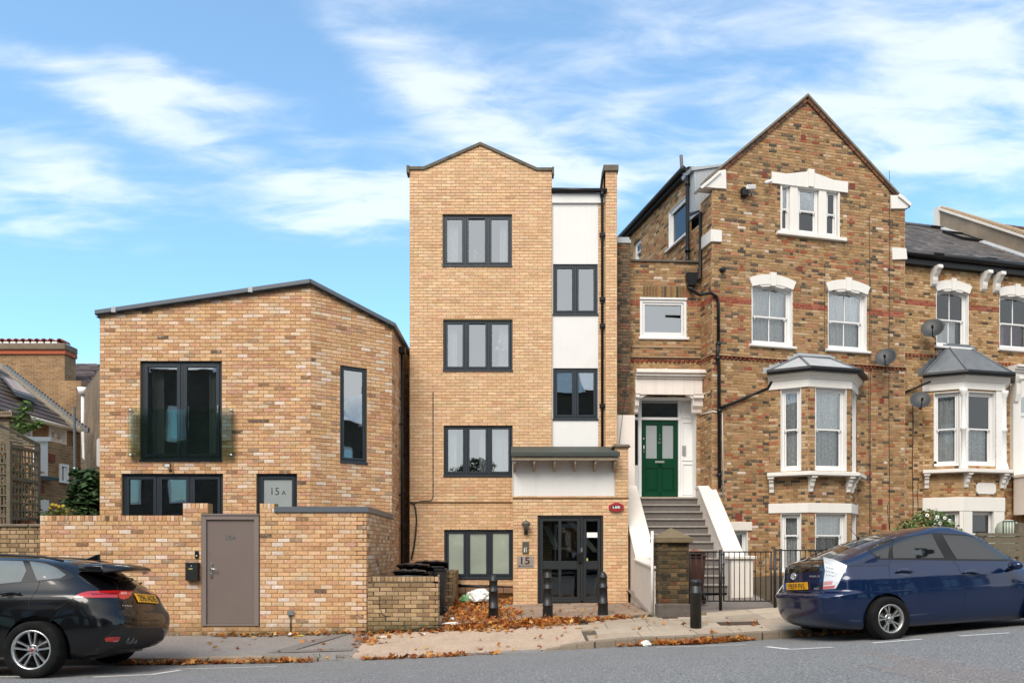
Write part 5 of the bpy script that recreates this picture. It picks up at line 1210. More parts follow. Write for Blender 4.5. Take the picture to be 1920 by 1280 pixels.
# ------------------------------------------------------------------ canted bays
def canted_bay(th, pts, zs, wins, lead, colm=None, pal=PAL_V, brm=None, seed=80, split_low=True, V0=0):
    """pts: plan L0, C1, C2, R0; zs: dict of heights; wins: (plane index, u0, u1) for both storeys"""
    L0, C1, C2, R0 = pts; P3 = [Pl(L0, C1), Pl(C1, C2), Pl(C2, R0)]
    for i, p in enumerate(P3):
        hs = []
        for (pi, u0, u1) in wins:
            if pi != i: continue
            w_, h_ = sash(th, p, u0, u1, zs['w0'], zs['w1'], 0, 0, LACE2, sill=False, back=.09, st=.05, seed=seed + pi, mid=.5); hs.append(h_)
            w_, h_ = sash(th, p, u0, u1, zs['v0'], zs['v1'], 0, 0, LACE2, sill=False, back=.09, st=.05, seed=seed + 5 + pi, mid=.62); hs.append(h_)
        o = [(0, zs['base']), (p.len, zs['base']), (p.len, zs['head']), (0, zs['head'])]
        wall(th, p, o, hs, MORT_V, reveal=.2, thick=0, rmat=WHITEP); bricks(th, p, o, hs, pal, bw=.222, bh=.0635, jo=.011, bond='flemish', z0=V0, seed=seed + i, rough=.002)
    path = [L0, C1, C2, R0]
    def sw(name, prof, m, bevel=0, parent=None):
        k = MB(); k.sweep(prof, path); return th.add(name, k, m, bevel=bevel, parent=parent)
    z = zs['head']
    ent = sw('entablature', [(-.1, z - .0), (.035, z), (.035, z + .20), (.055, z + .20), (.07, z + .24), (.10, z + .26), (.12, z + .31), (.15, z + .33), (.15, z + .36), (-.1, z + .36)], CREAMW)
    ze_ = z + .36
    k = MB(); k.sweep([(.12, ze_ - .01), (.25, ze_ - .01), (.27, ze_ + .04), (.26, ze_ + .10), (.22, ze_ + .10), (.12, ze_ + .06)], path); th.add('gutter', k, BLACKP, parent=ent)
    z = zs['ledge']; lg = sw('bay_ledge', [(-.08, z - .11), (.20, z - .11), (.23, z - .09), (.23, z - .015), (.19, z), (-.08, z + .02)], CREAMW)
    z0_, z1_ = zs['l0'], zs['l1']; sw('lintel_band', [(-.05, z0_), (.03, z0_), (.03, z1_), (-.05, z1_)], CREAMW, bevel=.006)
    # hipped roof
    def off(o):
        k = MB(); k.sweep([(o, 0), (o, 1), (o - .01, 1)], path); return [Vector(k.v[i * 3][:2]) for i in range(4)]
    e = off(.24); za_ = zs['apex']; apL, apR = zs['apx']
    z = ze_ + .06; k = MB(); vs = [(e[0].x, e[0].y, z), (e[1].x, e[1].y, z), (e[2].x, e[2].y, z), (e[3].x, e[3].y, z), (apL[0], apL[1], za_), (apR[0], apR[1], za_)]
    k.add(vs, [(0, 1, 4), (1, 2, 5, 4), (2, 3, 5)]); rf_ = th.add('bay_roof', k, lead)
    k = MB(); 
    for a, b in ((1, 4), (2, 5), (4, 5), (0, 4)): k.tube([Vector(vs[a]) + Vector((0, 0, .01)), Vector(vs[b]) + Vector((0, 0, .01))], .028, 6)
    th.add('hip_roll', k, LEADD, parent=rf_)
    k = MB()   # stepped lead flashing on the wall
    PWv = Pl(zs['wl'], zs['wr'])
    a, b = Vector(vs[0]), Vector(vs[4]); n = 6
    def ww(p, up, d=.012): u = (Vector(p[:2]) - PWv.a).dot(PWv.d); return (u, p[2])
    ua_, za2 = ww(a, 0); ub_, zb2 = ww(b, 0); uc_, zc2 = ww(Vector(vs[5]), 0); ud_, zd2 = ww(Vector(vs[3]), 0)
    for (p0, q0, p1, q1) in ((ua_, za2, ub_, zb2), (uc_, zc2, ud_, zd2)):
        for i in range(n):
            x0, x1 = lerp(p0, p1, i / n), lerp(p0, p1, (i + 1) / n); y0, y1 = lerp(q0, q1, i / n), lerp(q0, q1, (i + 1) / n); tp = max(y0, y1) + .07
            k.prism(PWv, [(x0, y0 - .03), (x1, y1 - .03), (x1, tp), (x0, tp)], 0, .012 + .001 * i)
    k.prism(PWv, [(ub_ - .05, zb2 - .03), (uc_ + .05, zb2 - .03), (uc_ + .05, zb2 + .10), (ub_ - .05, zb2 + .10)], 0, .016); th.add('flashing', k, lead, parent=rf_)
    # console brackets under the ledge
    for (pi, u) in zs['br']:
        p = P3[pi]; k = MB(); o = p.w(u, 0, 0); q = Pl(o.to_2d() , (o + p.n.to_3d()).to_2d()); zt = zs['ledge'] - .11; w = .055
        k.prism(q, [(0, zt), (.19, zt), (.19, zt - .05), (.15, zt - .08), (.15, zt - .12), (.11, zt - .16), (.10, zt - .24), (.06, zt - .30), (.05, zt - .38), (0, zt - .40)], -w, w)
        k.pb(p, u - .075, u + .075, zt - .05, zt, 0, .2); th.add('console', k, CREAMW, bevel=.006, parent=lg)
    return P3
pts = [(6.46, 18.80), (7.28, 18.37), (8.46, 18.66), (8.96, 19.40)]
BF = Pl(pts[1], pts[2]); BL = Pl(pts[0], pts[1]); BRr = Pl(pts[2], pts[3])
zf = lambda y: BF.z(1555, y)
aL = PV.P(1499, 671, .03); aR = PV.P(1556, 671, .03)
zs = dict(base=.4, w0=zf(882), w1=zf(727), v0=zf(1072), v1=zf(962), head=zf(727), ledge=zf(885), l0=zf(961), l1=zf(943), apex=PV.z(1527, 671), apx=(aL, aR),
          wl=PV.w(0, 0).to_2d(), wr=PV.w(LV, 0).to_2d(), br=[(0, .08), (1, .06), (1, 1.13), (2, .12)])
wn2 = [(0, BL.u(1464), BL.u(1502)), (1, BF.u(1528.5), BF.u(1587)), (2, .18, .74)]
canted_bay(vh, pts, zs, wn2, LEAD, V0=V0)
finish_bricks(vh, BR_V)
# pipes and cables on the front
W = PV.w
def vp(px, py, d=.06): return PV.P(px, py, d)
pipe(vh, [vp(1291, 540, .3), vp(1312, 553, .14), vp(1332, 549, .07), vp(1344, 556, .06), vp(1347, 570, .06), vp(1347, 640, .06)], .038, 'soil_pipe')
pipe(vh, [vp(1347, 640), vp(1345, 662, .1), vp(1348, 684), vp(1349, 915)], .042, 'soil_pipe', collars=[vp(1347, 645), vp(1346, 672, .08), vp(1349, 770), vp(1349, 890)])
pipe(vh, [vp(1446, 716, .45), vp(1440, 728, .25), vp(1400, 744, .06), vp(1352, 764, .06)], .036, 'waste_pipe')
pipe(vh, [PVr.P(1313, 777, .03), vp(1336, 771, .02), vp(1354, 775, .02), vp(1356, 935, .02)], .016, 'overflow_pipe', WPIPE)
pipe(vh, [PVs.P(1289, 330, .15), PVs.P(1289, 480, .12), PVs.P(1289, 488, .3)], .05, 'rainwater_pipe', collars=[PVs.P(1289, 345, .14), PVs.P(1289, 470, .12)])
pipe(vh, [PVs.P(1288, 330, .15), PVs.P(1279, 324, .12), PVs.P(1277, 292, .12)], .045, 'vent_pipe', mat('weathered pipe', C('6e6a66', .7), .6, var=.2))
pipe(vh, [PVr.P(1313, 398, .06), PVr.P(1313, 522, .06), PVr.P(1303, 530, .2)], .038, 'rainwater_pipe')
k = MB(); k.hexa([vp(1290, 408, .4), vp(1312, 398, .15), vp(1312, 398, -.1), vp(1292, 402, .0), vp(1290, 404, .4), vp(1312, 393, .15), vp(1312, 393, -.1), vp(1292, 399, .0)]); vh.add('gutter_board', k, BLACKP)
k = MB()
for (x, ya, yb_) in ((1630, 400, 1010), (1632.5, 520, 1005), (1667.5, 320, 990)): k.tube([vp(x + .8 * math.sin(i), lerp(ya, yb_, i / 8), .012) for i in range(9)], .007, 5)
k.tube([vp(1667, 940, .012), vp(1664, 948, .012), vp(1666, 975, .012), vp(1669, 1000, .012)], .008, 5); k.tube([vp(1547, 490, .012), vp(1546, 600, .012), vp(1545, 660, .012)], .005, 5)
vh.add('cable', k, CABLE)
k = MB(); 
for (px, py) in ((1353, 507),): k.lathe([(.06, 0), (.06, .09), (.03, .1)], vp(px, py, 0), -PV.n.to_3d() * -1, 12)
vh.add('vent_cowl', k, BLACKP)
fl2 = Thing('floodlight', 'boxy black and white floodlight high on the gable wall under the coping', 'floodlight', vp(1399, 372))
a0, a1, c0, c1 = PV.rect(1387, 352, 1409, 372)
k = MB(); k.pb(PV, a0, a0 + .16, c0, c1 - .06, .02, .16); fl2.add('housing', k, BLACKP, bevel=.01)
k = MB(); k.prism(PV, [(a0 + .08, c1 - .13), (a1, c1 - .10), (a1, c1), (a0 + .09, c1 - .02)], .02, .2)
for i in range(4): k.pb(PV, a0 + .1, a1 - .01, c1 - .10 + i * .022, c1 - .092 + i * .022, .2, .206)
fl2.add('grille', k, WPIPE, bevel=.006)
k = MB(); k.tube([PV.w(a1 - .02, c0 + .02, .1), PV.w(a1 - .04, c1 - .1, .12), PV.w(a0 + .2, c0 + .03, .1)], .012, 6); fl2.add('bracket', k, WPIPE)
cc = Thing('security_camera', 'pale bullet security camera tucked beside the white attic window header', 'camera', vp(1440, 345))
k = MB(); c = vp(1436, 343, .12); k.lathe([(.04, -.02), (.045, 0), (.04, .16), (.02, .17)], c, (.8, .1, .35), 12); cc.add('body', k, WPIPE)
k = MB(); k.tube([vp(1444, 343, 0), vp(1444, 341, .1), vp(1440, 340, .12)], .014, 6); cc.add('bracket', k, BLACKP)
DISH = mat('dark grey perforated dish', C('3a3d40', .6), .5, var=.15, scale=30)
def dish(label, pl, px, py, sz, tgt=(-.45, -.75, .45), low=(-.04, -.22)):
    c = pl.P(px, py, .38); t = Thing('satellite_dish', label, 'satellite dish', pl.P(px, py + 12, 0), group='satellite dishes on the brick fronts')
    ax = Vector(tgt).normalized(); prof = [(sz * math.sin(a) , -sz * .22 * math.cos(a * 1.0)) for a in [i * math.pi / 2 / 8 for i in range(9)]]
    k = MB(); n = 24; x = ax.cross(Vector((0, 0, 1))).normalized(); y = x.cross(ax)
    vs = []; 
    for s in (0, .012):
        for i in range(9):
            rr = sz * i / 8; h = sz * .24 * (i / 8) ** 2 + s
            for j in range(n): a = 2 * math.pi * j / n; vs.append(c + ax * h + x * rr * .93 * math.cos(a) + y * rr * math.sin(a))
    fs = [(i * n + j, i * n + (j + 1) % n, (i + 1) * n + (j + 1) % n, (i + 1) * n + j) for i in range(8) for j in range(n)]; b0 = 9 * n
    fs += [tuple(q + b0 for q in f[::-1]) for f in fs]; fs += [(8 * n + j, 8 * n + (j + 1) % n, b0 + 8 * n + (j + 1) % n, b0 + 8 * n + j) for j in range(n)]
    k.add(vs, fs, smooth=True); t.add('dish', k, DISH)
    k = MB(); k.tube([c - y * sz * .95 + ax * .04, c - y * sz * .75 + ax * sz * 1.05], .012, 6); k.lathe([(.03, 0), (.03, .09)], c - y * sz * .7 + ax * sz * 1.02, ax, 10); t.add('arm', k, BLACKP)
    k = MB(); w0 = pl.P(px, py + 10, 0); k.tube([c, c - ax * .1, w0 + pl.n.to_3d() * .12, w0], .018, 6); k.lathe([(.07, 0), (.07, .015)], w0, pl.n.to_3d(), 10); t.add('mount', k, DISH)
    return t
dish('dark satellite dish on the tall gabled house beside its corner, above the bay roof end', PV, 1661, 672, .27)

# ================================================================== entrance wing in the recess
PR = Pl((2.65, 18.89), (4.80, 19.0)); PRp = Pl((2.62, 18.62), (3.02, 18.64)); 
ew = Thing('entrance_wing', 'recessed brick entrance wing with cream doorcase, green door and square white window', 'house', (3.9, 19, 2.9))
r0, r1 = PR.u(1182), PR.len; zt = PR.z(1250, 492)
hw = PR.rect(1200, 562, 1287, 633); door_h = list(PR.rect(1189, 745, 1305, 931))
ro = [(r0 - .1, 2.2), (r1, 2.2), (r1, zt), (r0 - .1, zt)]
hs = [rp(*hw), rp(*door_h)]
wall(ew, PR, ro, hs, MORT_V, reveal=.4, thick=.3, rmat=WHITEP)
zbR = PR.z(1250, 568.5)
bricks(ew, PR, ro, hs + [rp(PR.u(1205), PR.u(1284), PR.z(1245, 560), PR.z(1245, 536))], PAL_V, bw=.222, bh=.0635, jo=.011, bond='flemish', z0=zbR - 120 * .0745, seed=91, bands=[(zbR - .075, zbR + .075, PAL_R)], rough=.002)
soldiers(ew, PR, PR.u(1205), PR.u(1284), PR.z(1245, 560), PR.z(1245, 536), [(C('a27d50', .72), 5), (C('8a6a44', .65), 4), (C('9d5a40', .6), 1), (C('5d5244', .6), 1)], seed=92)
dentils(ew, PR, r0, r1, PR.z(1250, 679)); k = MB(); k.pb(PR, r0, r1, PR.z(1250, 671), PR.z(1250, 669.5), -.01, .062); k.pb(PR, r0, r1, PR.z(1250, 652), PR.z(1250, 650), -.01, .03); ew.add('drip_course', k, MORT_V)
pu0, pu1 = PRp.u(1157), PRp.u(1182); po_ = [(pu0 - .1, PRp.z(1170, 778)), (pu1, PRp.z(1170, 778)), (pu1, PRp.z(1170, 455)), (pu0 - .1, PRp.z(1170, 455))]
wall(ew, PRp, po_, [], MORT_D, thick=.4); bricks(ew, PRp, po_, [], PAL_D + [(C('8d5f4c', .6), 4)], bw=.222, bh=.0635, jo=.013, bond='flemish', z0=zbR - 120 * .0745, seed=93)
finish_bricks(ew, BR_V)
k = MB(); k.pb(PRp, pu0 - .1, pu1 + .01, PRp.z(1170, 456), PRp.z(1170, 450), -.4, .03); k.pb(PRp, pu0, pu1 - .02, PRp.z(1170, 450), PRp.z(1170, 444), -.4, -.02); ew.add('lead_cap', k, LEAD)
k = MB(); k.pb(PR, r0 - .1, r1, zt, zt + .05, -.32, .05); ew.add('parapet_coping', k, COPN, bevel=.006)
k = MB(); k.pb(PRp, pu0 - .1, PRp.u(1190), 1.4, PRp.z(1170, 778), -.3, .02); ew.add('rendered_base', k, PRENDER)
# square window
u0, u1, z0, z1 = hw; k = MB(); frame_rect(k, PR, u0 - .004, u1 + .004, z0, z1 + .004, .075, -.1, .0); frame_rect(k, PR, u0 + .08, u1 - .08, z0 + .08, z1 - .08, .045, -.09, -.02, tb=.06); w_ = ew.add('window', k, WHITEP, bevel=.005)
pane(ew, PR, u0 + .1, u1 - .1, z0 + .1, z1 - .1, -.06, GLASS, w_); room(ew, PR, u0 + .05, u1 - .05, z0 + .05, z1 - .05, .11, ROOML, w_, 1.0); k = MB(); k.pb(PR, u0 - .04, u1 + .06, z0 - .05, z0 + .01, -.05, .05); ew.add('sill', k, WHITEP, parent=w_, bevel=.006)
k = MB(); k.pb(PR, u0 - .01, u1 + .01, z1, z1 + .05, -.05, .03); ew.add('window_head', k, WHITEP, parent=w_)
# cast iron hopper in the corner
c = PR.P(1297, 528, .16); k = MB(); k.hexa([c + Vector((-.1, -.08, -.12)), c + Vector((.1, -.08, -.12)), c + Vector((.1, .1, -.12)), c + Vector((-.1, .1, -.12)), c + Vector((-.15, -.12, .2)), c + Vector((.15, -.12, .2)), c + Vector((.15, .12, .2)), c + Vector((-.15, .12, .2))]); k.tube([c + Vector((0, 0, -.1)), c + Vector((0, 0, -.28))], .05, 8); ew.add('hopper', k, BLACKP, bevel=.012)
# doorcase
k = MB(); pth = [PR.w(PR.u(1190), 0, .0).to_2d(), PR.w(PR.u(1313), 0, .0).to_2d()]
cu0, cu1 = PR.u(1189), PR.u(1315)
k.pb(PR, cu0, cu1 - .02, PR.z(1250, 742), PR.z(1250, 712), -.02, .16)
dc = ew.add('doorcase', k, PRENDER, bevel=.004)
k = MB()
for (y0, y1, d) in ((713, 709, .20), (709, 704, .26), (704, 699, .31), (699, 696.5, .28)): k.pb(PR, cu0 - .0, cu1 + .03 * (d > .25) + .0, PR.z(1250, y0), PR.z(1250, y1), -.02, d)
k.prism(PR, [PR.uz(1237, 699), PR.uz(1250, 699), PR.uz(1244, 695)], .0, .29); ew.add('cornice', k, PRENDER, parent=dc, bevel=.01)
k = MB(); a0, a1 = PR.u(1189), PR.u(1314); zA, zB, zC_ = PR.z(1250, 752), PR.z(1250, 742), PR.z(1250, 734)
k.prism(PR, [(a0, zC_), (a1, zC_), (a1, zA + .05), (PR.u(1296), zA + .05), (PR.u(1292), zB - .05), (PR.u(1284), zB), (PR.u(1212), zB), (PR.u(1204), zB - .05), (PR.u(1200), zA + .05), (a0, zA + .05)], -.02, .13); ew.add('arched_head', k, PRENDER, parent=dc)
for (x0, x1) in ((1188.5, 1196), (1296, 1315)):
    u0, u1 = PR.u(x0), PR.u(x1); uc = (u0 + u1) / 2; k = MB(); o = PR.w(u1, 0, 0); q = Pl(o.to_2d(), (o + PR.n.to_3d()).to_2d()); zt_ = PR.z(1250, 740)
    k.prism(q, [(-.02, zt_), (.24, zt_), (.24, zt_ - .12), (.17, zt_ - .15), (.15, zt_ - .30), (.08, zt_ - .38), (.06, zt_ - .46), (-.02, zt_ - .50)], 0, u1 - u0); k.pb(PR, u0 - .0, u1 + .02, zt_ - .03, zt_, -.0, .26); ew.add('console', k, PRENDER, parent=dc, bevel=.008)
PDr = Pl(PR.w(0, 0, -.32).to_2d(), PR.w(PR.len, 0, -.32).to_2d()); k = MB()
def dq(x0, y0, x1, y1): return PDr.rect(x0, y0, x1, y1)
u0, _, z0, z1 = dq(1186, 745, 1308, 931); fu = lambda px: PDr.u(px); zD = lambda y: PDr.z(1240, y)
zl = 2.92
k.pb(PDr, fu(1197), fu(1203), zl, zD(745), -.1, .0); k.pb(PDr, fu(1272), fu(1276), zl, zD(745), -.1, .0); k.pb(PDr, fu(1186), fu(1276), zD(787), zD(782), -.1, .005); k.pb(PDr, fu(1186), fu(1310), zD(750), zD(740), -.1, .0); k.pb(PDr, fu(1276), fu(1310), zl, zD(740), -.1, -.02); k.pb(PDr, fu(1186), fu(1197), zl, zD(872), -.1, -.02)
dfm = ew.add('door_frame', k, WHITEP, parent=dc, bevel=.004)
k = MB(); pu = fu(1279); pv = fu(1300)
for (y0, y1) in ((863, 790), (927, 868), (783, 755)): frame_rect(k, PDr, pu, pv, zD(y0), zD(y1), .03, -.02, .0)
ew.add('frame_panel', k, WHITEP, parent=dc, bevel=.004)
pane(ew, PDr, fu(1203), fu(1272), zD(782), zD(750), -.05, GLASSD, dc); pane(ew, PDr, fu(1186), fu(1197), zD(782), zD(750), -.05, GLASSD, dc); pane(ew, PDr, fu(1186), fu(1197), zD(872), zD(787), -.05, GLASSD, dc)
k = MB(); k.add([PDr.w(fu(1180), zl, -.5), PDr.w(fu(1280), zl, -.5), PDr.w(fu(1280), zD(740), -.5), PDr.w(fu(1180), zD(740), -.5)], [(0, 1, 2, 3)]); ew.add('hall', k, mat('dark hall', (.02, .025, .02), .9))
GREEN = mat('green gloss door paint', (.002, .042, .017), .3, var=.05, spec=.35)
k = MB(); g0, g1 = fu(1203) + .006, fu(1272) - .006; gt_, gb2 = zD(787) - .004, zl + .02; W_ = g1 - g0; st_ = .10; mz0, mz1 = zD(877), zD(860)
for (a, b) in ((g0, g0 + st_), (g1 - st_, g1), ((g0 + g1) / 2 - .055, (g0 + g1) / 2 + .055)): k.pb(PDr, a, b, gb2, gt_, -.08, -.035)
k.pb(PDr, g0 + st_, g1 - st_, gb2, gb2 + .17, -.08, -.035); k.pb(PDr, g0 + st_, g1 - st_, gt_ - .11, gt_, -.08, -.035); k.pb(PDr, g0 + st_, g1 - st_, mz0, mz1, -.08, -.035)
gd = ew.add('door', k, GREEN, bevel=.005); gc = (g0 + g1) / 2
for (a, b) in ((g0 + st_, gc - .055), (gc + .055, g1 - st_)):
    k = MB(); k.pb(PDr, a, b, gb2 + .17, mz0, -.075, -.055); k.pb(PDr, a + .04, b - .04, gb2 + .21, mz0 - .04, -.06, -.042); ew.add('door_panel', k, GREEN, parent=gd, bevel=.006)
    k = MB(); k.pb(PDr, a + .012, b - .012, mz1 + .012, gt_ - .122, -.07, -.058); ew.add('door_glass', k, FROST, parent=gd)
    k = MB(); frame_rect(k, PDr, a, b, mz1, gt_ - .11, .018, -.07, -.048); ew.add('glazing_bead', k, GREEN, parent=gd)
k = MB(); zq = PDr.z(1240, 865.5); k.pb(PDr, gc - .12, gc + .12, zq - .022, zq + .03, -.035, -.022); ew.add('letter_plate', k, mat('polished letter plate', (.62, .60, .52), .3, metal=.8), parent=gd)
k = MB(); k.tube([PDr.w(g0 + .05, zD(850), -.03), PDr.w(g0 + .05, zD(848), .02), PDr.w(g0 + .05, zD(836), .02), PDr.w(g0 + .05, zD(834), -.03)], .009, 6); k.lathe([(.022, 0), (.022, .012)], PDr.w(g0 + .055, zD(822), -.035), (0, -1, 0), 10); ew.add('handle', k, SILVER, parent=gd)
for i, ch_ in enumerate('15'): text_on(ew, 'door_number', ch_, PDr, gc, zD(815 + i * 7), -.033, .06, SILVER, parent=gd)
text_on(ew, 'door_number', 'BC', PDr, gc, zD(829), -.033, .05, SILVER, parent=gd)
k = MB(); a0, a1, c0, c1 = dq(1279, 835, 1286, 853); k.pb(PDr, a0, a1, c0, c1, -.02, .015); e = ew.add('entry_panel', k, mat('steel panel', (.45, .45, .44), .4, metal=.6), bevel=.005)
k = MB()
for i in range(4): k.lathe([(.010, 0), (.010, .004)], PDr.w((a0 + a1) / 2, c0 + .05 + i * .045, .015), (0, -1, 0), 8)
ew.add('call_buttons', k, BLACKP, parent=e)
k = MB(); k.tube([PR.P(1186, 640, .01), PRp.P(1177, 690, .02), PRp.P(1172, 740, .02), PRp.P(1166, 790, .03), PRp.P(1160, 840, .05)], .006, 5); ew.add('cable', k, CABLE)

# ------------------------------------------------------------------ steps to the green door
STEP = mat('grey stone step', C('7d756f', .66), .85, var=.15, scale=8, bump=.003, speck=.3, stain=.5, stcol=(.10, .09, .08), stscale=3)
STEPT = mat('worn pale tread', C('a59c94', .76), .85, var=.15, scale=8, bump=.003, speck=.3, stain=.4, stcol=(.16, .14, .12), stscale=3)
st = Thing('front_steps', 'flight of worn grey steps between cream rendered walls up to the green door', 'steps', (3.86, 17.4, .67))
for i in range(12):
    y0 = 16.0 + .25 * i; zt_ = .86 + .1865 * i; y1 = 19.6 if i == 11 else y0 + .30; k = MB()
    k.box((3.08, y0 + .02, zt_ - .19), (4.66, y1, zt_ - .035)); k.box((3.08, y0 - .015, zt_ - .04), (4.66, y1, zt_), m=1); st.add('step', k, [STEP, STEPT], bevel=.006)
def stair_wall(x0, x1, nm, foot):
    q = Pl((x0, 0), (x0, 1)); k = MB()
    k.prism(q, [(16.2, .2), (18.9, .2), (18.9, 3.12), (18.6, 3.12), (16.2, 1.40)], 0, x1 - x0); w_ = st.add(nm, k, CREAM, bevel=.008)
    k = MB(); k.prism(q, [(16.15, 1.38), (18.6, 3.12), (18.92, 3.12), (18.92, 3.19), (18.58, 3.19), (16.15, 1.45)], -.03, x1 - x0 + .03); st.add('wall_coping', k, CREAM, parent=w_, bevel=.012)
    return w_
stair_wall(2.70, 3.08, 'parapet', 0); w_ = stair_wall(4.66, 5.02, 'parapet', 0)
k = MB(); k.box((4.62, 15.72, .3), (5.08, 16.22, 1.40)); k.box((4.57, 15.67, 1.40), (5.14, 16.25, 1.47)); st.add('end_pier', k, CREAM, bevel=.012)
k = MB(); k.box((4.60, 15.70, .3), (5.10, 15.73, .82)); 
q = Pl((2.66, 0), (2.66, 1)); k = MB(); k.prism(q, [(14.05, .15), (16.2, .3), (16.2, 1.36), (14.05, 1.24)], 0, .24); lo = st.add('lower_wall', k, CREAM, bevel=.01)
k = MB(); k.prism(q, [(14.0, 1.24), (16.2, 1.36), (16.2, 1.41), (14.0, 1.29)], -.03, .27); st.add('wall_coping', k, CREAM, parent=lo, bevel=.008)
k = MB(); k.tube([(2.63, 14.0, .4), (2.63, 14.0, 1.95)], .028, 8); st.add('white_post', k, WPIPE)
# gate pier
gp = Thing('gate_pier', 'weathered brick gate pier with pyramid stone cap beside the iron gate', 'pier', (3.0, 14.05, .34))
pa0, pa1 = (2.715, 13.8), (3.275, 13.83); Pf = Pl(pa0, pa1); Psd = Pl((2.70, 14.35), pa0); zc = Pf.z(1260, 1017)
for p in (Pf, Psd):
    o = [(0, .2), (p.len, .2), (p.len, zc), (0, zc)]; wall(gp, p, o, [], MORT_D, thick=.0); bricks(gp, p, [(0, .62), (p.len, .62), (p.len, zc), (0, zc)], [], PAL_P, bw=.215, bh=.065, jo=.014, bond='flemish', seed=95, rough=.004, proud=.008)
finish_bricks(gp, brick_mat('blackened pier brick', patch=C('a38c5e', .7), pa_=.45, dark=.5, grime=.4, gcol=(.04, .035, .02)))
k = MB(); k.box((2.69, 13.775, .15), (3.30, 14.36, .60)); gp.add('render_plinth', k, mat('flaking plinth render', C('6a625b', .7), .95, var=.3, scale=7, bump=.012, bscale=14, stain=.7, stcol=(.20, .17, .13), stscale=5), bevel=.02)
k = MB(); c = (2.995, 14.07); h = .335; k.hexa([(c[0] - h, c[1] - h, zc), (c[0] + h, c[1] - h, zc), (c[0] + h, c[1] + h, zc), (c[0] - h, c[1] + h, zc), (c[0] - h, c[1] - h, zc + .09), (c[0] + h, c[1] - h, zc + .09), (c[0] + h, c[1] + h, zc + .09), (c[0] - h, c[1] + h, zc + .09)])
k.add([(c[0] - h, c[1] - h, zc + .09), (c[0] + h, c[1] - h, zc + .09), (c[0] + h, c[1] + h, zc + .09), (c[0] - h, c[1] + h, zc + .09), (c[0], c[1], zc + .29)], [(0, 1, 4), (1, 2, 4), (2, 3, 4), (3, 0, 4)]); gp.add('stone_cap', k, mat('yellowed pier stone', C('857558', .68), .9, var=.2, scale=10, bump=.005, stain=.5, stcol=(.10, .08, .04), stscale=5), bevel=.01)
wheelie_bin('brown wheelie bin with reddish lid standing between gate pier and steps', 3.62, 15.25, .52, math.radians(178), m=BINB, lidm=BINR, h=1.06, group=None)

# gates and railings
def gate(label, xa, xb, y, zbm, ztp, name='iron_gate', cat='gate', posts=(), spacing=.108, yb_=None):
    yb_ = y if yb_ is None else yb_; t = Thing(name, label, cat, ((xa + xb) / 2, (y + yb_) / 2, zbm), group='black iron gates and railings by the pier'); q = Pl((xa, y), (xb, yb_)); L = q.len
    for z in (ztp, zbm): k = MB(); k.pb(q, 0, L, z - .012, z + .012, -.02, .02); t.add('rail', k, BLACKM)
    n = max(1, round(L / spacing))
    for i in range(n + 1): k = MB(); u = L * i / n; k.tube([q.w(u, zbm - .005, 0), q.w(u, ztp + .005, 0)], .0085 if 0 < i < n else .014, 6); t.add('bar', k, BLACKM)
    for u in posts: k = MB(); k.tube([q.w(u, zbm - .16, 0), q.w(u, ztp + .03, 0)], .028, 8); t.add('post', k, BLACKM)
    return t
ztp, zbm = 1.6 - 4 * 14.5 / F, 1.6 - 96 * 14.5 / F
xg = lambda px: (px - CX) / F * 14.5
gate('narrow black iron gate leaf beside the brick pier with the bin behind it', xg(1294), xg(1349), 14.5, zbm, ztp)
g2 = gate('wide black iron gate leaf hung from the latch post in front of the steps', xg(1357), xg(1446), 14.5, zbm, ztp, posts=())
k = MB(); k.tube([(xg(1351), 14.5, .38), (xg(1351), 14.5, 1.6)], .032, 8)
for z in (1.5, 1.3, .75): k.tube([(xg(1351), 14.47, z), (xg(1358), 14.47, z + .03)], .014, 6)
single('gate_post', k, BLACKM, 'black iron latch post between the two gate leaves', 'post')
gate('black iron railing running behind the blue car towards the shrub', xg(1453), xg(1453) + 4.8, 14.5, zbm + .03, ztp + .03, 'iron_railing', 'railing', posts=(0, .12), yb_=15.4)
# ================================================================== neighbouring terrace
PT = Pl((10.38, 17.695 + .24 * 10.38), (19.0, 17.695 + .24 * 19.0))
th = Thing('terraced_house', 'lower stock brick terraced house with slate roof, console brackets and canted bay', 'house', (13, 20.8, .8))
uT0, uT1 = 0.0, PT.u(2040); zeT = PT.z(1780, 505)
Th = []
lace_n = [0]
def purple(w_):
    pass
MAUVE = mat('mauve patterned curtain', C('b9a3ac', .75), .9, var=.3, scale=5); PURP = mat('purple curtain', C('7a3a64', .6), .9, var=.25, scale=6)
nspec = []
for n, (x0, x1, xm, yt, ys, rise) in enumerate(((1755.5, 1816, 1786, 549, 650, .085), (1874, 1936, 1905, 559, 655, .085))):
    u0, u1 = PT.u(x0), PT.u(x1); z1 = PT.z(xm, yt); z0 = PT.z(xm, ys)
    w_, h_ = sash(th, PT, u0, u1, z0, z1, rise, 1, None, seed=n + 20); Th.append(h_); arch_head(th, PT, u0, u1, z1, rise, h=.26, flare=.09)
    if n == 0: curtain(th, PT, u0 + .08, u1 - .22, z0 + .06, z1 + .0, -.27, CURT, w_, folds=.16, amp=.02)
    else: curtain(th, PT, u0 + .08, u0 + .5, z0 + .06, z1, -.27, MAUVE, w_, folds=.3, amp=.03); curtain(th, PT, u0 + .45, u1 - .08, z0 + .06, z1 - .4, -.30, PURP, w_, folds=.2, amp=.03)
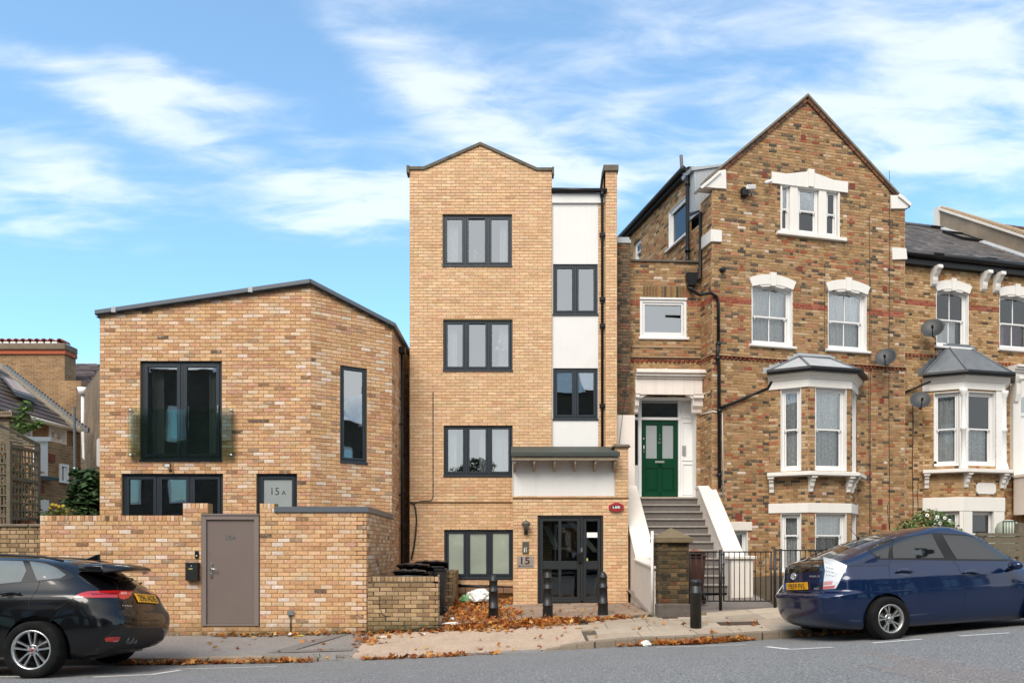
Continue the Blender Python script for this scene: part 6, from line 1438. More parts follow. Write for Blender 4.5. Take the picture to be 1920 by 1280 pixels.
# bay
pts2 = [(11.20, 20.38), (12.07, 19.98), (13.36, 20.28), (13.85, 21.02)]
B2F = Pl(pts2[1], pts2[2]); B2L = Pl(pts2[0], pts2[1]); zf2 = lambda y: B2F.z(1845, y)
Th.append(rp((Vector(pts2[0]) - PT.a).dot(PT.d) + .05, (Vector(pts2[3]) - PT.a).dot(PT.d) - .05, .5, zf2(706)))
# doorway next to the bay
du0, du1 = PT.u(1907), PT.u(1985); Th.append([(du0, PT.z(1940, 890)), (du1, PT.z(1940, 890))] + arc_pts(du0, du1, PT.z(1940, 750), .22)[::-1])
oT = [(0, .4), (uT1, .4), (uT1, zeT), (0, zeT)]
zbT = PT.z(1780, 576)
wall(th, PT, oT, Th, MORT_V, reveal=.2, thick=0, rmat=WHITEP)
# band height read at two points
zbT = PT.z(1728, 568); VT0 = zbT - 120 * .0745
bricks(th, PT, oT, Th, PAL_N2, bw=.222, bh=.0635, jo=.011, bond='flemish', z0=VT0, seed=101, bands=[(zbT - .075, zbT + .075, PAL_R)], rough=.002)
zs2 = dict(base=.4, w0=zf2(873), w1=zf2(735), v0=zf2(1072), v1=zf2(957), head=zf2(731), ledge=zf2(880), l0=zf2(958), l1=zf2(932), apex=PT.z(1797, 652), apx=(PT.P(1779, 652, .03), PT.P(1818, 652, .03)),
           wl=PT.w(0, 0).to_2d(), wr=PT.w(uT1, 0).to_2d(), br=[(0, .10), (1, .07), (1, 1.23), (2, .12)])
canted_bay(th, pts2, zs2, [(0, B2L.u(1751), B2L.u(1800)), (1, B2F.u(1815), B2F.u(1866)), (2, .16, .72)], LEADD, pal=PAL_N2, seed=110, V0=VT0)
finish_bricks(th, BR_V)
dentils(th, PT, .02, PT.u(1760), PT.z(1720, 668), seed=5); dentils(th, PT, PT.u(1850), uT1, PT.z(1880, 684), seed=6)
# turned columns at the bay corners
for i, p in enumerate((pts2[1], pts2[2])):
    c = Vector((*p, 0)); c += B2F.n.to_3d() * .01; h0, h1 = zs2['ledge'], zs2['head']; H = h1 - h0; k = MB()
    k.lathe([(.115, 0), (.115, .06), (.09, .10), (.085, .16), (.06, .20), (.055, H * .48), (.075, H * .49), (.075, H * .52), (.055, H * .53), (.052, H * .90), (.07, H * .92), (.10, H * .97), (.10, H)], (c.x, c.y, h0), n=14)
    th.add('turned_column', k, WHITEP)
k = MB(); k.pb(B2F, .0, B2F.u(1814), zs2['w0'] - .1, zs2['head'], -.05, .012); k.pb(B2F, B2F.u(1867), B2F.len, zs2['w0'] - .1, zs2['head'], -.05, .012); k.pb(B2L, B2L.u(1800), B2L.len, zs2['w0'] - .1, zs2['head'], -.05, .012); th.add('bay_mullion', k, WHITEP)
k = MB(); k.pb(B2F, 0, B2F.u(1822), .5, zs2['l0'], -.05, .02); k.pb(B2F, B2F.u(1862), B2F.len, .5, zs2['l0'], -.05, .02); k.pb(B2L, B2L.u(1799), B2L.len, .5, zs2['l0'], -.05, .02); th.add('rendered_pier', k, CREAMW)
k = MB(); a0, a1, c0, c1 = B2F.rect(1829.5, 905, 1866, 926); e = .05
k.prism(B2F, [(a0 + e, c0), (a1 - e, c0), (a1 - e, c0 + e * .6), (a1, c0 + e), (a1, c1 - e), (a1 - e, c1 - e * .6), (a1 - e, c1), (a0 + e, c1), (a0 + e, c1 - e * .6), (a0, c1 - e), (a0, c0 + e), (a0 + e, c0 + e * .6)], -.01, .03); th.add('plaque', k, CREAMW, bevel=.006)
# eaves: gutter, fascia, consoles
k = MB(); k.pb(PT, -.1, uT1, zeT - .02, zeT + .16, -.1, .16); th.add('fascia', k, BLACKP); k = MB(); k.tube([PT.w(-.12, zeT + .22, .22), PT.w(uT1, zeT + .22, .22)], .085, 10); th.add('gutter', k, BLACKP)
for px in (1748, 1841, 1865):
    u = PT.u(px); o = PT.w(u, 0, 0); q = Pl(o.to_2d(), (o + PT.n.to_3d()).to_2d()); zt_ = zeT - .02; k = MB()
    k.prism(q, [(0, zt_), (.30, zt_), (.31, zt_ - .09), (.24, zt_ - .12), (.19, zt_ - .20), (.13, zt_ - .27), (.13, zt_ - .36), (.10, zt_ - .46), (.05, zt_ - .50), (0, zt_ - .52)], -.075, .075); th.add('console', k, CREAMW, bevel=.012, segs=2)
# slated roof
SLATE = mat('roof slate', C('7b7470', .6), .6, var=.12, scale=5, attr=True, bump=.003, bscale=50, stain=.25, stcol=(.12, .11, .09), stscale=4)
def slates(t, O, U_, V_, n, wd, L, sw=.25, sl=.19, m=None, cols=('8a827d', '7d7671', '96908a', '6d6763', '857a74'), nmax=300, seed=1, k_=.62):
    """slates laid in courses on a slope: O origin at the eaves, U_ along, V_ up the slope; wd(v)->(u0,u1) clip"""
    r = random.Random(seed); up = U_.cross(V_).normalized(); 
    if up.z < 0: up = -up
    al = []; rows = int(L / sl)
    for j in range(rows):
        v0 = j * sl; a, b = wd(v0 + sl / 2); u = a - (sw / 2 if j % 2 else 0)
        while u < b:
            x0, x1 = max(u, a), min(u + sw - .006, b)
            if x1 - x0 > .03: al.append((x0, x1, v0, pick([(C(c, k_), 1) for c in cols], r), r.uniform(0, .004)))
            u += sw
    cam_d = lambda q: (O + U_ * q[0] + V_ * q[2] - Vector((0, 0, CZ))).length
    inview = lambda q: 0 <= (lambda p: CX + F * p.x / p.y)(O + U_ * q[0] + V_ * q[2]) <= 1920
    al.sort(key=lambda q: (not inview(q), cam_d(q)))
    def quad(q): 
        x0, x1, v0, c, h = q; A = O + U_ * x0 + V_ * v0; B = O + U_ * x1 + V_ * v0; C_ = O + U_ * x1 + V_ * (v0 + sl + .03); D = O + U_ * x0 + V_ * (v0 + sl + .03)
        hi = up * (.016 + h); lo_ = up * .001; return [A + hi, B + hi, C_ + lo_, D + lo_, A, B], [(0, 1, 2, 3), (4, 5, 1, 0), (4, 0, 3), (5, 2, 1)]
    for q in al[:nmax]:
        vs, fs = quad(q); ce = vs[0]; k = MB(); k.add([v - ce for v in vs], fs); o = bpy.data.objects.new('slate', k.mesh('slate')); COL.objects.link(o); o.data.materials.append(m or SLATE)
        if isinstance(t, Thing): o.parent = t.o; o.location = t.Mi @ ce
        o.color = (*q[3], 1)
    k = MB()
    for q in al[nmax:]: vs, fs = quad(q); k.add(vs, fs, col=q[3])
    if len(al) > nmax: t.add('slating', k, m or SLATE, kind='stuff')
perp = -PT.n.to_3d(); O = PT.w(0, zeT + .22, .22); run, riseR = 4.3, 2.95; Vv = (perp * run + Vector((0, 0, riseR))).normalized(); Lr = math.hypot(run, riseR)
k = MB(); k.add([O, O + PT.d.to_3d() * uT1, O + PT.d.to_3d() * uT1 + Vv * Lr, O + Vv * Lr], [(0, 1, 2, 3)]); th.add('roof', k, MORT_D)
upar = PT.u(1981) - .0
# party parapet starts where its ridge end shows at px 1764
Yr = lambda u: O + PT.d.to_3d() * u + Vv * Lr
upar = min((abs(CX + F * Yr(u / 50).x / Yr(u / 50).y - 1768), u / 50) for u in range(0, 450))[1]
slates(th, O, PT.d.to_3d(), Vv, None, lambda v: (0, upar), Lr, seed=3)
k = MB(); k.tube([O + Vv * Lr + Vector((0, 0, .03)), O + PT.d.to_3d() * upar + Vv * Lr + Vector((0, 0, .03))], .07, 8); th.add('ridge_tile', k, LEADD)
A = O + PT.d.to_3d() * upar; wv = PT.d.to_3d() * .28; hv = Vector((0, 0, .62)); B = A + Vv * (Lr + .15); k = MB(); k.hexa([A, A + wv, B + wv, B, A + hv * .9, A + wv + hv * .9, B + wv + hv, B + hv]); pw = th.add('party_parapet', k, mat('stained render', C('9c8b76', .72), .9, var=.25, scale=1.6, bump=.003, stain=.6, stcol=(.16, .14, .12), stscale=1.5))
k = MB(); n = 46
k.hexa([A + hv * .9 - wv * .2, A + hv * .9 + wv * 1.2, B + hv + wv * 1.2, B + hv - wv * .2] + [p + Vector((0, 0, .07)) for p in (A + hv * .9 - wv * .2, A + hv * .9 + wv * 1.2, B + hv + wv * 1.2, B + hv - wv * .2)]); th.add('parapet_coping', k, CREAM, parent=pw)
k = MB()
for i in range(n):
    a = A.lerp(B, (i + .1) / n) + hv + Vector((0, 0, .05)); b = A.lerp(B, (i + .75) / n) + hv + Vector((0, 0, .05)); k.hexa([a, a + wv, b + wv, b, a + Vector((0, 0, .09)), a + wv + Vector((0, 0, .09)), b + wv + Vector((0, 0, .09)), b + Vector((0, 0, .09))])
th.add('parapet_brick_edging', k, MORT_V, parent=pw, kind='stuff')
k = MB(); a = B + hv; k.hexa([B - wv * .1, B + wv * 1.1, B + wv * 1.1 + perp * .25, B - wv * .1 + perp * .25, a - wv * .1 + Vector((0, 0, .15)), a + wv * 1.1 + Vector((0, 0, .15)), a + wv * 1.1 + perp * .25 + Vector((0, 0, .15)), a - wv * .1 + perp * .25 + Vector((0, 0, .15))]); th.add('parapet_end', k, CREAM, parent=pw)
k = MB(); k.hexa([A - wv * .6, A, B, B - wv * .6, A - wv * .6 + Vector((0, 0, .04)), A + Vector((0, 0, .1)), B + Vector((0, 0, .1)), B - wv * .6 + Vector((0, 0, .04))]); th.add('flashing', k, LEAD, parent=pw)
def roofpt(px, py):
    nrm = PT.d.to_3d().cross(Vv); d = Vector(((px - CX) / F, 1, -(py - HY) / F)); c = Vector((0, 0, CZ)); t_ = (O - c).dot(nrm) / d.dot(nrm); return c + d * t_
upn = PT.d.to_3d().cross(Vv).normalized(); upn = upn if upn.z > 0 else -upn
for (px, py) in ((1755, 480), (1854, 489), (1751, 428)):
    p = roofpt(px, py); a = PT.d.to_3d() * .17; b = Vv * .13; k = MB(); k.hexa([p - a - b, p + a - b, p + a + b, p - a + b, p - a * .9 - b * .8 + upn * .11, p + a * .9 - b * .8 + upn * .11, p + a * .9 + b + upn * .05, p - a * .9 + b + upn * .05]); th.add('roof_vent', k, BLACKP, bevel=.012)
p = roofpt(1803, 446); a = PT.d.to_3d() * .36; b = Vv * .50; k = MB(); sk = []
for (s, e) in ((-1, -.86), (.86, 1)): k.hexa([p + a * s - b, p + a * e - b, p + a * e + b, p + a * s + b] + [q + upn * .09 for q in (p + a * s - b, p + a * e - b, p + a * e + b, p + a * s + b)])
for (s, e) in ((-1.06, -.84), (.84, 1.06)): k.hexa([p - a + b * s, p + a + b * s, p + a + b * e, p - a + b * e] + [q + upn * .10 for q in (p - a + b * s, p + a + b * s, p + a + b * e, p - a + b * e)])
sl_ = th.add('skylight', k, BLACKP, bevel=.006); k = MB(); k.add([q + upn * .07 for q in (p - a * .86 - b * .85, p + a * .86 - b * .85, p + a * .86 + b * .85, p - a * .86 + b * .85)], [(0, 1, 2, 3)]); th.add('pane', k, GLASS, parent=sl_)
k = MB(); k.add([q + upn * .03 for q in (p - a * .86 - b * .85, p + a * .86 - b * .85, p + a * .86 + b * .85, p - a * .86 + b * .85)], [(0, 1, 2, 3)]); th.add('skylight_blind', k, BLIND, parent=sl_)
# next roof glimpsed beyond the parapet
TERR0 = mat('dull ridge tile', C('7d5a50', .6), .8)
nr_ = Thing('neighbour_roof', 'farther terrace roof with red ridge tiles and chimney tip beyond the parapet', 'roof', (17, 25, 8))
O2 = O + PT.d.to_3d() * (upar + .9) + Vector((0, 0, .35)); k = MB(); k.add([O2, O2 + PT.d.to_3d() * 12, O2 + PT.d.to_3d() * 12 + Vv * 5.1, O2 + Vv * 5.1], [(0, 1, 2, 3)]); nr_.add('roof_slope', k, LEADD)
k = MB(); k.pb(PT, uT1 + .005, upar + 12.3, .4, zeT + .7, -6, 0); nwall_ = k
k = MB(); a = O2 + Vv * 5.1
for i in range(37): k.tube([a + PT.d.to_3d() * i * .32, a + PT.d.to_3d() * (i * .32 + .3)], .09, 8)
nr_.add('ridge_tiles', k, TERR0, kind='stuff'); 
q = O2 + PT.d.to_3d() * 2.6 + Vv * 4.8; k = MB(); k.lathe([(.14, 0), (.14, .35), (.17, .37), (.17, .45), (.12, .46)], q, n=12); nr_.add('chimney_pot', k, REDT)
# doorcase at the far end
k = MB(); k.pb(PT, PT.u(1893), du0, PT.z(1900, 892), PT.z(1900, 712), -.02, .12); k.pb(PT, PT.u(1893), uT1, PT.z(1900, 712) , PT.z(1900, 700), -.02, .16)
k.prism(PT, [(du0 - .02, PT.z(1940, 712)), (du1 + .2, PT.z(1940, 712)), (du1 + .2, PT.z(1940, 750)), (du1, PT.z(1940, 750))] + arc_pts(du0, du1, PT.z(1940, 750), .22)[::-1] + [(du0 - .02, PT.z(1940, 750))], -.02, .12)
dc2 = th.add('doorcase', k, CREAMW, bevel=.006)
k = MB(); 
for y0, y1, d in ((700, 696, .22), (696, 692, .28), (692, 688, .34)): k.pb(PT, PT.u(1889), uT1, PT.z(1900, y0), PT.z(1900, y1), -.02, d)
th.add('cornice', k, CREAMW, parent=dc2)
u = PT.u(1897); o = PT.w(u, 0, .12); q = Pl(o.to_2d(), (o + PT.n.to_3d()).to_2d()); zt_ = PT.z(1900, 708); k = MB(); k.prism(q, [(0, zt_), (.2, zt_), (.2, zt_ - .1), (.12, zt_ - .2), (.10, zt_ - .5), (.05, zt_ - .7), (0, zt_ - .74)], -.07, .07); th.add('console', k, CREAMW, parent=dc2, bevel=.01)
k = MB(); k.pb(PT, du0, du0 + .09, PT.z(1940, 890), PT.z(1940, 735), -.2, -.12); k.pb(PT, du0, du1, PT.z(1940, 779), PT.z(1940, 773), -.2, -.12); k.pb(PT, du0 + .09, du1, PT.z(1940, 890), PT.z(1940, 779), -.2, -.15); th.add('door', k, WHITEP, parent=dc2)
k = MB(); k.pb(PT, du0 + .05, PT.u(1917), PT.z(1912, 838), PT.z(1912, 784), -.2, -.145); k.pb(PT, du0 + .09, du1, PT.z(1912, 773), PT.z(1912, 735), -.2, -.19); th.add('door_glass', k, GLASSD, parent=dc2)
# raised entrance platform with railing
k = MB(); k.pb(PT, PT.u(1893) + .0, uT1, PT.z(1905, 966), PT.z(1905, 895), .12, 1.0); k.pb(PT, PT.u(1893) - .03, uT1, PT.z(1905, 897), PT.z(1905, 891), .1, 1.04); th.add('entrance_platform', k, PRENDER, bevel=.008)
k = MB(); z0_, z1_ = PT.z(1905, 891), PT.z(1905, 851)
u = PT.u(1902); k.tube([PT.w(u - .1, z1_, .9), PT.w(uT1, z1_, .9)], .014, 6)
while u < uT1: k.tube([PT.w(u, z0_, .9), PT.w(u, z1_, .9)], .009, 6); u += .12
th.add('railing', k, BLACKM, parent=None, kind='stuff')
pipe(th, [PT.P(1697, 735, .05), PT.P(1716, 727, .08), PT.P(1745, 715, .3)], .03, 'waste_pipe')
k = MB(); 
for (x, ya, yb_, r_) in ((1711.5, 760, 1010, .012), (1721, 905, 960, .009), (1754, 632, 670, .006)): k.tube([PT.P(x + .7 * math.sin(i * 1.3), lerp(ya, yb_, i / 8), .014) for i in range(9)], r_, 5)
th.add('cable', k, CABLE)
dish('dark satellite dish on the terraced house below the first floor sash window sill', PT, 1749, 618, .30); dish('dark satellite dish beside the bay of the terraced house, lowest of the dishes', PT, 1725, 752, .27, tgt=(-.3, -.8, .45))
pg = Thing('security_camera', 'tiny dark camera on the ledge of the terraced house bay window', 'camera', B2L.P(1752, 868))
k = MB(); c = B2L.P(1753, 866, .1); k.lathe([(.03, 0), (.035, .04), (.03, .12)], c, (-.3, -.8, -.2), 10); pg.add('body', k, BLACKP); k = MB(); k.tube([c, c + Vector((0, .08, -.06))], .012, 6); pg.add('bracket', k, BLACKP)

# ================================================================== houses far behind the garden wall
DRK = mat('distant slate', C('6b6260', .6), .7, var=.12, scale=4, attr=True)
def brick_tex(name, c1, c2, mort, sc=1.0, op='ADD', k=1.0):
    m = bpy.data.materials.new(name); m.use_nodes = True; t = m.node_tree; b = t.nodes['Principled BSDF']; b.inputs['Roughness'].default_value = .9
    g = t.nodes.new('ShaderNodeNewGeometry'); s = t.nodes.new('ShaderNodeSeparateXYZ'); t.links.new(g.outputs['Position'], s.inputs[0])
    a = t.nodes.new('ShaderNodeMath'); a.operation = op; t.links.new(s.outputs[0], a.inputs[0]); t.links.new(s.outputs[1], a.inputs[1])
    c = t.nodes.new('ShaderNodeCombineXYZ'); t.links.new(a.outputs[0], c.inputs[0]); t.links.new(s.outputs[2], c.inputs[1])
    br = t.nodes.new('ShaderNodeTexBrick'); t.links.new(c.outputs[0], br.inputs[0]); br.inputs['Scale'].default_value = 1.0
    br.inputs['Brick Width'].default_value = .23 * sc; br.inputs['Row Height'].default_value = .078 * sc; br.inputs['Mortar Size'].default_value = .010 * sc; br.inputs['Bias'].default_value = -.2
    br.inputs['Color1'].default_value = (*C(c1, k), 1); br.inputs['Color2'].default_value = (*C(c2, k), 1); br.inputs['Mortar'].default_value = (*C(mort, k), 1)
    n = t.nodes.new('ShaderNodeTexNoise'); n.inputs['Scale'].default_value = 1.1; n.inputs['Detail'].default_value = 9; n.inputs['Roughness'].default_value = .7; t.links.new(g.outputs['Position'], n.inputs['Vector'])
    r = t.nodes.new('ShaderNodeMapRange'); t.links.new(n.outputs['Fac'], r.inputs[0]); r.inputs[1].default_value = .3; r.inputs[2].default_value = .7; r.inputs[3].default_value = .55; r.inputs[4].default_value = 1.3
    mx = t.nodes.new('ShaderNodeMix'); mx.data_type = 'RGBA'; mx.blend_type = 'MULTIPLY'; mx.inputs[0].default_value = 1; t.links.new(br.outputs[0], mx.inputs[6])
    cc_ = t.nodes.new('ShaderNodeCombineColor'); [t.links.new(r.outputs[0], cc_.inputs[i]) for i in range(3)]; t.links.new(cc_.outputs[0], mx.inputs[7]); t.links.new(mx.outputs[2], b.inputs['Base Color'])
    bp = t.nodes.new('ShaderNodeBump'); bp.inputs['Distance'].default_value = .01; t.links.new(br.outputs['Fac'], bp.inputs['Height']); bp.invert = True; t.links.new(bp.outputs[0], b.inputs['Normal'])
    MATS[name] = m; return m
BKD = brick_tex('distant stock brick', '9a7650', '7c5b3c', 'a08c70'); BKS = brick_tex('distant sooty brick', '76624c', '5a4a3a', '8d7f6c'); BKX = brick_tex('distant side brick', '76624c', '5a4a3a', 'a3937c', op='SUBTRACT'); BKO = brick_tex('opposite dark brick', '6a5846', '4d4036', '7a6c5c', k=.62)
nr_.add('wall', nwall_, BKD)
# chimney stack with half-round tile caps
ck_ = Thing('chimney_stack', 'broad stock brick chimney stack topped by a row of red half-round tiles', 'chimney', (-18.5, 27, 4))
Yc = 27.0
def bx(x0, x1, y0, y1, Y, dy=.7): a, b = U(x0, y1, Y), U(x1, y0, Y); return (a.x, Y, a.z), (b.x, Y + dy, b.z)
k = MB(); k.box(*bx(-60, 121, 664, 1030, Yc)); ck_.add('shaft', k, BKD)
k = MB(); a, b = bx(-61, 122, 657, 664, Yc); k.box((a[0], a[1] - .06, a[2]), (b[0] + .04, b[1], b[2])); ck_.add('red_course', k, mat('orange tile course', C('c4623e', .7), .8, var=.15, scale=20))
k = MB(); a, b = bx(-61, 123, 644, 657, Yc); k.box((a[0], a[1] - .12, a[2]), (b[0] + .05, b[1], b[2])); ck_.add('cap', k, mat('mortar flaunching', C('8b7a68', .7), .95, var=.3, scale=6, stain=.5, stcol=(.08, .07, .06), stscale=3), bevel=.05, segs=2)
TERR = mat('terracotta tile', C('a4503c', .68), .8, var=.2, scale=9)
for i in range(10):
    px = 111 - 13.0 * i - (3.5 if i else 0); p = U(px, 643, Yc - .05); k = MB(); n = 8; vs = []
    for yy, rr in ((0, .115), (.5, .115)):
        for ro_ in (rr, rr - .028): vs += [(p.x + ro_ * math.cos(math.pi * j / n), p.y + yy, p.z + ro_ * math.sin(math.pi * j / n) + (.06 if ro_ == ro_ else 0)) for j in range(n + 1)]
    m_ = n + 1; fs = []
    for j in range(n): fs += [(j, j + 1, 2 * m_ + j + 1, 2 * m_ + j), (m_ + j + 1, m_ + j, 3 * m_ + j, 3 * m_ + j + 1), (j + 1, j, m_ + j, m_ + j + 1), (2 * m_ + j, 2 * m_ + j + 1, 3 * m_ + j + 1, 3 * m_ + j)]
    k.add(vs, fs); ck_.add('ridge_tile', k, TERR)
for i in range(9): p = U(105 - 13 * i - 3, 645, Yc - .05); k = MB(); k.box((p.x - .09, p.y, p.z), (p.x + .09, p.y + .3, p.z + .09)); ck_.add('mortar_bed', k, WPIPE)
# slate-roofed house on the far side
fh = Thing('slate_roofed_house', 'sooty brick house with purple slate roof and white downpipe behind the chimney', 'house', (-16, 28, 2))
def inpoly(P, x, y):
    c = False; n = len(P)
    for i in range(n):
        (x0, y0), (x1, y1) = P[i], P[(i + 1) % n]
        if (y0 > y) != (y1 > y) and x < (x1 - x0) * (y - y0) / (y1 - y0) + x0: c = not c
    return c
def tiled_plane(t, A, B, Cc, poly, tw, tl, cols, seed, thk=.03, nm='roof_tiling'):
    """tiles on the plane A (eaves left), B (eaves right), Cc (up the slope), kept where they fall inside an outline read at that plane"""
    u = (B - A).normalized(); n = u.cross(Cc - A).normalized(); n = n if n.z > 0 else -n; v = n.cross(u); v = v if v.z > 0 else -v; r = random.Random(seed); k = MB(); big = []
    L = (B - A).length + 6; H = (Cc - A).length + 3
    for j in range(int(-2 / tl), int(H / tl)):
        for i in range(int(-3 / tw), int(L / tw)):
            p = A + u * (i + (.5 if j % 2 else 0)) * tw + v * j * tl; c = p + u * tw / 2 + v * tl / 2
            if c.y < 3: continue
            if not inpoly(poly, CX + F * c.x / c.y, HY - F * (c.z - CZ) / c.y): continue
            q = [p + n * thk, p + u * tw * .965 + n * thk, p + u * tw * .965 + v * tl * 1.1, p + v * tl * 1.1]; k.add(q + [p, p + u * tw * .965], [(0, 1, 2, 3), (4, 5, 1, 0)], col=C(r.choice(cols), .62))
    base = MB(); vs = []
    for (px, py) in poly: d = Vector(((px - CX) / F, 1, -(py - HY) / F)); o = Vector((0, 0, CZ)); s_ = (A - o).dot(n) / d.dot(n); vs.append(o + d * s_ - n * .01)
    base.add(vs, [tuple(range(len(vs)))]); t.add('roof', base, MORT_D); t.add(nm, k, DRK, kind='stuff')
k = MB(); k.add([U(116, 713, 27.4), U(157, 733, 26.2), U(157, 1030, 26.2), U(116, 1030, 27.4)], [(0, 1, 2, 3)]); fh.add('wall', k, BKS)
k = MB(); k.add([U(157, 733, 26.2), U(190, 688, 21.8), U(190, 1030, 21.8), U(157, 1030, 26.2)], [(0, 1, 2, 3)]); fh.add('side_wall', k, BKX)
k = MB(); k.box(*bx(110, 152, 713, 1030, 26.6, .4)); fh.add('buttress', k, BKD)
tiled_plane(fh, U(120, 730, 26.5), U(190, 730, 26.5), U(120, 683, 31), [(121, 683), (192, 682), (192, 688), (157, 733), (152, 722), (121, 716)], .42, .30, ('8d8080', '807475', '97898a', '746a6b'), 3, .05, 'slating')
k = MB(); k.tube([U(156, 735, 26.1), U(156, 800, 26.1), U(158, 858, 26.1), U(162, 862, 26)], .07, 8); k.lathe([(.14, -.1), (.2, .15)], U(156, 735, 26.1), n=10); fh.add('downpipe', k, WPIPE)
k = MB(); k.hexa([U(181, 872, 22.4), U(187, 876, 21.9), U(187, 876, 22.1), U(181, 872, 22.6), U(181, 824, 22.4), U(187, 820, 21.9), U(187, 820, 22.1), U(181, 824, 22.6)]); fh.add('window', k, WHITEP)
# nearer house with tiled roof, rooflight and white windows
nh = Thing('tiled_house', 'old stock brick back house with brown tiled roof, rooflight and white rendered annexe', 'house', (-14, 21, 0))
Ye = 21.0
Pn = Pl(U(-40, 0, 19.5).to_2d(), U(151, 0, 23.5).to_2d())
k = MB(); zt = lambda px, py: Pn.z(px, py)
o = [(Pn.u(-40), -1), (Pn.u(151), -1), Pn.uz(151, 812), Pn.uz(75, 783), Pn.uz(18, 771), Pn.uz(-40, 755)]
wn = []
h_ = []
for rr in ((29, 791, 56, 818), (93, 806, 121, 826), (110, 869, 127, 905)): q = Pn.rect(*rr); h_.append(rp(*q))
wall(nh, Pn, o, h_, BKD, reveal=.15, thick=0, rmat=WHITEP)
for i, rr in enumerate(((29, 791, 56, 818), (93, 806, 121, 826), (110, 869, 127, 905))):
    u0, u1, z0, z1 = Pn.rect(*rr); k = MB(); frame_rect(k, Pn, u0, u1, z0, z1, .07, -.15, -.05); um = (u0 + u1) / 2; k.pb(Pn, um - .03, um + .03, z0, z1, -.15, -.05); frame_rect(k, Pn, u0 - .06, u1 + .06, z0 - .08, z1 + .06, .07, -.02, .03); w_ = nh.add('window', k, WHITEP); pane(nh, Pn, um, u1, z0, z1, -.12, GLASSD, w_); curtain(nh, Pn, u0 + .03, um, z0, z1, -.16, CURT, w_)
    k = MB(); k.pb(Pn, u0, u1, z0, z1, -.4, -.35); nh.add('room_lining', k, ROOM, parent=w_)
# tiled slope
tiled_plane(nh, U(0, 768, 19.6), U(151, 812, 23.5), U(0, 694, 23.5), [(-60, 640), (0, 692), (151, 813), (80, 792), (18, 775), (-60, 752)], .30, .30, ('6b5d54', '63564d', '70625a', '5d5049', '68544d'), 8, .022)
k = MB(); a, b = U(151, 810, 23.4), U(-5, 688, 25.5); d = Vector((.16, 0, .05)); up = Vector((0, 0, .09)); k.hexa([a - d * .3, a + d, b + d, b - d * .3, a - d * .3 + up, a + d + up, b + d + up, b - d * .3 + up]); nh.add('verge', k, STONE)
n = 30; k = MB()
for i in range(n):
    p = a.lerp(b, i / n); k.box((p.x + .12, p.y - .05, p.z), (p.x + .26, p.y + .05, p.z + .14))
nh.add('stepped_flashing', k, LEADD, kind='stuff')
k = MB(); k.tube([U(18, 774, 19.9), U(80, 790, 21.4), U(140, 806, 23.2)], .07, 8); nh.add('gutter', k, CREAM)
k = MB(); q = [U(30, 742, 21.3), U(72, 755, 22.6), U(36, 722, 23.6), U(5, 712, 22.6)]; up = Vector((0, -.1, .12)); k.hexa([p for p in q] + [p + up for p in q]); sk_ = nh.add('rooflight', k, LEADD); k = MB(); q = [q[0].lerp(q[2], .1), q[1].lerp(q[3], .1), q[2].lerp(q[0], .1), q[3].lerp(q[1], .1)]; k.add([p + up * 1.15 for p in q], [(0, 1, 2, 3)]); nh.add('pane', k, mat('reflective rooflight', (.5, .52, .53), .1, spec=1), parent=sk_)
# lean-to: brick outrigger, white rendered box, black gutter
Po = Pl(U(70, 0, 19.0).to_2d(), U(141, 0, 20.3).to_2d()); k = MB(); k.prism(Po, [Po.uz(88, 824), Po.uz(141, 838), Po.uz(141, 1010), Po.uz(70, 1010), Po.uz(70, 822)], -1.5, -.02); nh.add('outrigger', k, BKD)
u0, u1, z0, z1 = Po.rect(110.5, 870, 127, 905); k = MB(); frame_rect(k, Po, u0, u1, z0, z1, .06, -.05, .04); k.pb(Po, (u0 + u1) / 2, u1, z0, z1, -.0, .02); w_ = nh.add('window', k, WHITEP); k = MB(); k.pb(Po, u0, u1, z0, z1, -.03, .0); nh.add('pane', k, BLIND, parent=w_)
k = MB(); k.prism(Po, [Po.uz(62, 823), Po.uz(88.5, 821), Po.uz(88.5, 893), Po.uz(62, 893)], 0, .02); nh.add('annexe', k, WHITEP); k = MB(); k.prism(Po, [Po.uz(40, 818), Po.uz(90, 819), Po.uz(90, 827), Po.uz(40, 827)], -.0, .08); nh.add('annexe_cornice', k, WHITEP)
k = MB(); k.prism(Po, [Po.uz(70, 892), Po.uz(95, 896), Po.uz(95, 901), Po.uz(70, 900)], 0, .25); nh.add('lean_to_roof', k, BLACKP)
k = MB(); k.prism(Po, [Po.uz(73, 934), Po.uz(89.5, 938), Po.uz(89.5, 966), Po.uz(73, 966)], 0, .04); nh.add('garden_door', k, WHITEP)
for p in ((97.5, 858), (77, 916)): airbrick(nh, Po, *p, .2)
k = MB(); zc_ = [U(0, 765, 16.5), U(20, 778, 16.5)]; k.box(*bx(-30, 17, 778, 1010, 17.2, .5)); k.box(*bx(-40, 22, 770, 781, 17.1, .7)); nh.add('outbuilding', k, BKS)
# lamp column
lc = Thing('lamp_column', 'dark grey tapered lamp column rising behind the garden wall', 'lamp post', U(140, 990, 17.0))
k = MB(); k.tube([U(141, 1040, 17), U(141, 905, 17), U(140.5, 905, 17), U(139.5, 762, 17)], [.045, .045, .034, .028], 10); lc.add('column', k, mat('galvanised grey', C('5c6063', .7), .5, metal=.3, var=.15)); k = MB(); k.lathe([(.05, 0), (.05, .05)], U(141, 880, 17), n=10); lc.add('band', k, SILVER)
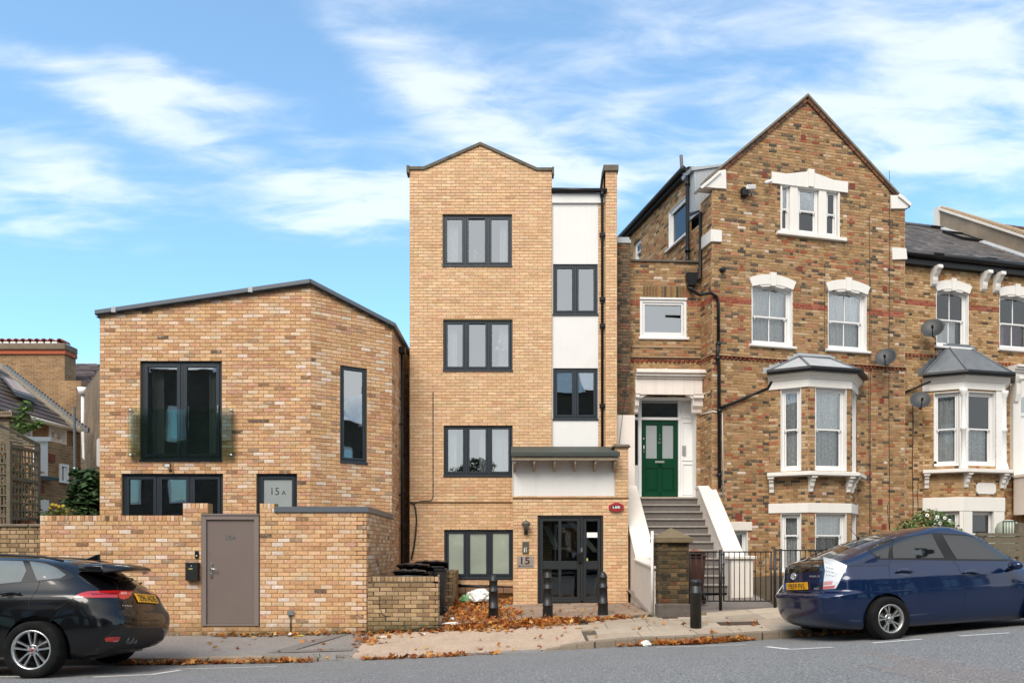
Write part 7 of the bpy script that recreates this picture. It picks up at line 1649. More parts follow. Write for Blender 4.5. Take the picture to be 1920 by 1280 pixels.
# ================================================================== timber trellis pergola
TW = mat('grey weathered timber', C('7d7360', .68), .9, var=.25, scale=12, bump=.003)
tp = Thing('trellis_pergola', 'weathered timber trellis pergola with square lattice above the old garden wall', 'pergola', (-9.8, 14.6, 1.9))
PTw = Pl(U(-60, 0, 14.2).to_2d(), U(17, 0, 14.2).to_2d())
pA, pB = U(17, 0, 14.2), U(71, 0, 15.2); Pq = Pl(pA.to_2d(), pB.to_2d())
def post(px, y0, y1, Y, w=.05): a, b = U(px, y1, Y), U(px, y0, Y); k = MB(); k.box((a.x - w, Y - w, a.z), (a.x + w, Y + w, b.z)); tp.add('post', k, TW, bevel=.006)
post(17.5, 828, 988, 14.2, .035); post(70.5, 838, 985, 15.2, .04); post(-30, 800, 990, 14.2, .035)
def lat(pl, xs, ys, xa, xb, ya, yb_, top=None):
    for x in xs: 
        k = MB(); u = pl.u(x); yt = top(x) if top else ya; k.pb(pl, u - .013, u + .013, pl.z(x, yb_), pl.z(x, yt), -.01, .01); tp.add('slat', k, TW)
    for y in ys: 
        k = MB(); za, zb_ = pl.z(xa, y), pl.z(xb, y); zz_ = (za + zb_) / 2; k.pb(pl, pl.u(xa), pl.u(xb), zz_ - .013, zz_ + .013, .01, .028); tp.add('slat', k, TW)
lat(Pq, [22, 28.5, 35, 41.5, 47, 54, 60, 65], [842 + i * 14.5 for i in range(9)], 18, 70, 838, 975, lambda x: 836 + (x - 20) * .15)
k = MB(); 
for y in (841, 900, 972): k.pb(Pq, Pq.u(18), Pq.u(70), Pq.z(44, y) - .03, Pq.z(44, y) + .03, -.02, .03)
tp.add('rail', k, TW)
lat(PTw, [-20, -13, -6, 1, 8, 13], [848 + i * 20 for i in range(7)], -30, 16, 832, 985)
for i in range(5):
    y = 805 + i * 4.2; k = MB(); p, q = U(-40, 792 + i * 8.0, 14.1 + i * .28), U(18 + i * 12.4, 812 + i * 6.8, 14.1 + i * .28); k.hexa([p, q, q + Vector((0, .05, 0)), p + Vector((0, .05, 0)), p + Vector((0, 0, .04)), q + Vector((0, 0, .04)), q + Vector((0, .05, .04)), p + Vector((0, .05, .04))]); tp.add('roof_slat', k, TW)
k = MB(); p, q = U(-40, 782, 14.0), U(71, 838, 15.2); k.hexa([p, q, q + Vector((0, .08, 0)), p + Vector((0, .08, 0)), p + Vector((0, 0, .08)), q + Vector((0, 0, .08)), q + Vector((0, .08, .08)), p + Vector((0, .08, .08))]); tp.add('beam', k, TW)
fb = Thing('tiled_bench_wall', 'low red brick planter behind the timber trellis', 'planter', (-11, 15.6, 1.4)); k = MB(); a, b = U(-40, 990, 15.8), U(69, 968, 15.8); k.box((a.x, 15.8, 0), (b.x, 16.2, b.z)); fb.add('planter', k, brick_tex('red planter brick', 'a4583c', '8a4630', '7c6450', k=.6))

# ================================================================== plants
LEAFM = bpy.data.materials.new('leaf'); LEAFM.use_nodes = True
t = LEAFM.node_tree; b = t.nodes['Principled BSDF']; at = t.nodes.new('ShaderNodeAttribute'); at.attribute_name = 'bc'; t.links.new(at.outputs['Color'], b.inputs['Base Color']); b.inputs['Roughness'].default_value = .55; b.inputs['Specular IOR Level'].default_value = .3
tr_ = t.nodes.new('ShaderNodeBsdfTranslucent'); t.links.new(at.outputs['Color'], tr_.inputs[0]); mx = t.nodes.new('ShaderNodeMixShader'); mx.inputs[0].default_value = .3; t.links.new(b.outputs[0], mx.inputs[1]); t.links.new(tr_.outputs[0], mx.inputs[2]); t.links.new(mx.outputs[0], t.nodes['Material Output'].inputs[0])
BARK = mat('bark', C('5d4c3a', .6), .95, var=.3, scale=9, bump=.01)
def foliage(mb, blobs_, n, size, cols, seed=1, droop=.3):
    r = random.Random(seed)
    tot = sum(b[3] * b[4] * b[5] for b in blobs_)
    for (x, y, z, rx, ry, rz) in blobs_:
        for _ in range(int(n * rx * ry * rz / tot)):
            while True:
                v = Vector((r.uniform(-1, 1), r.uniform(-1, 1), r.uniform(-1, 1))); l = v.length
                if .25 < l < 1: break
            v = v * (.55 + .45 * r.random() ** .5) / max(l, .6) if r.random() < .6 else v
            p = Vector((x + v.x * rx, y + v.y * ry, z + v.z * rz)); s = size * r.uniform(.6, 1.3)
            d = Vector((r.uniform(-1, 1), r.uniform(-1, 1), r.uniform(-.6, .4) - droop)).normalized(); sd_ = d.cross(Vector((r.uniform(-.4, .4), r.uniform(-.4, .4), 1))).normalized() * s * .36; up = d.cross(sd_).normalized() * s * .12
            c = r.choice(cols); j = r.uniform(.7, 1.25); c = tuple(q * j for q in C(c, .62))
            mb.add([p, p + d * s * .45 + sd_ + up, p + d * s, p + d * s * .45 - sd_ + up], [(0, 1, 2), (0, 2, 3)], col=c)
def stems(mb, base, tips, r0=.02, seed=1):
    r = random.Random(seed)
    for tpt in tips:
        m = Vector(base).lerp(Vector(tpt), .5) + Vector((r.uniform(-.1, .1), r.uniform(-.1, .1), .05)); mb.tube([base, m, tpt], [r0, r0 * .7, r0 * .3], 6)
GRN = ('4f6b35', '5d7a3c', '3f5a2e', '6c8a48', '33502a', '7a9450')
def shrub(label, base, blobs_, n, size, cols=GRN, seed=1, extra=None, name='shrub'):
    t = Thing(name, label, 'shrub', base); k = MB(); foliage(k, blobs_, n, size, cols, seed); t.add('foliage', k, LEAFM, kind='stuff')
    k = MB(); stems(k, base, [(b[0], b[1], b[2]) for b in blobs_] + [(b[0] + b[3] * .6, b[1], b[2] + b[5] * .6) for b in blobs_], .02, seed); t.add('stem', k, BARK)
    if extra: extra(t)
    return t
def ub(px, py, Y, rx, ry, rz=None, dy=.4): p = U(px, py, Y); s = Y / F; return (p.x, p.y, p.z, rx * s, dy, ry * s)
shrub('dark green broad-leaved bush filling the corner behind the garden wall', U(165, 1040, 16.3), [ub(160, 915, 16.3, 26, 22), ub(172, 940, 16.2, 22, 26), ub(150, 945, 16.2, 22, 18), ub(130, 960, 16.2, 20, 12), ub(160, 885, 16.6, 18, 10), ub(178, 905, 16.4, 10, 26), ub(150, 960, 15.8, 30, 14)], 1500, .17, ('3d5c33', '4a6b3c', '33502a', '5b7a4a', '7a9460'), 3)
def ylw(t):
    r = random.Random(4)
    for i in range(7):
        p = U(r.uniform(92, 128), r.uniform(945, 965), 15.2); k = MB(); k.lathe([(.0, 0), (.03, .01), (.04, .03), (.0, .035)], p, (0, -1, .3), 8); t.add('flower', k, mat('yellow petals', C('d9b93c', .75), .6))
shrub('pale yellowish low plant along the top of the garden wall', U(105, 1030, 15.4), [ub(110, 960, 15.4, 22, 8), ub(98, 962, 15.2, 14, 6), ub(126, 958, 15.3, 14, 8)], 260, .11, ('a8a35a', '8d9450', '7c8a45', 'b8ac68'), 6, ylw)
def roses(t):
    r = random.Random(6)
    for (px, py) in ((1757, 969), (1771, 971), (1780, 976), (1762, 981), (1738, 966)):
        p = U(px, py, 15.95); k = MB()
        for q in range(7): a = q * .9; d = Vector((math.cos(a) * .5, -.8, math.sin(a) * .5)).normalized(); k.lathe([(.0, 0), (.016, .008), (.018, .02), (.008, .026)], p + Vector((math.cos(a) * .02, 0, math.sin(a) * .02)), d, 7)
        t.add('flower', k, mat('white petals', (.8, .79, .75), .6))
shrub('light green rose bush with white flowers in front of the terraced house bay', U(1745, 1060, 16.2), [ub(1725, 985, 16.2, 26, 24), ub(1760, 980, 16.2, 26, 22), ub(1775, 990, 16.1, 20, 16), ub(1705, 995, 16.2, 14, 18), ub(1740, 965, 16.3, 16, 14), ub(1745, 1005, 16.1, 45, 16), ub(1690, 990, 16.3, 8, 14)], 1500, .085, ('93b06c', 'a3c078', '7d9a58', '6a8848', 'b4cc8c', '5b7a3f'), 9, roses)
def sprig(label, base, tips, seed, cols=('6c8a48', '7a9450', '8aa65a')):
    t = Thing('climbing_shoot', label, 'plant', base); k = MB(); f = MB(); r = random.Random(seed); k.tube([base] + tips, [.012] + [.006] * len(tips), 5)
    for a, b_ in zip([Vector(base)] + [Vector(q) for q in tips], [Vector(q) for q in tips]):
        foliage(f, [(*a.lerp(b_, s), .12, .1, .1) for s in (.3, .6, .9)], 30, .13, cols, seed)
    t.add('stem', k, BARK); t.add('leaf', f, LEAFM, kind='stuff'); return t
sprig('thin leafy green shoot rising before the tiled roof', U(30, 800, 15.5), [U(36, 782, 15.5), U(44, 768, 15.4), U(48, 755, 15.4)], 3)
sprig('thin leafy green shoot drooping over the pergola roof', U(36, 806, 15.0), [U(50, 800, 15.0), U(62, 796, 14.9), U(73, 792, 14.9)], 5)
def pln(t): pass
shrub('orange and green climbing plants seen through the timber trellis', U(30, 1000, 15.4), [ub(5, 890, 15.6, 26, 60), ub(40, 930, 15.9, 30, 40), ub(50, 890, 16, 22, 30), ub(10, 950, 15.5, 25, 25)], 800, .12, ('6b7a3c', '8a8a4a', 'b8702f', '55652f', 'c98a3c', '7a5a34'), 14)

# ================================================================== bollards
def bollard(label, px, pyb, pyt, Y, ribs=True, w=1.0):
    b0 = U(px, pyb, Y); H = (pyb - pyt) / F * Y; t = Thing('bollard', label, 'bollard', b0, group='black bollards on the pavement')
    k = MB()
    if ribs:
        R = .105; k.lathe([(R * 1.12, -.1), (R * 1.12, .02), (R * 1.05, .03), (R * .98, .06), (R * .90, .33 * H), (R * .99, .335 * H), (R * .99, .355 * H), (R * .88, .36 * H), (R * .80, .66 * H), (R * .90, .665 * H), (R * .90, .685 * H), (R * .79, .69 * H), (R * .74, .87 * H), (R * .86, .875 * H), (R * .86, .895 * H), (R * .72, .90 * H), (R * .68, .93 * H), (R * .5, .975 * H), (R * .25, .995 * H), (0, H)], (0, 0, 0), n=20)
    else:
        R = .095; k.lathe([(R, -.1), (R, .70 * H), (R * 1.12, .71 * H), (R * 1.12, .755 * H), (R, .765 * H), (R * .98, .86 * H), (R * .86, .87 * H), (R * .86, .885 * H), (R * 1.02, .895 * H), (R * 1.02, .965 * H), (R * .85, .99 * H), (0, H)], (0, 0, 0), n=20)
    t.add('post', k, BLACKM, local=True); return t
bollard('cast iron bollard standing in front of the white rubbish bag and leaf pile', 925, 1171, 1077, 14.3); bollard('cast iron bollard before the hinged side of the glazed entrance door', 1027, 1167, 1071, 14.3); bollard('cast iron bollard before the entrance side light with the mop', 1130.5, 1161, 1071, 14.3)
bollard('plain black bollard at the kerb in front of the narrow iron gate', 1304.5, 1183, 1085, 12.75, ribs=False)

# ================================================================== fallen leaves and litter
def gz_any(X, Y):
    if Y < yk(X): return road_z(X, Y)
    if Y < yb(X) + .0: return pav_z(X, Y)
    if -1.36 <= X <= 2.7: return fz(X, Y)
    return pav_z(X, Y)
LC = ('d08040', 'dd9248', 'bd7036', 'e2a85c', 'a8622f', 'd8944c', 'c87e46', '96562c', 'e8ba78')
def leaf(mb, p, s, r, lift=.0):
    a = r.uniform(0, 6.28); n = 10; tilt = Matrix.Rotation(r.gauss(0, .45), 3, 'X') @ Matrix.Rotation(r.gauss(0, .45), 3, 'Y') @ Matrix.Rotation(a, 3, 'Z'); curl = r.uniform(-.5, .9)
    pts = []
    shp = (1.0, .42, .85, .38, .62, .30, .62, .38, .85, .42)
    c = tuple(q * r.uniform(.75, 1.15) for q in [1]) ; col = C(r.choice(LC), .80 * r.uniform(.8, 1.15))
    vs = [(0, 0, 0)]
    for i in range(n):
        t_ = 2 * math.pi * i / n; q = s * shp[i]; x, y = q * math.cos(t_), q * math.sin(t_); vs.append((x, y, curl * (x * x + .4 * y * y) / s))
    P = [p + tilt @ Vector(v) for v in vs]; mz = min(v.z for v in P); dz = p.z + .002 + lift - mz
    mb.add([v + Vector((0, 0, dz)) for v in P], [(0, i + 1, (i + 1) % n + 1) for i in range(n)], col=col)
def leaves(n, f, seed, size=(.045, .085), name='fallen_leaves', hgt=None):
    r = random.Random(seed); mb = MB()
    for _ in range(n):
        x, y = f(r); z = gz_any(x, y); leaf(mb, Vector((x, y, z)), r.uniform(*size), r, r.random() * (hgt(x, y) if hgt else .01))
    return single(name, mb, LEAFM, kind='stuff')
def strip(r):     # drift against the forecourt edging
    while True:
        x = r.triangular(-2.2, 2.3, .3); t_ = abs(r.gauss(0, .18)); y = 13.9 - t_ * (1.1 if x < 1 else .8) * min(1.0, (2.6 - x) / 1.4)
        if y > 13.1: return x, y
leaves(820, strip, 1, size=(.04, .10), hgt=lambda x, y: .075 * max(0, 1 - (13.9 - y) / .5) * max(.1, 1 - abs(x - .2) / 2.6))
def pile(r):
    while True:
        x, y = r.uniform(-1.33, .2), r.uniform(13.99, 17.9)
        if x < -1.25 + 1.6 * (1 - abs(y - 15.2) / 2.4) ** .8 if abs(y - 15.2) < 2.4 else False:
            if r.random() < .9: return x, y
        if x > -1.3 and y > 16.6 and x < 0.0: return x, y
leaves(820, pile, 2, size=(.055, .095), hgt=lambda x, y: .07 * max(0, 1 - (x + 1.36) / 1.3))
leaves(260, lambda r: (r.uniform(-6.2, -3.2), yk(-4) - abs(r.gauss(.02, .09))), 3, hgt=lambda x, y: .03)
leaves(420, lambda r: (lambda x: (x, yk(x) - .02 - abs(r.gauss(0, .11)) * (1 - abs(x - 2.8) / 1.6)))(r.triangular(1.6, 4.1, 2.9)), 4, hgt=lambda x, y: .03)
leaves(90, lambda r: (lambda x: (x, yk(x) - abs(r.gauss(.05, .12))))(r.uniform(4.6, 9.5)), 5, hgt=lambda x, y: .02)
leaves(70, lambda r: (lambda x: (x, r.uniform(yk(x) - .25, 13.8)))(r.uniform(-5.5, 4.5)), 6)
leaves(150, lambda r: (r.uniform(-5.6, -.8), 13.74 - abs(r.gauss(0, .06))), 7, hgt=lambda x, y: .02)
leaves(60, lambda r: (r.triangular(-2.9, -2.1, -2.5), r.uniform(12.9, 13.7)), 8)
leaves(130, lambda r: (r.uniform(-2.4, -.2), 11.9 - abs(r.gauss(0, .03))), 9); leaves(50, lambda r: (r.uniform(-1.2, 2.6), r.uniform(14.0, 16.8)), 10)
# crumpled rubbish
def crumple(label, name, cat, c, s, m, seed, sq=(1, 1, .6)):
    r = random.Random(seed); bm = bmesh.new(); bmesh.ops.create_icosphere(bm, subdivisions=3, radius=1)
    from mathutils import noise as mn
    k = MB(); vs = []
    for v in bm.verts: q = 1 + .45 * mn.noise(v.co * 1.7 + Vector((seed, 0, 0))) + .25 * mn.noise(v.co * 5 + Vector((seed, 3, 0))); vs.append((c[0] + v.co.x * q * s * sq[0], c[1] + v.co.y * q * s * sq[1], c[2] + max(-.9, v.co.z * q) * s * sq[2] + s * sq[2] * .85))
    k.add(vs, [[v.index for v in f.verts] for f in bm.faces]); bm.free(); return single(name, k, m, label, cat)
BAGW = mat('thin white plastic', (.75, .78, .74), .35, var=.08); BAGG = mat('green print plastic', C('7fb37a', .7), .4, var=.3, scale=9)
crumple('crumpled white carrier bag of rubbish lying on the leaves under the window', 'rubbish_bag', 'rubbish bag', (-.78, 16.9, .42), .20, BAGW, 3, (1.5, 1, .75)); crumple('green corner of a plastic bag beside the white rubbish bag', 'rubbish_bag', 'rubbish bag', (-1.05, 16.8, .40), .11, BAGG, 5, (1, 1, .9))
for i, (px, py, Y, s, lb, sq) in enumerate(((848, 1154, 14.3, .05, 'white crumpled tissue on the leaf pile', (1, 1, 1)), (846, 1169, 13.98, .09, 'white plastic tray flattened on the leaves by the low wall corner', (1.9, .8, .28)), (1212, 1215, 11.8, .05, 'white crumpled paper cup in the gutter by the kerb', (1.4, 1, 1)), (720, 1198, 13.4, .045, 'white scrap of paper below the low cracked wall', (2.2, 1, .3)), (563, 1192, 13.6, .04, 'yellow scrap of packaging at the foot of the tall wall', (1.6, 1, .4)), (793, 1192, 13.45, .035, 'small white rubbish scrap at the drift edge', (1.3, 1, .6)), (1085, 1183, 13.2, .045, 'pale cardboard scrap on the pavement', (1.5, 1, .25)), (897, 1162, 14.3, .05, 'pale blue plastic scrap in the forecourt', (1.5, 1, .25)), (545, 1191, 13.7, .04, 'white plastic cap at the conduit foot', (.9, .9, .8)))):
    p = U(px, py, Y); z = gz_any(p.x, p.y); m_ = BAGW if i not in (4, 6, 7) else mat(('yellow plastic', 'card', 'blue plastic')[(4, 6, 7).index(i)], (C('d8c04a', .75), C('d9b98c', .75), C('a9bccb', .75))[(4, 6, 7).index(i)], .5); crumple(lb, 'litter', 'litter', (p.x, p.y, z), s, m_, i + 11, sq)
# weeds along wall foot
def weeds(n, f, seed, s=.05):
    r = random.Random(seed); mb = MB()
    for _ in range(n): x, y = f(r); foliage(mb, [(x, y, gz_any(x, y) + .03, .04, .03, .03)], 7, s, ('4f6b35', '5f7540', '3f5a2e'), r.randint(0, 999), 0)
    return single('moss_and_weeds', mb, LEAFM, kind='stuff')
weeds(60, lambda r: (r.uniform(-5.5, -1.4), 13.75 - r.random() * .05), 3); weeds(26, lambda r: (r.uniform(-1.3, 2.6), 13.92 - r.random() * .05), 4); weeds(8, lambda r: (r.uniform(-3.2, -2.6), yk(0) + .1), 5, .03)
# wooden fence beside the blue car
fe = Thing('timber_fence', 'grey timber board fence with concrete post beyond the blue car', 'fence', (9.6, 15.6, .8))
Pf = Pl(U(1845, 0, 15.4).to_2d(), U(2050, 0, 16.4).to_2d()); k = MB(); k.pb(Pf, -.2, Pf.len, Pf.z(1880, 1004), Pf.z(1880, 999), -.03, .03); fe.add('rail', k, TW); z0 = .6
for i in range(3): k = MB(); zt_ = Pf.z(1880, 1005 + i * 13); k.pb(Pf, 0, Pf.len, Pf.z(1880, 1017 + i * 13), zt_, -.01, .01); fe.add('plank', k, TW)
k = MB(); u = Pf.u(1914); k.pb(Pf, u - .07, u + .07, .5, Pf.z(1914, 980), -.08, .02); fe.add('post', k, TW, bevel=.006)
wb = Thing('storage_bin', 'pale green rounded storage bin by the railing under the raised entrance', 'bin', U(1890, 1000, 18.0)); k = MB(); c = U(1890, 998, 18.0); k.lathe([(.26, -.8), (.27, 0), (.27, .08), (.22, .22), (.1, .30), (0, .32)], c, n=18); wb.add('bin', k, mat('pale green plastic', C('b9c2ae', .7), .5)); 
gate('short black railing by the pale green bin under the raised entrance', U(1881, 0, 17.3).x, U(1903, 0, 17.3).x, 17.3, CZ - (1002 - HY) / F * 17.3, CZ - (977 - HY) / F * 17.3, 'iron_railing', 'railing', spacing=.07)

# ================================================================== the other side of the street (seen in reflections)
op = Thing('opposite_terrace', 'dark brick gabled terrace across the street mirrored in the window glass', 'house', (-9, -8, .3))
op2 = Thing('opposite_terrace', 'dark brick terrace with pale window surrounds mirrored in the upper stair window', 'house', (9, -8, .3))
def terrace(t, x0, x1, seed):
    r = random.Random(seed); k = MB(); k.box((x0, -14, -.5), (x1, -6.2, 10.8)); t.add('wall', k, BKO); n = int((x1 - x0) / 5.2); wd = (x1 - x0) / n; k = MB(); k2 = MB(); k3 = MB()
    k.add([(x0, -6.0, 10.8), (x1, -6.0, 10.8), (x1, -10, 13.2), (x0, -10, 13.2)], [(0, 1, 2, 3)]); 
    for i in range(n):
        a = x0 + i * wd; k.add([(a + .3, -5.9, 10.6), (a + 2.6, -5.9, 10.6), (a + 1.45, -5.9, 13.2), (a + .3, -9, 10.6), (a + 2.6, -9, 10.6), (a + 1.45, -9, 13.2)], [(1, 0, 2), (0, 3, 5, 2), (1, 2, 5, 4)])
        k2.box((a + wd - .8, -9, 12), (a + wd + .2, -8, 14.6)); 
        for j in range(4): k2.lathe([(.1, 0), (.12, .5)], (a + wd - .7 + j * .27, -8.5, 14.6), n=8)
        for (wx, wz, ww_, wh) in ((.8, .9, 1.5, 1.9), (.9, 4.0, .45, 2.0), (1.5, 4.0, .45, 2.0), (.9, 7.2, .45, 1.6), (1.5, 7.2, .45, 1.6), (3.6, 4.1, .8, 1.8), (3.6, 7.2, .8, 1.5), (3.5, .6, 1.0, 2.2)):
            w_ = Pl((a + wx + ww_, -6.15), (a + wx, -6.15)); m_ = MB(); m_.pb(w_, -.12, ww_ + .12, wz - .1, wz + wh + .2, 0, .06); k3.v, off_ = k3.v, 0; k3.add(m_.v, m_.f); m2 = MB(); 
            m3 = MB(); m3.pb(w_, .0, ww_, wz, wz + wh, 0.06, .07); k4.add(m3.v, m3.f)
    t.add('roof', k, MATS['distant slate']); t.add('chimney', k2, BKO); t.add('window_surround', k3, CREAM, kind='stuff')
k4 = MB(); terrace(op, -32, -4.5, 1); op.add('window_pane', k4, GLASSD, kind='stuff'); k4 = MB(); terrace(op2, 1.6, 33, 2); op2.add('window_pane', k4, GLASSD, kind='stuff')
for (lab, x, y, s, sd_) in (('street tree across the road mirrored in the lower windows', -2.2, -6.5, 1.0, 5), ('leafy street tree beyond the opposite terrace mirrored in the stair window', 5.0, -4.6, 1.15, 7)):
    tt = Thing('street_tree', lab, 'tree', (x, y, 0)); k = MB(); r = random.Random(sd_); H = 7.0 * s
    k.tube([(x, y, -.3), (x + .1, y, H * .3), (x - .1, y, H * .55)], [.22 * s, .17 * s, .1 * s], 8); bl = []
    for i in range(9):
        a = r.uniform(0, 6.28); q = (x + math.cos(a) * 1.3 * s, y + math.sin(a) * 1.2 * s, H * r.uniform(.5, .95)); bl.append((*q, .9 * s, .9 * s, .7 * s)); k.tube([(x, y, H * .4), q], [.06 * s, .02], 5)
    tt.add('trunk', k, BARK); k = MB(); foliage(k, bl, 3500, .22, ('33502a', '3d5c33', '4a6b3c', '2c4526'), sd_); tt.add('crown', k, LEAFM, kind='stuff')
# ================================================================== parked cars
def herm(P, x):     # smooth interpolation through (x, y...) rows
    if x <= P[0][0]: return P[0][1:]
    if x >= P[-1][0]: return P[-1][1:]
    for i in range(len(P) - 1):
        if P[i][0] <= x <= P[i + 1][0]:
            a, b = P[i], P[i + 1]; h = b[0] - a[0]; t = (x - a[0]) / h; o = []
            for k in range(1, len(a)):
                d = (b[k] - a[k]) / h
                def sl(j):
                    if j <= 0 or j >= len(P) - 1: return (P[1][k] - P[0][k]) / (P[1][0] - P[0][0]) if j <= 0 else (P[-1][k] - P[-2][k]) / (P[-1][0] - P[-2][0])
                    d0 = (P[j][k] - P[j - 1][k]) / (P[j][0] - P[j - 1][0]); d1 = (P[j + 1][k] - P[j][k]) / (P[j + 1][0] - P[j][0])
                    return 0 if d0 * d1 <= 0 else 2 * d0 * d1 / (d0 + d1)
                m0, m1 = sl(i), sl(i + 1)
                o.append(a[k] * (2 * t**3 - 3 * t**2 + 1) + m0 * h * (t**3 - 2 * t**2 + t) + b[k] * (-2 * t**3 + 3 * t**2) + m1 * h * (t**3 - t**2))
            return o
def body_mesh(T, zs, wheels, r_arch, half, flare=.02, taper=.035, L=4.7, crease=None):
    """stack of rounded plan rings; T rows: z, rear x, front x, half width, rear corner length, front corner length, exponent"""
    M_, K = 16, 64; mb = MB(); rows = []
    for z in zs:
        ur, uf, W_, lr, lf, ex = herm(T, z); lr = min(lr, (uf - ur) * .45); lf = min(lf, (uf - ur) * .45); row = []
        def ww(u, y):
            q = (u - L / 2) / (L / 2); y *= 1 - taper * q * q
            if z < .95:
                for uw in wheels: y += flare * math.exp(-((u - uw) / .42) ** 4) * max(0, 1 - abs(z - .62) / .45) * (y / max(W_, .01)) ** 3
            if crease: y += crease(u, z) * (y / max(W_, .01)) ** 4
            return y
        for i in range(M_):
            f_ = math.pi / 2 * (i / M_) ** .9; x = ur + lr * (1 - math.cos(f_) ** (2 / ex)); row.append((x, ww(x, W_ * math.sin(f_) ** (2 / ex))))
        for i in range(K + 1): x = lerp(ur + lr, uf - lf, i / K); row.append((x, ww(x, W_)))
        for i in range(M_ - 1, -1, -1):
            f_ = math.pi / 2 * (i / M_) ** .9; x = uf - lf * (1 - math.cos(f_) ** (2 / ex)); row.append((x, ww(x, W_ * math.sin(f_) ** (2 / ex))))
        full = [(x, y, z) for x, y in row] + [(x, -y, z) for x, y in row[::-1][1:-1]]
        rows.append(full)
    n = len(rows[0]); vs = [p for r_ in rows for p in r_]
    fs = [(i * n + (j + 1) % n, i * n + j, (i + 1) * n + j, (i + 1) * n + (j + 1) % n) for i in range(len(rows) - 1) for j in range(n)]
    # caps as strips across the width
    h = n // 2
    for base, flip in ((0, False), ((len(rows) - 1) * n, True)):
        for j in range(h):
            a, b = base + j, base + j + 1; c, d = base + (n - j - 1) % n, base + (n - j) % n
            q = [a, b, c, d] if j else [a, b, c]
            if j == h - 1: q = [a, b, d]
            q = list(dict.fromkeys(q)); fs.append(tuple(q if not flip else q[::-1]))
    mb.add(vs, fs, smooth=True); return mb
def boolean(mb, cutters):
    o = bpy.data.objects.new('b', mb.mesh('b')); COL.objects.link(o); cs = []
    bm = bmesh.new(); bm.from_mesh(o.data); bmesh.ops.recalc_face_normals(bm, faces=bm.faces); bm.to_mesh(o.data); bm.free()
    for c in cutters:
        k = bpy.data.objects.new('c', c.mesh('c')); COL.objects.link(k); cs.append(k); bm = bmesh.new(); bm.from_mesh(k.data); bmesh.ops.recalc_face_normals(bm, faces=bm.faces); bm.to_mesh(k.data); bm.free()
        m = o.modifiers.new('b', 'BOOLEAN'); m.object = k; m.operation = 'DIFFERENCE'; m.solver = 'EXACT'
    dg = bpy.context.evaluated_depsgraph_get(); dg.update(); me = bpy.data.meshes.new_from_object(o.evaluated_get(dg))
    for k in cs + [o]: bpy.data.objects.remove(k)
    return me
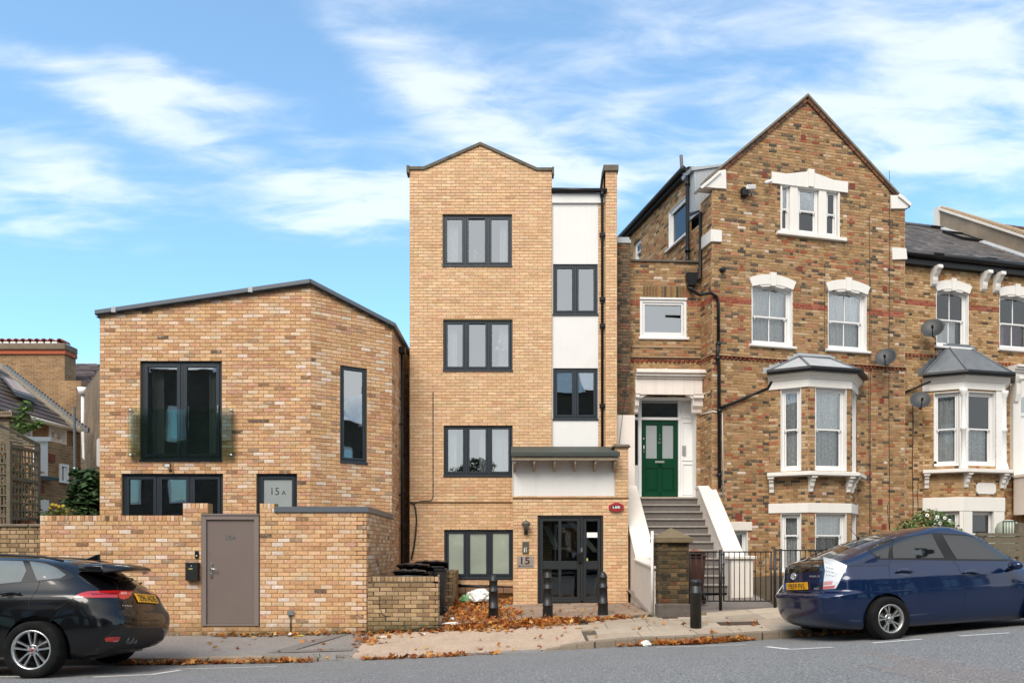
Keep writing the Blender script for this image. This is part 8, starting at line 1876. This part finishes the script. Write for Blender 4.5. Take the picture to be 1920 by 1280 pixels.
class Car:
    def __init__(s, th, me):
        s.th = th; s.vs = [th.M @ v.co for v in me.vertices]; s.bv = BVHTree.FromPolygons(s.vs, [tuple(p.vertices) for p in me.polygons])
    def hit(s, px, py):
        o = Vector((0, 0, CZ)); d = Vector(((px - CX) / F, 1, -(py - HY) / F)).normalized(); p, n, i, t = s.bv.ray_cast(o, d)
        if p is None:
            best = None
            for t in [8 + .1 * j for j in range(60)]:
                q, n2, i2, dist = s.bv.find_nearest(o + d * t)
                if best is None or dist < best[0]: best = (dist, q, n2)
            p, n = best[1], best[2]
        if n.dot(d) > 0: n = -n
        return p, n
    def panel(s, name, poly, m, off=.004, lmax=6.0, parent=None, mirror=False, edge=.006, smooth=True):
        bm = bmesh.new(); vs = [bm.verts.new((x, y, 0)) for x, y in poly]; bm.faces.new(vs); bmesh.ops.triangulate(bm, faces=bm.faces[:])
        for _ in range(5):
            es = [e for e in bm.edges if e.calc_length() > lmax]
            if not es: break
            bmesh.ops.subdivide_edges(bm, edges=es, cuts=1); bmesh.ops.triangulate(bm, faces=[f for f in bm.faces if len(f.verts) > 3])
        bm.verts.ensure_lookup_table(); bm.verts.index_update(); H = [s.hit(v.co.x, v.co.y) for v in bm.verts]
        pts_ = [p + n * off for p, n in H]; inn = [p - n * edge for p, n in H]; nv = len(pts_)
        fs = [[v.index for v in f.verts] for f in bm.faces]; be = [[v.index for v in e.verts] for e in bm.edges if len(e.link_faces) == 1]
        k = MB(); k.add(pts_, fs, smooth=smooth); k.add(pts_ + inn, [(a, b, b + nv, a + nv) for a, b in be])
        if mirror:
            q = [s.th.Mi @ p for p in pts_]; q = [s.th.M @ Vector((p.x, -p.y, p.z)) for p in q]; k2 = MB(); k2.add(q, [f[::-1] for f in fs], smooth=smooth); s.th.add(name, k2, m, parent=parent)
        bm.free(); o = s.th.add(name, k, m, parent=parent); bmx = bmesh.new(); bmx.from_mesh(o.data); bmesh.ops.recalc_face_normals(bmx, faces=bmx.faces); bmx.to_mesh(o.data); bmx.free(); return o
    def strip(s, pts, w_=.006, off=.0015, name='seam', m=None, parent=None, rad=False):
        Q = []
        for a, b in zip(pts, pts[1:]):
            n = max(1, int(math.hypot(b[0] - a[0], b[1] - a[1]) / 4)); Q += [(lerp(a[0], b[0], i / n), lerp(a[1], b[1], i / n)) for i in range(n)]
        Q.append(pts[-1]); H = [s.hit(*q) for q in Q]; k = MB()
        if rad: k.tube([p + n * off for p, n in H], w_, 6)
        else:
            vs = []
            for i, (p, n) in enumerate(H):
                d = (H[min(i + 1, len(H) - 1)][0] - H[max(i - 1, 0)][0]).normalized(); q = d.cross(n).normalized() * w_ / 2; vs += [p + n * off - q, p + n * off + q]
            k.add(vs, [(2 * i, 2 * i + 1, 2 * i + 3, 2 * i + 2) for i in range(len(H) - 1)])
        return s.th.add(name, k, m or SEAM, parent=parent)
    def frame(s, c, l, r_):
        p, n = s.hit(*c); a, _ = s.hit(*l); b, _ = s.hit(*r_); x = n.cross(Vector((0, 0, 1))).normalized(); x = x if x.dot(b - a) > 0 else -x; d = (b - a).normalized(); d = (d - n * d.dot(n)).normalized()
        if x.dot(d) > .9: x = d
        y = n.cross(x)
        if y.z < 0: y = -y
        return p, x, y, n, min((b - a).length, abs((b - a).dot(x)) * 1.05)
    def text(s, txt, c, l, r_, h, m, off=.006, name='lettering', bold=.0, parent=None):
        p, x, y, n, w_ = s.frame(c, l, r_); Q, fs = text_mesh(txt, h, w_, bold=bold); k = MB(); k.add([p + n * off + x * a + y * b for a, b in Q], fs); return s.th.add(name, k, m, parent=parent)
SEAM = mat('panel gap', (.004, .004, .004), .8)
TYRE = mat('tyre rubber', (.006, .006, .006), .85, var=.2, spec=.2, stain=.3, stcol=(.05, .045, .04), stscale=6)
RIMS = mat('machined alloy', (.62, .62, .63), .28, metal=.9, var=.05); RIMD = mat('dark alloy pocket', (.03, .03, .032), .4, metal=.6); RIMG = mat('silver alloy', (.42, .42, .41), .38, metal=.85, var=.1, stain=.3, stcol=(.12, .10, .08), stscale=6)
CARG = mat('tinted car glass', (.006, .007, .007), .02, spec=.9, coat=.3); CARL = None
def paint(name, col, flake=0, coat=1.0, rough=.35, metal=.3):
    m = mat(name, col, rough, metal=metal, var=.03, scale=2, coat=coat, spec=.25); return m
PBLK = paint('black metallic paint', (.0022, .0023, .003), coat=.7, rough=.25, metal=.0); PBLU = paint('dark blue metallic paint', (.002, .013, .055), rough=.28, metal=.3)
REDL = mat('red lamp lens', (.45, .012, .012), .08, spec=.8, coat=1); REDD = mat('deep red lamp', (.20, .004, .006), .1, coat=1)
CHRO = mat('chrome', (.75, .75, .76), .3, metal=.6); DCHR = mat('sooty chrome', (.12, .12, .12), .35, metal=.8); PLAS = mat('textured black plastic', (.007, .007, .008), .55, var=.1)
YEL = mat('yellow plate', C('e9a81c', .85), .4); BLU = mat('plate blue band', C('1f4fa8', .8), .4)
def wheel(th, x, y, side, r_, rim, style, w=.23):
    ax = Vector((0, side, 0)); c = Vector((x, y - side * w / 2, r_)); k = MB(); h = w
    k.lathe([(rim, 0), (r_ * .93, 0), (r_, .03), (r_, h - .03), (r_ * .975, h - .012), (r_ * .92, h + .002), (rim + .035, h), (rim + .008, h - .008), (rim - .004, h - .03)], c, ax, 40, cap=False); t_ = th.add('wheel', k, TYRE, local=True)
    # tread grooves are hidden; rim lip, barrel, disc
    k = MB(); k.lathe([(rim - .001, h - .03), (rim + .004, h - .008), (rim - .012, h - .006), (rim - .024, h - .02), (rim - .03, h - .06)], c, ax, 40, cap=False)
    th.add('rim', k, RIMS if style == 'split' else RIMG, parent=t_, local=True)
    k = MB(); k.lathe([(rim - .03, h - .06), (rim - .035, .02), (.01, .03)], c, ax, 30, cap=False); k.lathe([(rim * .66, .08), (rim * .66, .10), (.0, .10)], c, ax, 30); th.add('brake_disc', k, RIMD, parent=t_, local=True)
    X = Vector((1, 0, 0)); Z = Vector((0, 0, 1)); hub = h - .045
    def P(a, q, d): return c + ax * d + (X * math.cos(a) + Z * math.sin(a)) * q
    m_ = RIMS if style == 'split' else RIMG
    for i in range(5):
        A = math.radians(90 + 72 * i + (0 if style == 'split' else 10))
        if style == 'split':
            for s_ in (-1, 1):
                a0 = A + s_ * .30; a1 = A + s_ * .20; k = MB(); w0, w1 = .016 / .07, .028 / rim
                pts = []
                for (aa, q, ww_, d) in ((a0, .055, .30, hub), ((a0 + a1) / 2, rim * .5, .085, hub + .012), (a1, rim - .018, .075, hub + .022)):
                    pts.append([P(aa - ww_, q, d - .035), P(aa + ww_, q, d - .035), P(aa + ww_ * .8, q, d), P(aa - ww_ * .8, q, d)])
                vs = [p for r__ in pts for p in r__]; fs = []
                for j in range(2): fs += [(j * 4 + e, j * 4 + (e + 1) % 4, j * 4 + 4 + (e + 1) % 4, j * 4 + 4 + e) for e in range(4)]
                k.add(vs, fs + [(0, 1, 2, 3), (8, 9, 10, 11)]); th.add('spoke', k, m_, parent=t_, local=True)
        else:
            k = MB()
            for s_ in (-1, 1):
                pts = []
                for (aa, q, ww_, d) in ((A + s_ * .12, .05, .20, hub), (A + s_ * .15, rim * .5, .085, hub + .008), (A + s_ * .20, rim - .016, .10, hub + .006)):
                    pts.append([P(aa - ww_, q, d - .03), P(aa + ww_, q, d - .03), P(aa + ww_, q, d), P(aa - ww_, q, d)])
                vs = [p for r__ in pts for p in r__]; fs = []
                for j in range(2): fs += [(j * 4 + e, j * 4 + (e + 1) % 4, j * 4 + 4 + (e + 1) % 4, j * 4 + 4 + e) for e in range(4)]
                k.add(vs, fs + [(0, 1, 2, 3), (8, 9, 10, 11)])
            th.add('spoke', k, m_, parent=t_, local=True)
    k = MB(); k.lathe([(.075, hub - .03), (.075, hub - .002), (.06, hub + .004), (.0, hub + .004)], c, ax, 20); k.lathe([(.032, hub), (.030, hub + .012), (0, hub + .014)], c, ax, 16); th.add('hub', k, m_, parent=t_, local=True)
    if style == 'split': k = MB(); k.lathe([(.026, hub + .012), (.024, hub + .017), (0, hub + .018)], c, ax, 14); th.add('hub_badge', k, mat('red badge', C('b04a4a', .7), .4), parent=t_, local=True)
    k = MB()
    for i in range(5): a = math.radians(90 + 36 + 72 * i); k.lathe([(.011, 0), (.010, .012)], P(a, .055, hub), ax, 8)
    th.add('wheel_nuts', k, RIMD, parent=t_, local=True, kind='stuff'); return t_
def arches(wheels, R, half): 
    out_ = []
    for u in wheels:
        for s_ in (-1, 1):
            k = MB(); k.lathe([(R, half - .34), (R, half + .3)], (u, 0, R * .93), (0, s_, 0), 48); k.sm = [False] * len(k.sm); out_.append(k)
    return out_
def plate(car, quad, txt, band, parent=None, h=.111):
    c = (sum(p[0] for p in quad) / 4, sum(p[1] for p in quad) / 4); l = ((quad[0][0] + quad[3][0]) / 2, (quad[0][1] + quad[3][1]) / 2); r_ = ((quad[1][0] + quad[2][0]) / 2, (quad[1][1] + quad[2][1]) / 2)
    p, x, y, n, w_ = car.frame(c, l, r_); h2 = h / 2; w2 = min(.31, max(.26, w_ / 2)); k = MB(); o = p + n * .022
    q = [o - x * w2 - y * h2, o + x * w2 - y * h2, o + x * w2 + y * h2, o - x * w2 + y * h2]; k.hexa([v - n * .02 for v in q] + q); pl_ = car.th.add('number_plate', k, YEL, parent=parent, bevel=.003)
    x0 = 0
    if band: k = MB(); b = [o - x * w2 - y * h2, o - x * (w2 - .045) - y * h2, o - x * (w2 - .045) + y * h2, o - x * w2 + y * h2]; k.add([v + n * .0015 for v in b], [(0, 1, 2, 3)]); car.th.add('plate_band', k, BLU, parent=pl_); x0 = .018
    Q, fs = text_mesh(txt, h * .68, .84 * 2 * w2 - (.04 if band else 0), bold=.014); k = MB(); k.add([o + n * .002 + x * (a + x0) + y * b for a, b in Q], fs); car.th.add('lettering', k, MATS['black lettering'], parent=pl_); return pl_

# ------------------------------------------------------------------ black estate-bodied suv
sv_ = Thing('parked_car', 'black metallic SUV with silver split-spoke wheels parked before the taupe door wall', 'car', (-5.28, 10.955, -.155), rot=(math.radians(2.6), math.radians(.2), math.pi))
TF = [(.24, .42, 4.45, .84, .5, .5, 3.0), (.30, .22, 4.55, .90, .5, .5, 3.2), (.40, .08, 4.66, .945, .55, .6, 3.4), (.55, .01, 4.70, .962, .55, .7, 3.4), (.70, .00, 4.70, .968, .55, .8, 3.4), (.80, .01, 4.66, .966, .55, .9, 3.2), (.86, .05, 4.60, .962, .55, 1.0, 3.0), (.95, .09, 4.45, .952, .55, 1.2, 2.8), (1.02, .12, 4.2, .94, .56, 1.3, 2.8), (1.10, .17, 3.85, .915, .60, 1.2, 2.7),
      (1.16, .23, 3.66, .87, .66, 1.1, 2.6), (1.22, .30, 3.52, .835, .70, 1.0, 2.6), (1.32, .46, 3.33, .785, .72, .9, 2.6), (1.42, .62, 3.14, .735, .74, .9, 2.6), (1.50, .74, 2.98, .69, .76, .9, 2.6), (1.56, .86, 2.80, .645, .8, .9, 2.5), (1.60, 1.02, 2.62, .59, .9, .9, 2.4), (1.63, 1.30, 2.4, .50, .8, .8, 2.2), (1.645, 1.6, 2.2, .34, .5, .5, 2.0), (1.65, 1.8, 2.0, .16, .2, .2, 2.0)]
zsF = [.24, .27, .30, .34, .38, .42, .46, .50, .54, .58, .62, .66, .70, .74, .78, .81, .84, .87, .90, .93, .96, .99, 1.02, 1.05, 1.08, 1.10, 1.12, 1.14, 1.16, 1.18, 1.20, 1.23, 1.26, 1.30, 1.34, 1.38, 1.42, 1.46, 1.50, 1.53, 1.56, 1.58, 1.60, 1.615, 1.63, 1.64, 1.645, 1.65]
wF = (1.10, 3.97); mbF = body_mesh(TF, zsF, wF, .43, .96, flare=.022, L=4.7)
meF = boolean(mbF, arches(wF, .432, .96)); 
for p in meF.polygons: p.use_smooth = True
bodyF = sv_.add('body', meF, PBLK); e_ = bodyF.modifiers.new('s', 'EDGE_SPLIT'); e_.split_angle = math.radians(38)
cF = Car(sv_, meF)
for u in wF:
    for s_ in (1, -1): wheel(sv_, u, s_ * .955, s_, .381, .262, 'split', .25)
k = MB(); k.box((.5, -.72, .22), (4.3, .72, .5)); sv_.add('underbody', k, PLAS, local=True)
a_ = lambda *q: [(x / 4.924, 1020 + y / 4.924) for x, y in q]
cF.panel('rear_glass', a_((815, 238), (845, 200), (900, 185), (1240, 205), (1262, 250), (1248, 290), (1330, 330), (1300, 338), (1150, 330), (1050, 305), (940, 272)), CARG, mirror=False)
gS = glass_mat('x', (.3, .3, .3), .45) if False else mat('clear car side glass', (.10, .115, .11), .04, spec=1.0, coat=1.0)
cF.panel('window_surround', a_((-40, 140), (0, 142), (215, 146), (420, 160), (560, 215), (660, 272), (690, 296), (640, 322), (340, 345), (200, 352), (0, 372), (-40, 376)), PLAS, off=.002, mirror=True)
cF.panel('side_window', a_((-40, 148), (0, 150), (212, 155), (245, 242), (198, 345), (0, 364), (-40, 368)), CARL or gS, off=.005, mirror=True)
cF.panel('quarter_window', a_((272, 155), (410, 172), (520, 218), (610, 282), (560, 312), (345, 334)), gS, off=.005, mirror=True)
cF.panel('tail_lamp', a_((680, 490), (735, 452), (810, 433), (1086, 425), (1086, 492)), REDL, off=.004, mirror=True); cF.panel('tail_lamp_guide', a_((830, 452), (1080, 450), (1080, 462), (850, 466)), REDD, off=.007)
cF.panel('tail_lamp', a_((1092, 425), (1224, 430), (1208, 472), (1182, 497), (1142, 508), (1096, 494)), REDL, off=.004, mirror=True); cF.panel('tail_lamp_guide', a_((1112, 440), (1170, 438), (1168, 462), (1115, 465)), mat('pink lamp core', (.6, .22, .22), .2), off=.007)
cF.panel('rear_reflector', a_((965, 872), (985, 856), (1110, 850), (1096, 888), (1075, 898), (975, 896)), REDL, mirror=True)
cF.panel('bumper_cladding', a_((905, 940), (950, 862), (1040, 795), (1150, 768), (1490, 770), (1515, 800), (1505, 900), (1480, 922), (1300, 955), (1000, 975), (905, 985)), PLAS, off=.003)
cF.panel('rear_reflector', a_((968, 874), (987, 858), (1108, 852), (1094, 886), (1074, 896), (977, 894)), REDL, off=.008)
for zx, zy in ((1190, 886), (1238, 882)):
    p, n = cF.hit(*a_((zx, zy))[0]); k = MB(); k.lathe([(.052, -.1), (.052, .02), (.045, .022), (.043, -.08), (0, -.08)], p, sv_.M.to_3x3() @ Vector((-1, 0, 0)), 16); sv_.add('exhaust_tip', k, DCHR)
for pts_ in (((368, 340), (350, 400), (300, 480), (262, 530), (275, 580)), ((500, 605), (690, 492)), ((1042, 332), (1080, 378), (1089, 425), (1089, 640), (1105, 682), (1150, 692), (1498, 708)), ((1038, 335), (940, 300)), ((262, 150), (300, 250), (335, 340), (370, 345)), ((690, 130), (682, 180), (720, 200), (815, 238))): cF.strip(a_(*pts_), .007)
for s_ in (-1, 1): k = MB(); k.tube([(.98, s_ * .60, 1.575), (1.25, s_ * .60, 1.635), (1.8, s_ * .585, 1.665), (2.4, s_ * .585, 1.655), (2.7, s_ * .59, 1.61)], .016, 8); sv_.add('roof_rail', k, PLAS, local=True)
plate(cF, a_((1250, 447), (1430, 462), (1448, 562), (1270, 545)), '296 ADE', False, h=.145)
cF.text('F-PACE', a_((1176, 566))[0], a_((1130, 566))[0], a_((1222, 567))[0], .024, CHRO, off=.004); cF.text('JAGUAR', a_((1368, 390))[0], a_((1335, 386))[0], a_((1398, 396))[0], .014, CHRO, off=.004)
p, x, y, n, w_ = cF.frame(a_((1346, 370))[0], a_((1318, 366))[0], a_((1372, 374))[0]); k = MB(); k.tube([p + n * .012 + x * q * w_ / 2 + y * (.018 * math.sin(q * 3)) for q in (-1, -.5, 0, .5, 1)], [.004, .009, .008, .009, .003], 6); sv_.add('leaping_emblem', k, CHRO)
# spoiler, fin, wiper, handle
k = MB(); vs = []; n_ = 14
for i in range(n_ + 1):
    q = -1 + 2 * i / n_; w_ = .58 * q; dz = -.04 * q ** 4 - .012 * q * q; dx = .24 * q ** 4
    for (u, z) in ((.78, 1.575), (.45, 1.558), (.21 + dx, 1.51), (.17 + dx, 1.475), (.20 + dx, 1.445), (.45, 1.475), (.78, 1.48)): vs.append((u, w_, z + dz))
fs = [(i * 7 + j, i * 7 + (j + 1) % 7, (i + 1) * 7 + (j + 1) % 7, (i + 1) * 7 + j) for i in range(n_) for j in range(7)] + [tuple(range(7))[::-1], tuple(range(n_ * 7, n_ * 7 + 7))]
k.add(vs, fs, smooth=True); o = sv_.add('spoiler', k, PBLK, local=True, bevel=.006); 
k = MB(); k.prism(Pl((0, 0), (1, 0)), [(.80, 1.60), (1.02, 1.615), (.84, 1.69), (.80, 1.695)], -.022, .022); sv_.add('roof_fin', k, PBLK, local=True, bevel=.01)
cF.strip(a_((1140, 322), (1215, 328), (1322, 334)), .012, .02, 'rear_wiper', PLAS, rad=True)
cF.panel('handle_recess', a_((55, 460), (75, 440), (125, 440), (130, 470), (115, 500), (75, 500)), SEAM, off=.001); cF.strip(a_((8, 468), (60, 460), (130, 456), (198, 462)), .016, .03, 'door_handle', PBLK, rad=True)
# inner side glass highlight comes from the sky; headlamp and mirror complete the car beyond the frame
k = MB(); k.lathe([(.02, -.12), (.09, -.06), (.10, .04), (.05, .1)], (3.05, 1.03, 1.12), (0, .2, 0), 12); sv_.add('door_mirror', k, PBLK, local=True)
k = MB(); k.box((4.45, .55, .82), (4.60, .86, .92)); k.box((4.45, -.86, .82), (4.60, -.55, .92)); sv_.add('headlamp', k, CHRO, local=True, bevel=.02)

# ------------------------------------------------------------------ dark blue hatchback
pr2 = Thing('parked_car', 'dark blue metallic hatchback with clear tail lamps parked before the iron railings', 'car', (4.38, 11.44, .215), rot=(math.radians(-2.6), math.radians(-2.3), math.radians(11.5)))
TP = [(.17, .30, 4.2, .76, .4, .4, 3.0), (.22, .16, 4.3, .82, .42, .5, 3.0), (.32, .06, 4.40, .855, .45, .6, 3.2), (.45, .015, 4.44, .868, .45, .7, 3.2), (.58, .0, 4.45, .873, .46, .8, 3.2), (.66, -.015, 4.42, .874, .48, .9, 3.3), (.70, .0, 4.38, .874, .50, 1.0, 3.2), (.72, .05, 4.36, .87, .52, 1.0, 3.0), (.75, .10, 4.32, .868, .55, 1.1, 3.0), (.85, .10, 4.05, .86, .55, 1.2, 2.9), (.93, .11, 3.82, .842, .55, 1.1, 2.9), (1.0, .12, 3.62, .81, .55, 1.1, 2.9),
      (1.06, .125, 3.46, .785, .55, 1.0, 2.8), (1.10, .13, 3.36, .765, .55, 1.0, 2.8), (1.13, .20, 3.28, .75, .58, 1.0, 2.7), (1.18, .42, 3.16, .725, .7, .95, 2.6), (1.25, .74, 3.0, .69, .8, .9, 2.5), (1.32, 1.05, 2.84, .655, .8, .9, 2.5), (1.38, 1.36, 2.68, .61, .8, .8, 2.4), (1.43, 1.68, 2.5, .55, .7, .7, 2.3), (1.465, 1.98, 2.32, .42, .4, .4, 2.2), (1.48, 2.1, 2.2, .2, .1, .1, 2.0)]
TP = TP[:11] + [(1.06, .125, 3.56, .785, .5, .6, 3.0), (1.10, .13, 3.48, .77, .5, .6, 3.0), (1.14, .18, 3.38, .758, .5, .55, 3.0), (1.20, .40, 3.26, .742, .5, .5, 3.0), (1.28, .70, 3.12, .722, .5, .5, 3.0), (1.36, 1.0, 2.98, .70, .5, .5, 3.0), (1.43, 1.28, 2.84, .672, .5, .5, 2.8), (1.49, 1.58, 2.68, .63, .5, .5, 2.6), (1.53, 1.86, 2.5, .56, .5, .5, 2.4), (1.55, 2.05, 2.35, .42, .15, .15, 2.2), (1.56, 2.15, 2.25, .2, .05, .05, 2.0)]
zsP = [.17, .20, .24, .28, .32, .36, .40, .44, .48, .52, .56, .60, .63, .66, .68, .695, .705, .715, .725, .74, .76, .78, .81, .84, .87, .90, .93, .96, .99, 1.02, 1.05, 1.075, 1.10, 1.115, 1.13, 1.15, 1.175, 1.20, 1.23, 1.26, 1.29, 1.32, 1.35, 1.38, 1.41, 1.44, 1.465, 1.485, 1.505, 1.52, 1.535, 1.545, 1.552, 1.556, 1.56]
zup = lambda z: z if z < 1.1 else 1.1 + (z - 1.1) * 1.2
TP = [(zup(q[0]),) + tuple(q[1:]) for q in TP]; zsP = [zup(z) for z in zsP]
wP = (.90, 3.60)
def crP(u, z): return .006 * math.exp(-((z - .90) / .02) ** 2)
mbP = body_mesh(TP, zsP, wP, .36, .87, flare=.018, L=4.45, crease=crP); meP = boolean(mbP, arches(wP, .355, .87))
for p in meP.polygons: p.use_smooth = True
bodyP = pr2.add('body', meP, PBLU); e_ = bodyP.modifiers.new('s', 'EDGE_SPLIT'); e_.split_angle = math.radians(38)
cP = Car(pr2, meP)
for u in wP:
    for s_ in (1, -1): wheel(pr2, u, s_ * .862, s_, .318, .208, 'y', .20)
k = MB(); k.box((.45, -.66, .17), (4.1, .66, .42)); pr2.add('underbody', k, PLAS, local=True)
b_ = lambda *q: [(1420 + x / 3.84, 960 + y / 3.84) for x, y in q]
cP.panel('window_surround', b_((788, 268), (830, 238), (960, 192), (1000, 182), (1265, 147), (1500, 160), (1700, 205), (1830, 250), (1930, 296), (1930, 352), (1430, 346), (965, 340), (880, 338), (840, 312)), PLAS, off=.002, mirror=True)
cP.panel('quarter_window', b_((797, 268), (835, 243), (955, 199), (938, 332), (884, 330), (845, 306)), CARG, off=.005, mirror=True)
cP.panel('side_window', b_((978, 330), (972, 270), (985, 212), (1010, 190), (1255, 156), (1290, 230), (1345, 328)), CARG, off=.005, mirror=True)
cP.panel('side_window', b_((1332, 163), (1500, 170), (1695, 212), (1790, 250), (1812, 290), (1806, 340), (1435, 336), (1380, 250)), CARG, off=.005, mirror=True)
cP.panel('side_window', b_((1815, 262), (1925, 300), (1925, 345), (1830, 342)), CARG, off=.005)
cP.panel('rear_glass', b_((205, 338), (280, 318), (400, 262), (560, 205), (700, 182), (880, 165), (950, 160), (880, 182), (760, 220), (640, 268), (530, 322), (480, 336), (340, 330)), CARG, off=.004)
cP.panel('rear_spoiler', b_((140, 372), (165, 352), (340, 328), (475, 330), (480, 348), (340, 346), (180, 366), (150, 384)), PBLK, off=.012)
cP.panel('lower_rear_glass', b_((152, 392), (180, 368), (340, 348), (478, 350), (482, 422), (330, 430), (165, 442)), CARG, off=.005)
LENS = mat('clear lamp cover', (.62, .64, .66), .35, spec=.8, coat=1, var=.15, scale=30)
tl = cP.panel('tail_lamp', b_((474, 324), (560, 345), (646, 384), (640, 402), (592, 500), (568, 545), (476, 557), (482, 480), (490, 420)), LENS, off=.010, mirror=True)
cP.panel('lamp_reflex', b_((477, 532), (564, 524), (556, 543), (476, 556)), REDL, off=.013, parent=tl); cP.panel('lamp_lower', b_((484, 498), (545, 494), (540, 518), (482, 524)), mat('pink lamp glass', (.55, .25, .25), .3), off=.013, parent=tl)
k = MB()
for r_ in range(4):
    for c_ in range(3): p, n = cP.hit(*b_((503 + c_ * 20 + r_ * 1.0, 368 + r_ * 26 + c_ * 4))[0]); k.lathe([(.014, .012), (.010, .017), (0, .018)], p, n, 8)
pr2.add('lamp_led', k, CHRO, parent=tl, kind='stuff')
cP.panel('tail_lamp', b_((134, 392), (148, 400), (150, 440), (140, 520), (130, 572), (122, 560), (126, 470)), LENS, off=.010)
plate(cP, b_((207, 505), (362, 498), (360, 558), (207, 563)), 'YB59 FVL', True)
cP.text('PRIUS', b_((416, 460))[0], b_((380, 461))[0], b_((454, 459))[0], .026, CHRO, off=.006, bold=-.01); cP.text('HSD', b_((429, 548))[0], b_((412, 549))[0], b_((447, 547))[0], .032, CHRO, off=.006); cP.text('HYBRID', b_((157, 481))[0], b_((147, 481))[0], b_((168, 481))[0], .02, CHRO, off=.006)
p, x, y, n, w_ = cP.frame(b_((265, 460))[0], b_((242, 461))[0], b_((288, 459))[0])
def ell(cx, cy, rx, ry): return [p + n * .012 + x * (cx + rx * math.cos(2 * math.pi * i / 20)) + y * (cy + ry * math.sin(2 * math.pi * i / 20)) for i in range(21)]
k = MB(); k.tube(ell(0, 0, .068, .05), .006, 6, cap=False); k.tube(ell(0, .016, .042, .018), .005, 6, cap=False); k.tube(ell(0, 0, .018, .044), .005, 6, cap=False); pr2.add('badge', k, CHRO)
for pts_ in (((1408, 346), (1450, 398), (1480, 480), (1500, 560), (1492, 700), (1480, 745)), ((958, 340), (948, 372), (950, 460), (985, 520), (1040, 575)), ((135, 575), (148, 612), (420, 612), (470, 560)), ((590, 546), (622, 556)), ((646, 386), (948, 382)), ((482, 350), (490, 430), (478, 560)), ((240, 318), (330, 330)), ((165, 446), (482, 428)), ((1265, 150), (1325, 240), (1395, 340))): cP.strip(b_(*pts_), .006)
for (x0, x1, yy_) in ((1000, 1118, 432), (1482, 1592, 442)):
    cP.panel('handle_recess', b_((x0 + 8, yy_), (x0 + 25, yy_ - 28), (x0 + 70, yy_ - 36), (x1, yy_ - 10), (x1 - 4, yy_ + 14), (x0 + 70, yy_ + 28), (x0 + 25, yy_ + 18)), mat('recess blue', (.004, .010, .045), .4, coat=1), off=.001); cP.strip(b_((x0, yy_ - 4), (x0 + 40, yy_ - 8), (x1 - 2, yy_ - 2)), .015, .028, 'door_handle', PBLU, rad=True)
cP.strip(b_((272, 322), (330, 300), (420, 262), (500, 236)), .010, .018, 'rear_wiper', PLAS, rad=True)
p, n = cP.hit(*b_((728, 183))[0]); q = U(1420 + 660 / 3.84, 960 + 113 / 3.84, p.y); k = MB(); k.tube([p, q], [.006, .003], 6); k.lathe([(.02, 0), (.014, .04)], p, q - p, 10); pr2.add('antenna', k, PLAS)
mc = pr2.M @ Vector((3.02, -.98, .985)); k = MB(); sx = Vector((1, 0, 0))
bmq = bmesh.new(); bmesh.ops.create_uvsphere(bmq, u_segments=20, v_segments=12, radius=1); vs = [pr2.M @ Vector((3.02 + v.co.x * .085, -1.0 + v.co.y * .115, .985 + v.co.z * (.075 if v.co.z > 0 else .06))) for v in bmq.verts]; k.add(vs, [[v.index for v in f.verts] for f in bmq.faces], smooth=True); bmq.free(); mr_ = pr2.add('door_mirror', k, PBLU)
k = MB(); k.tube([pr2.M @ Vector((3.05, -.90, .94)), pr2.M @ Vector((3.08, -.80, .93))], .03, 8); pr2.add('mirror_arm', k, PLAS, parent=mr_)
k = MB(); k.box((4.2, .5, .62), (4.36, .78, .74)); k.box((4.2, -.78, .62), (4.36, -.5, .74)); pr2.add('headlamp', k, CHRO, local=True, bevel=.02)
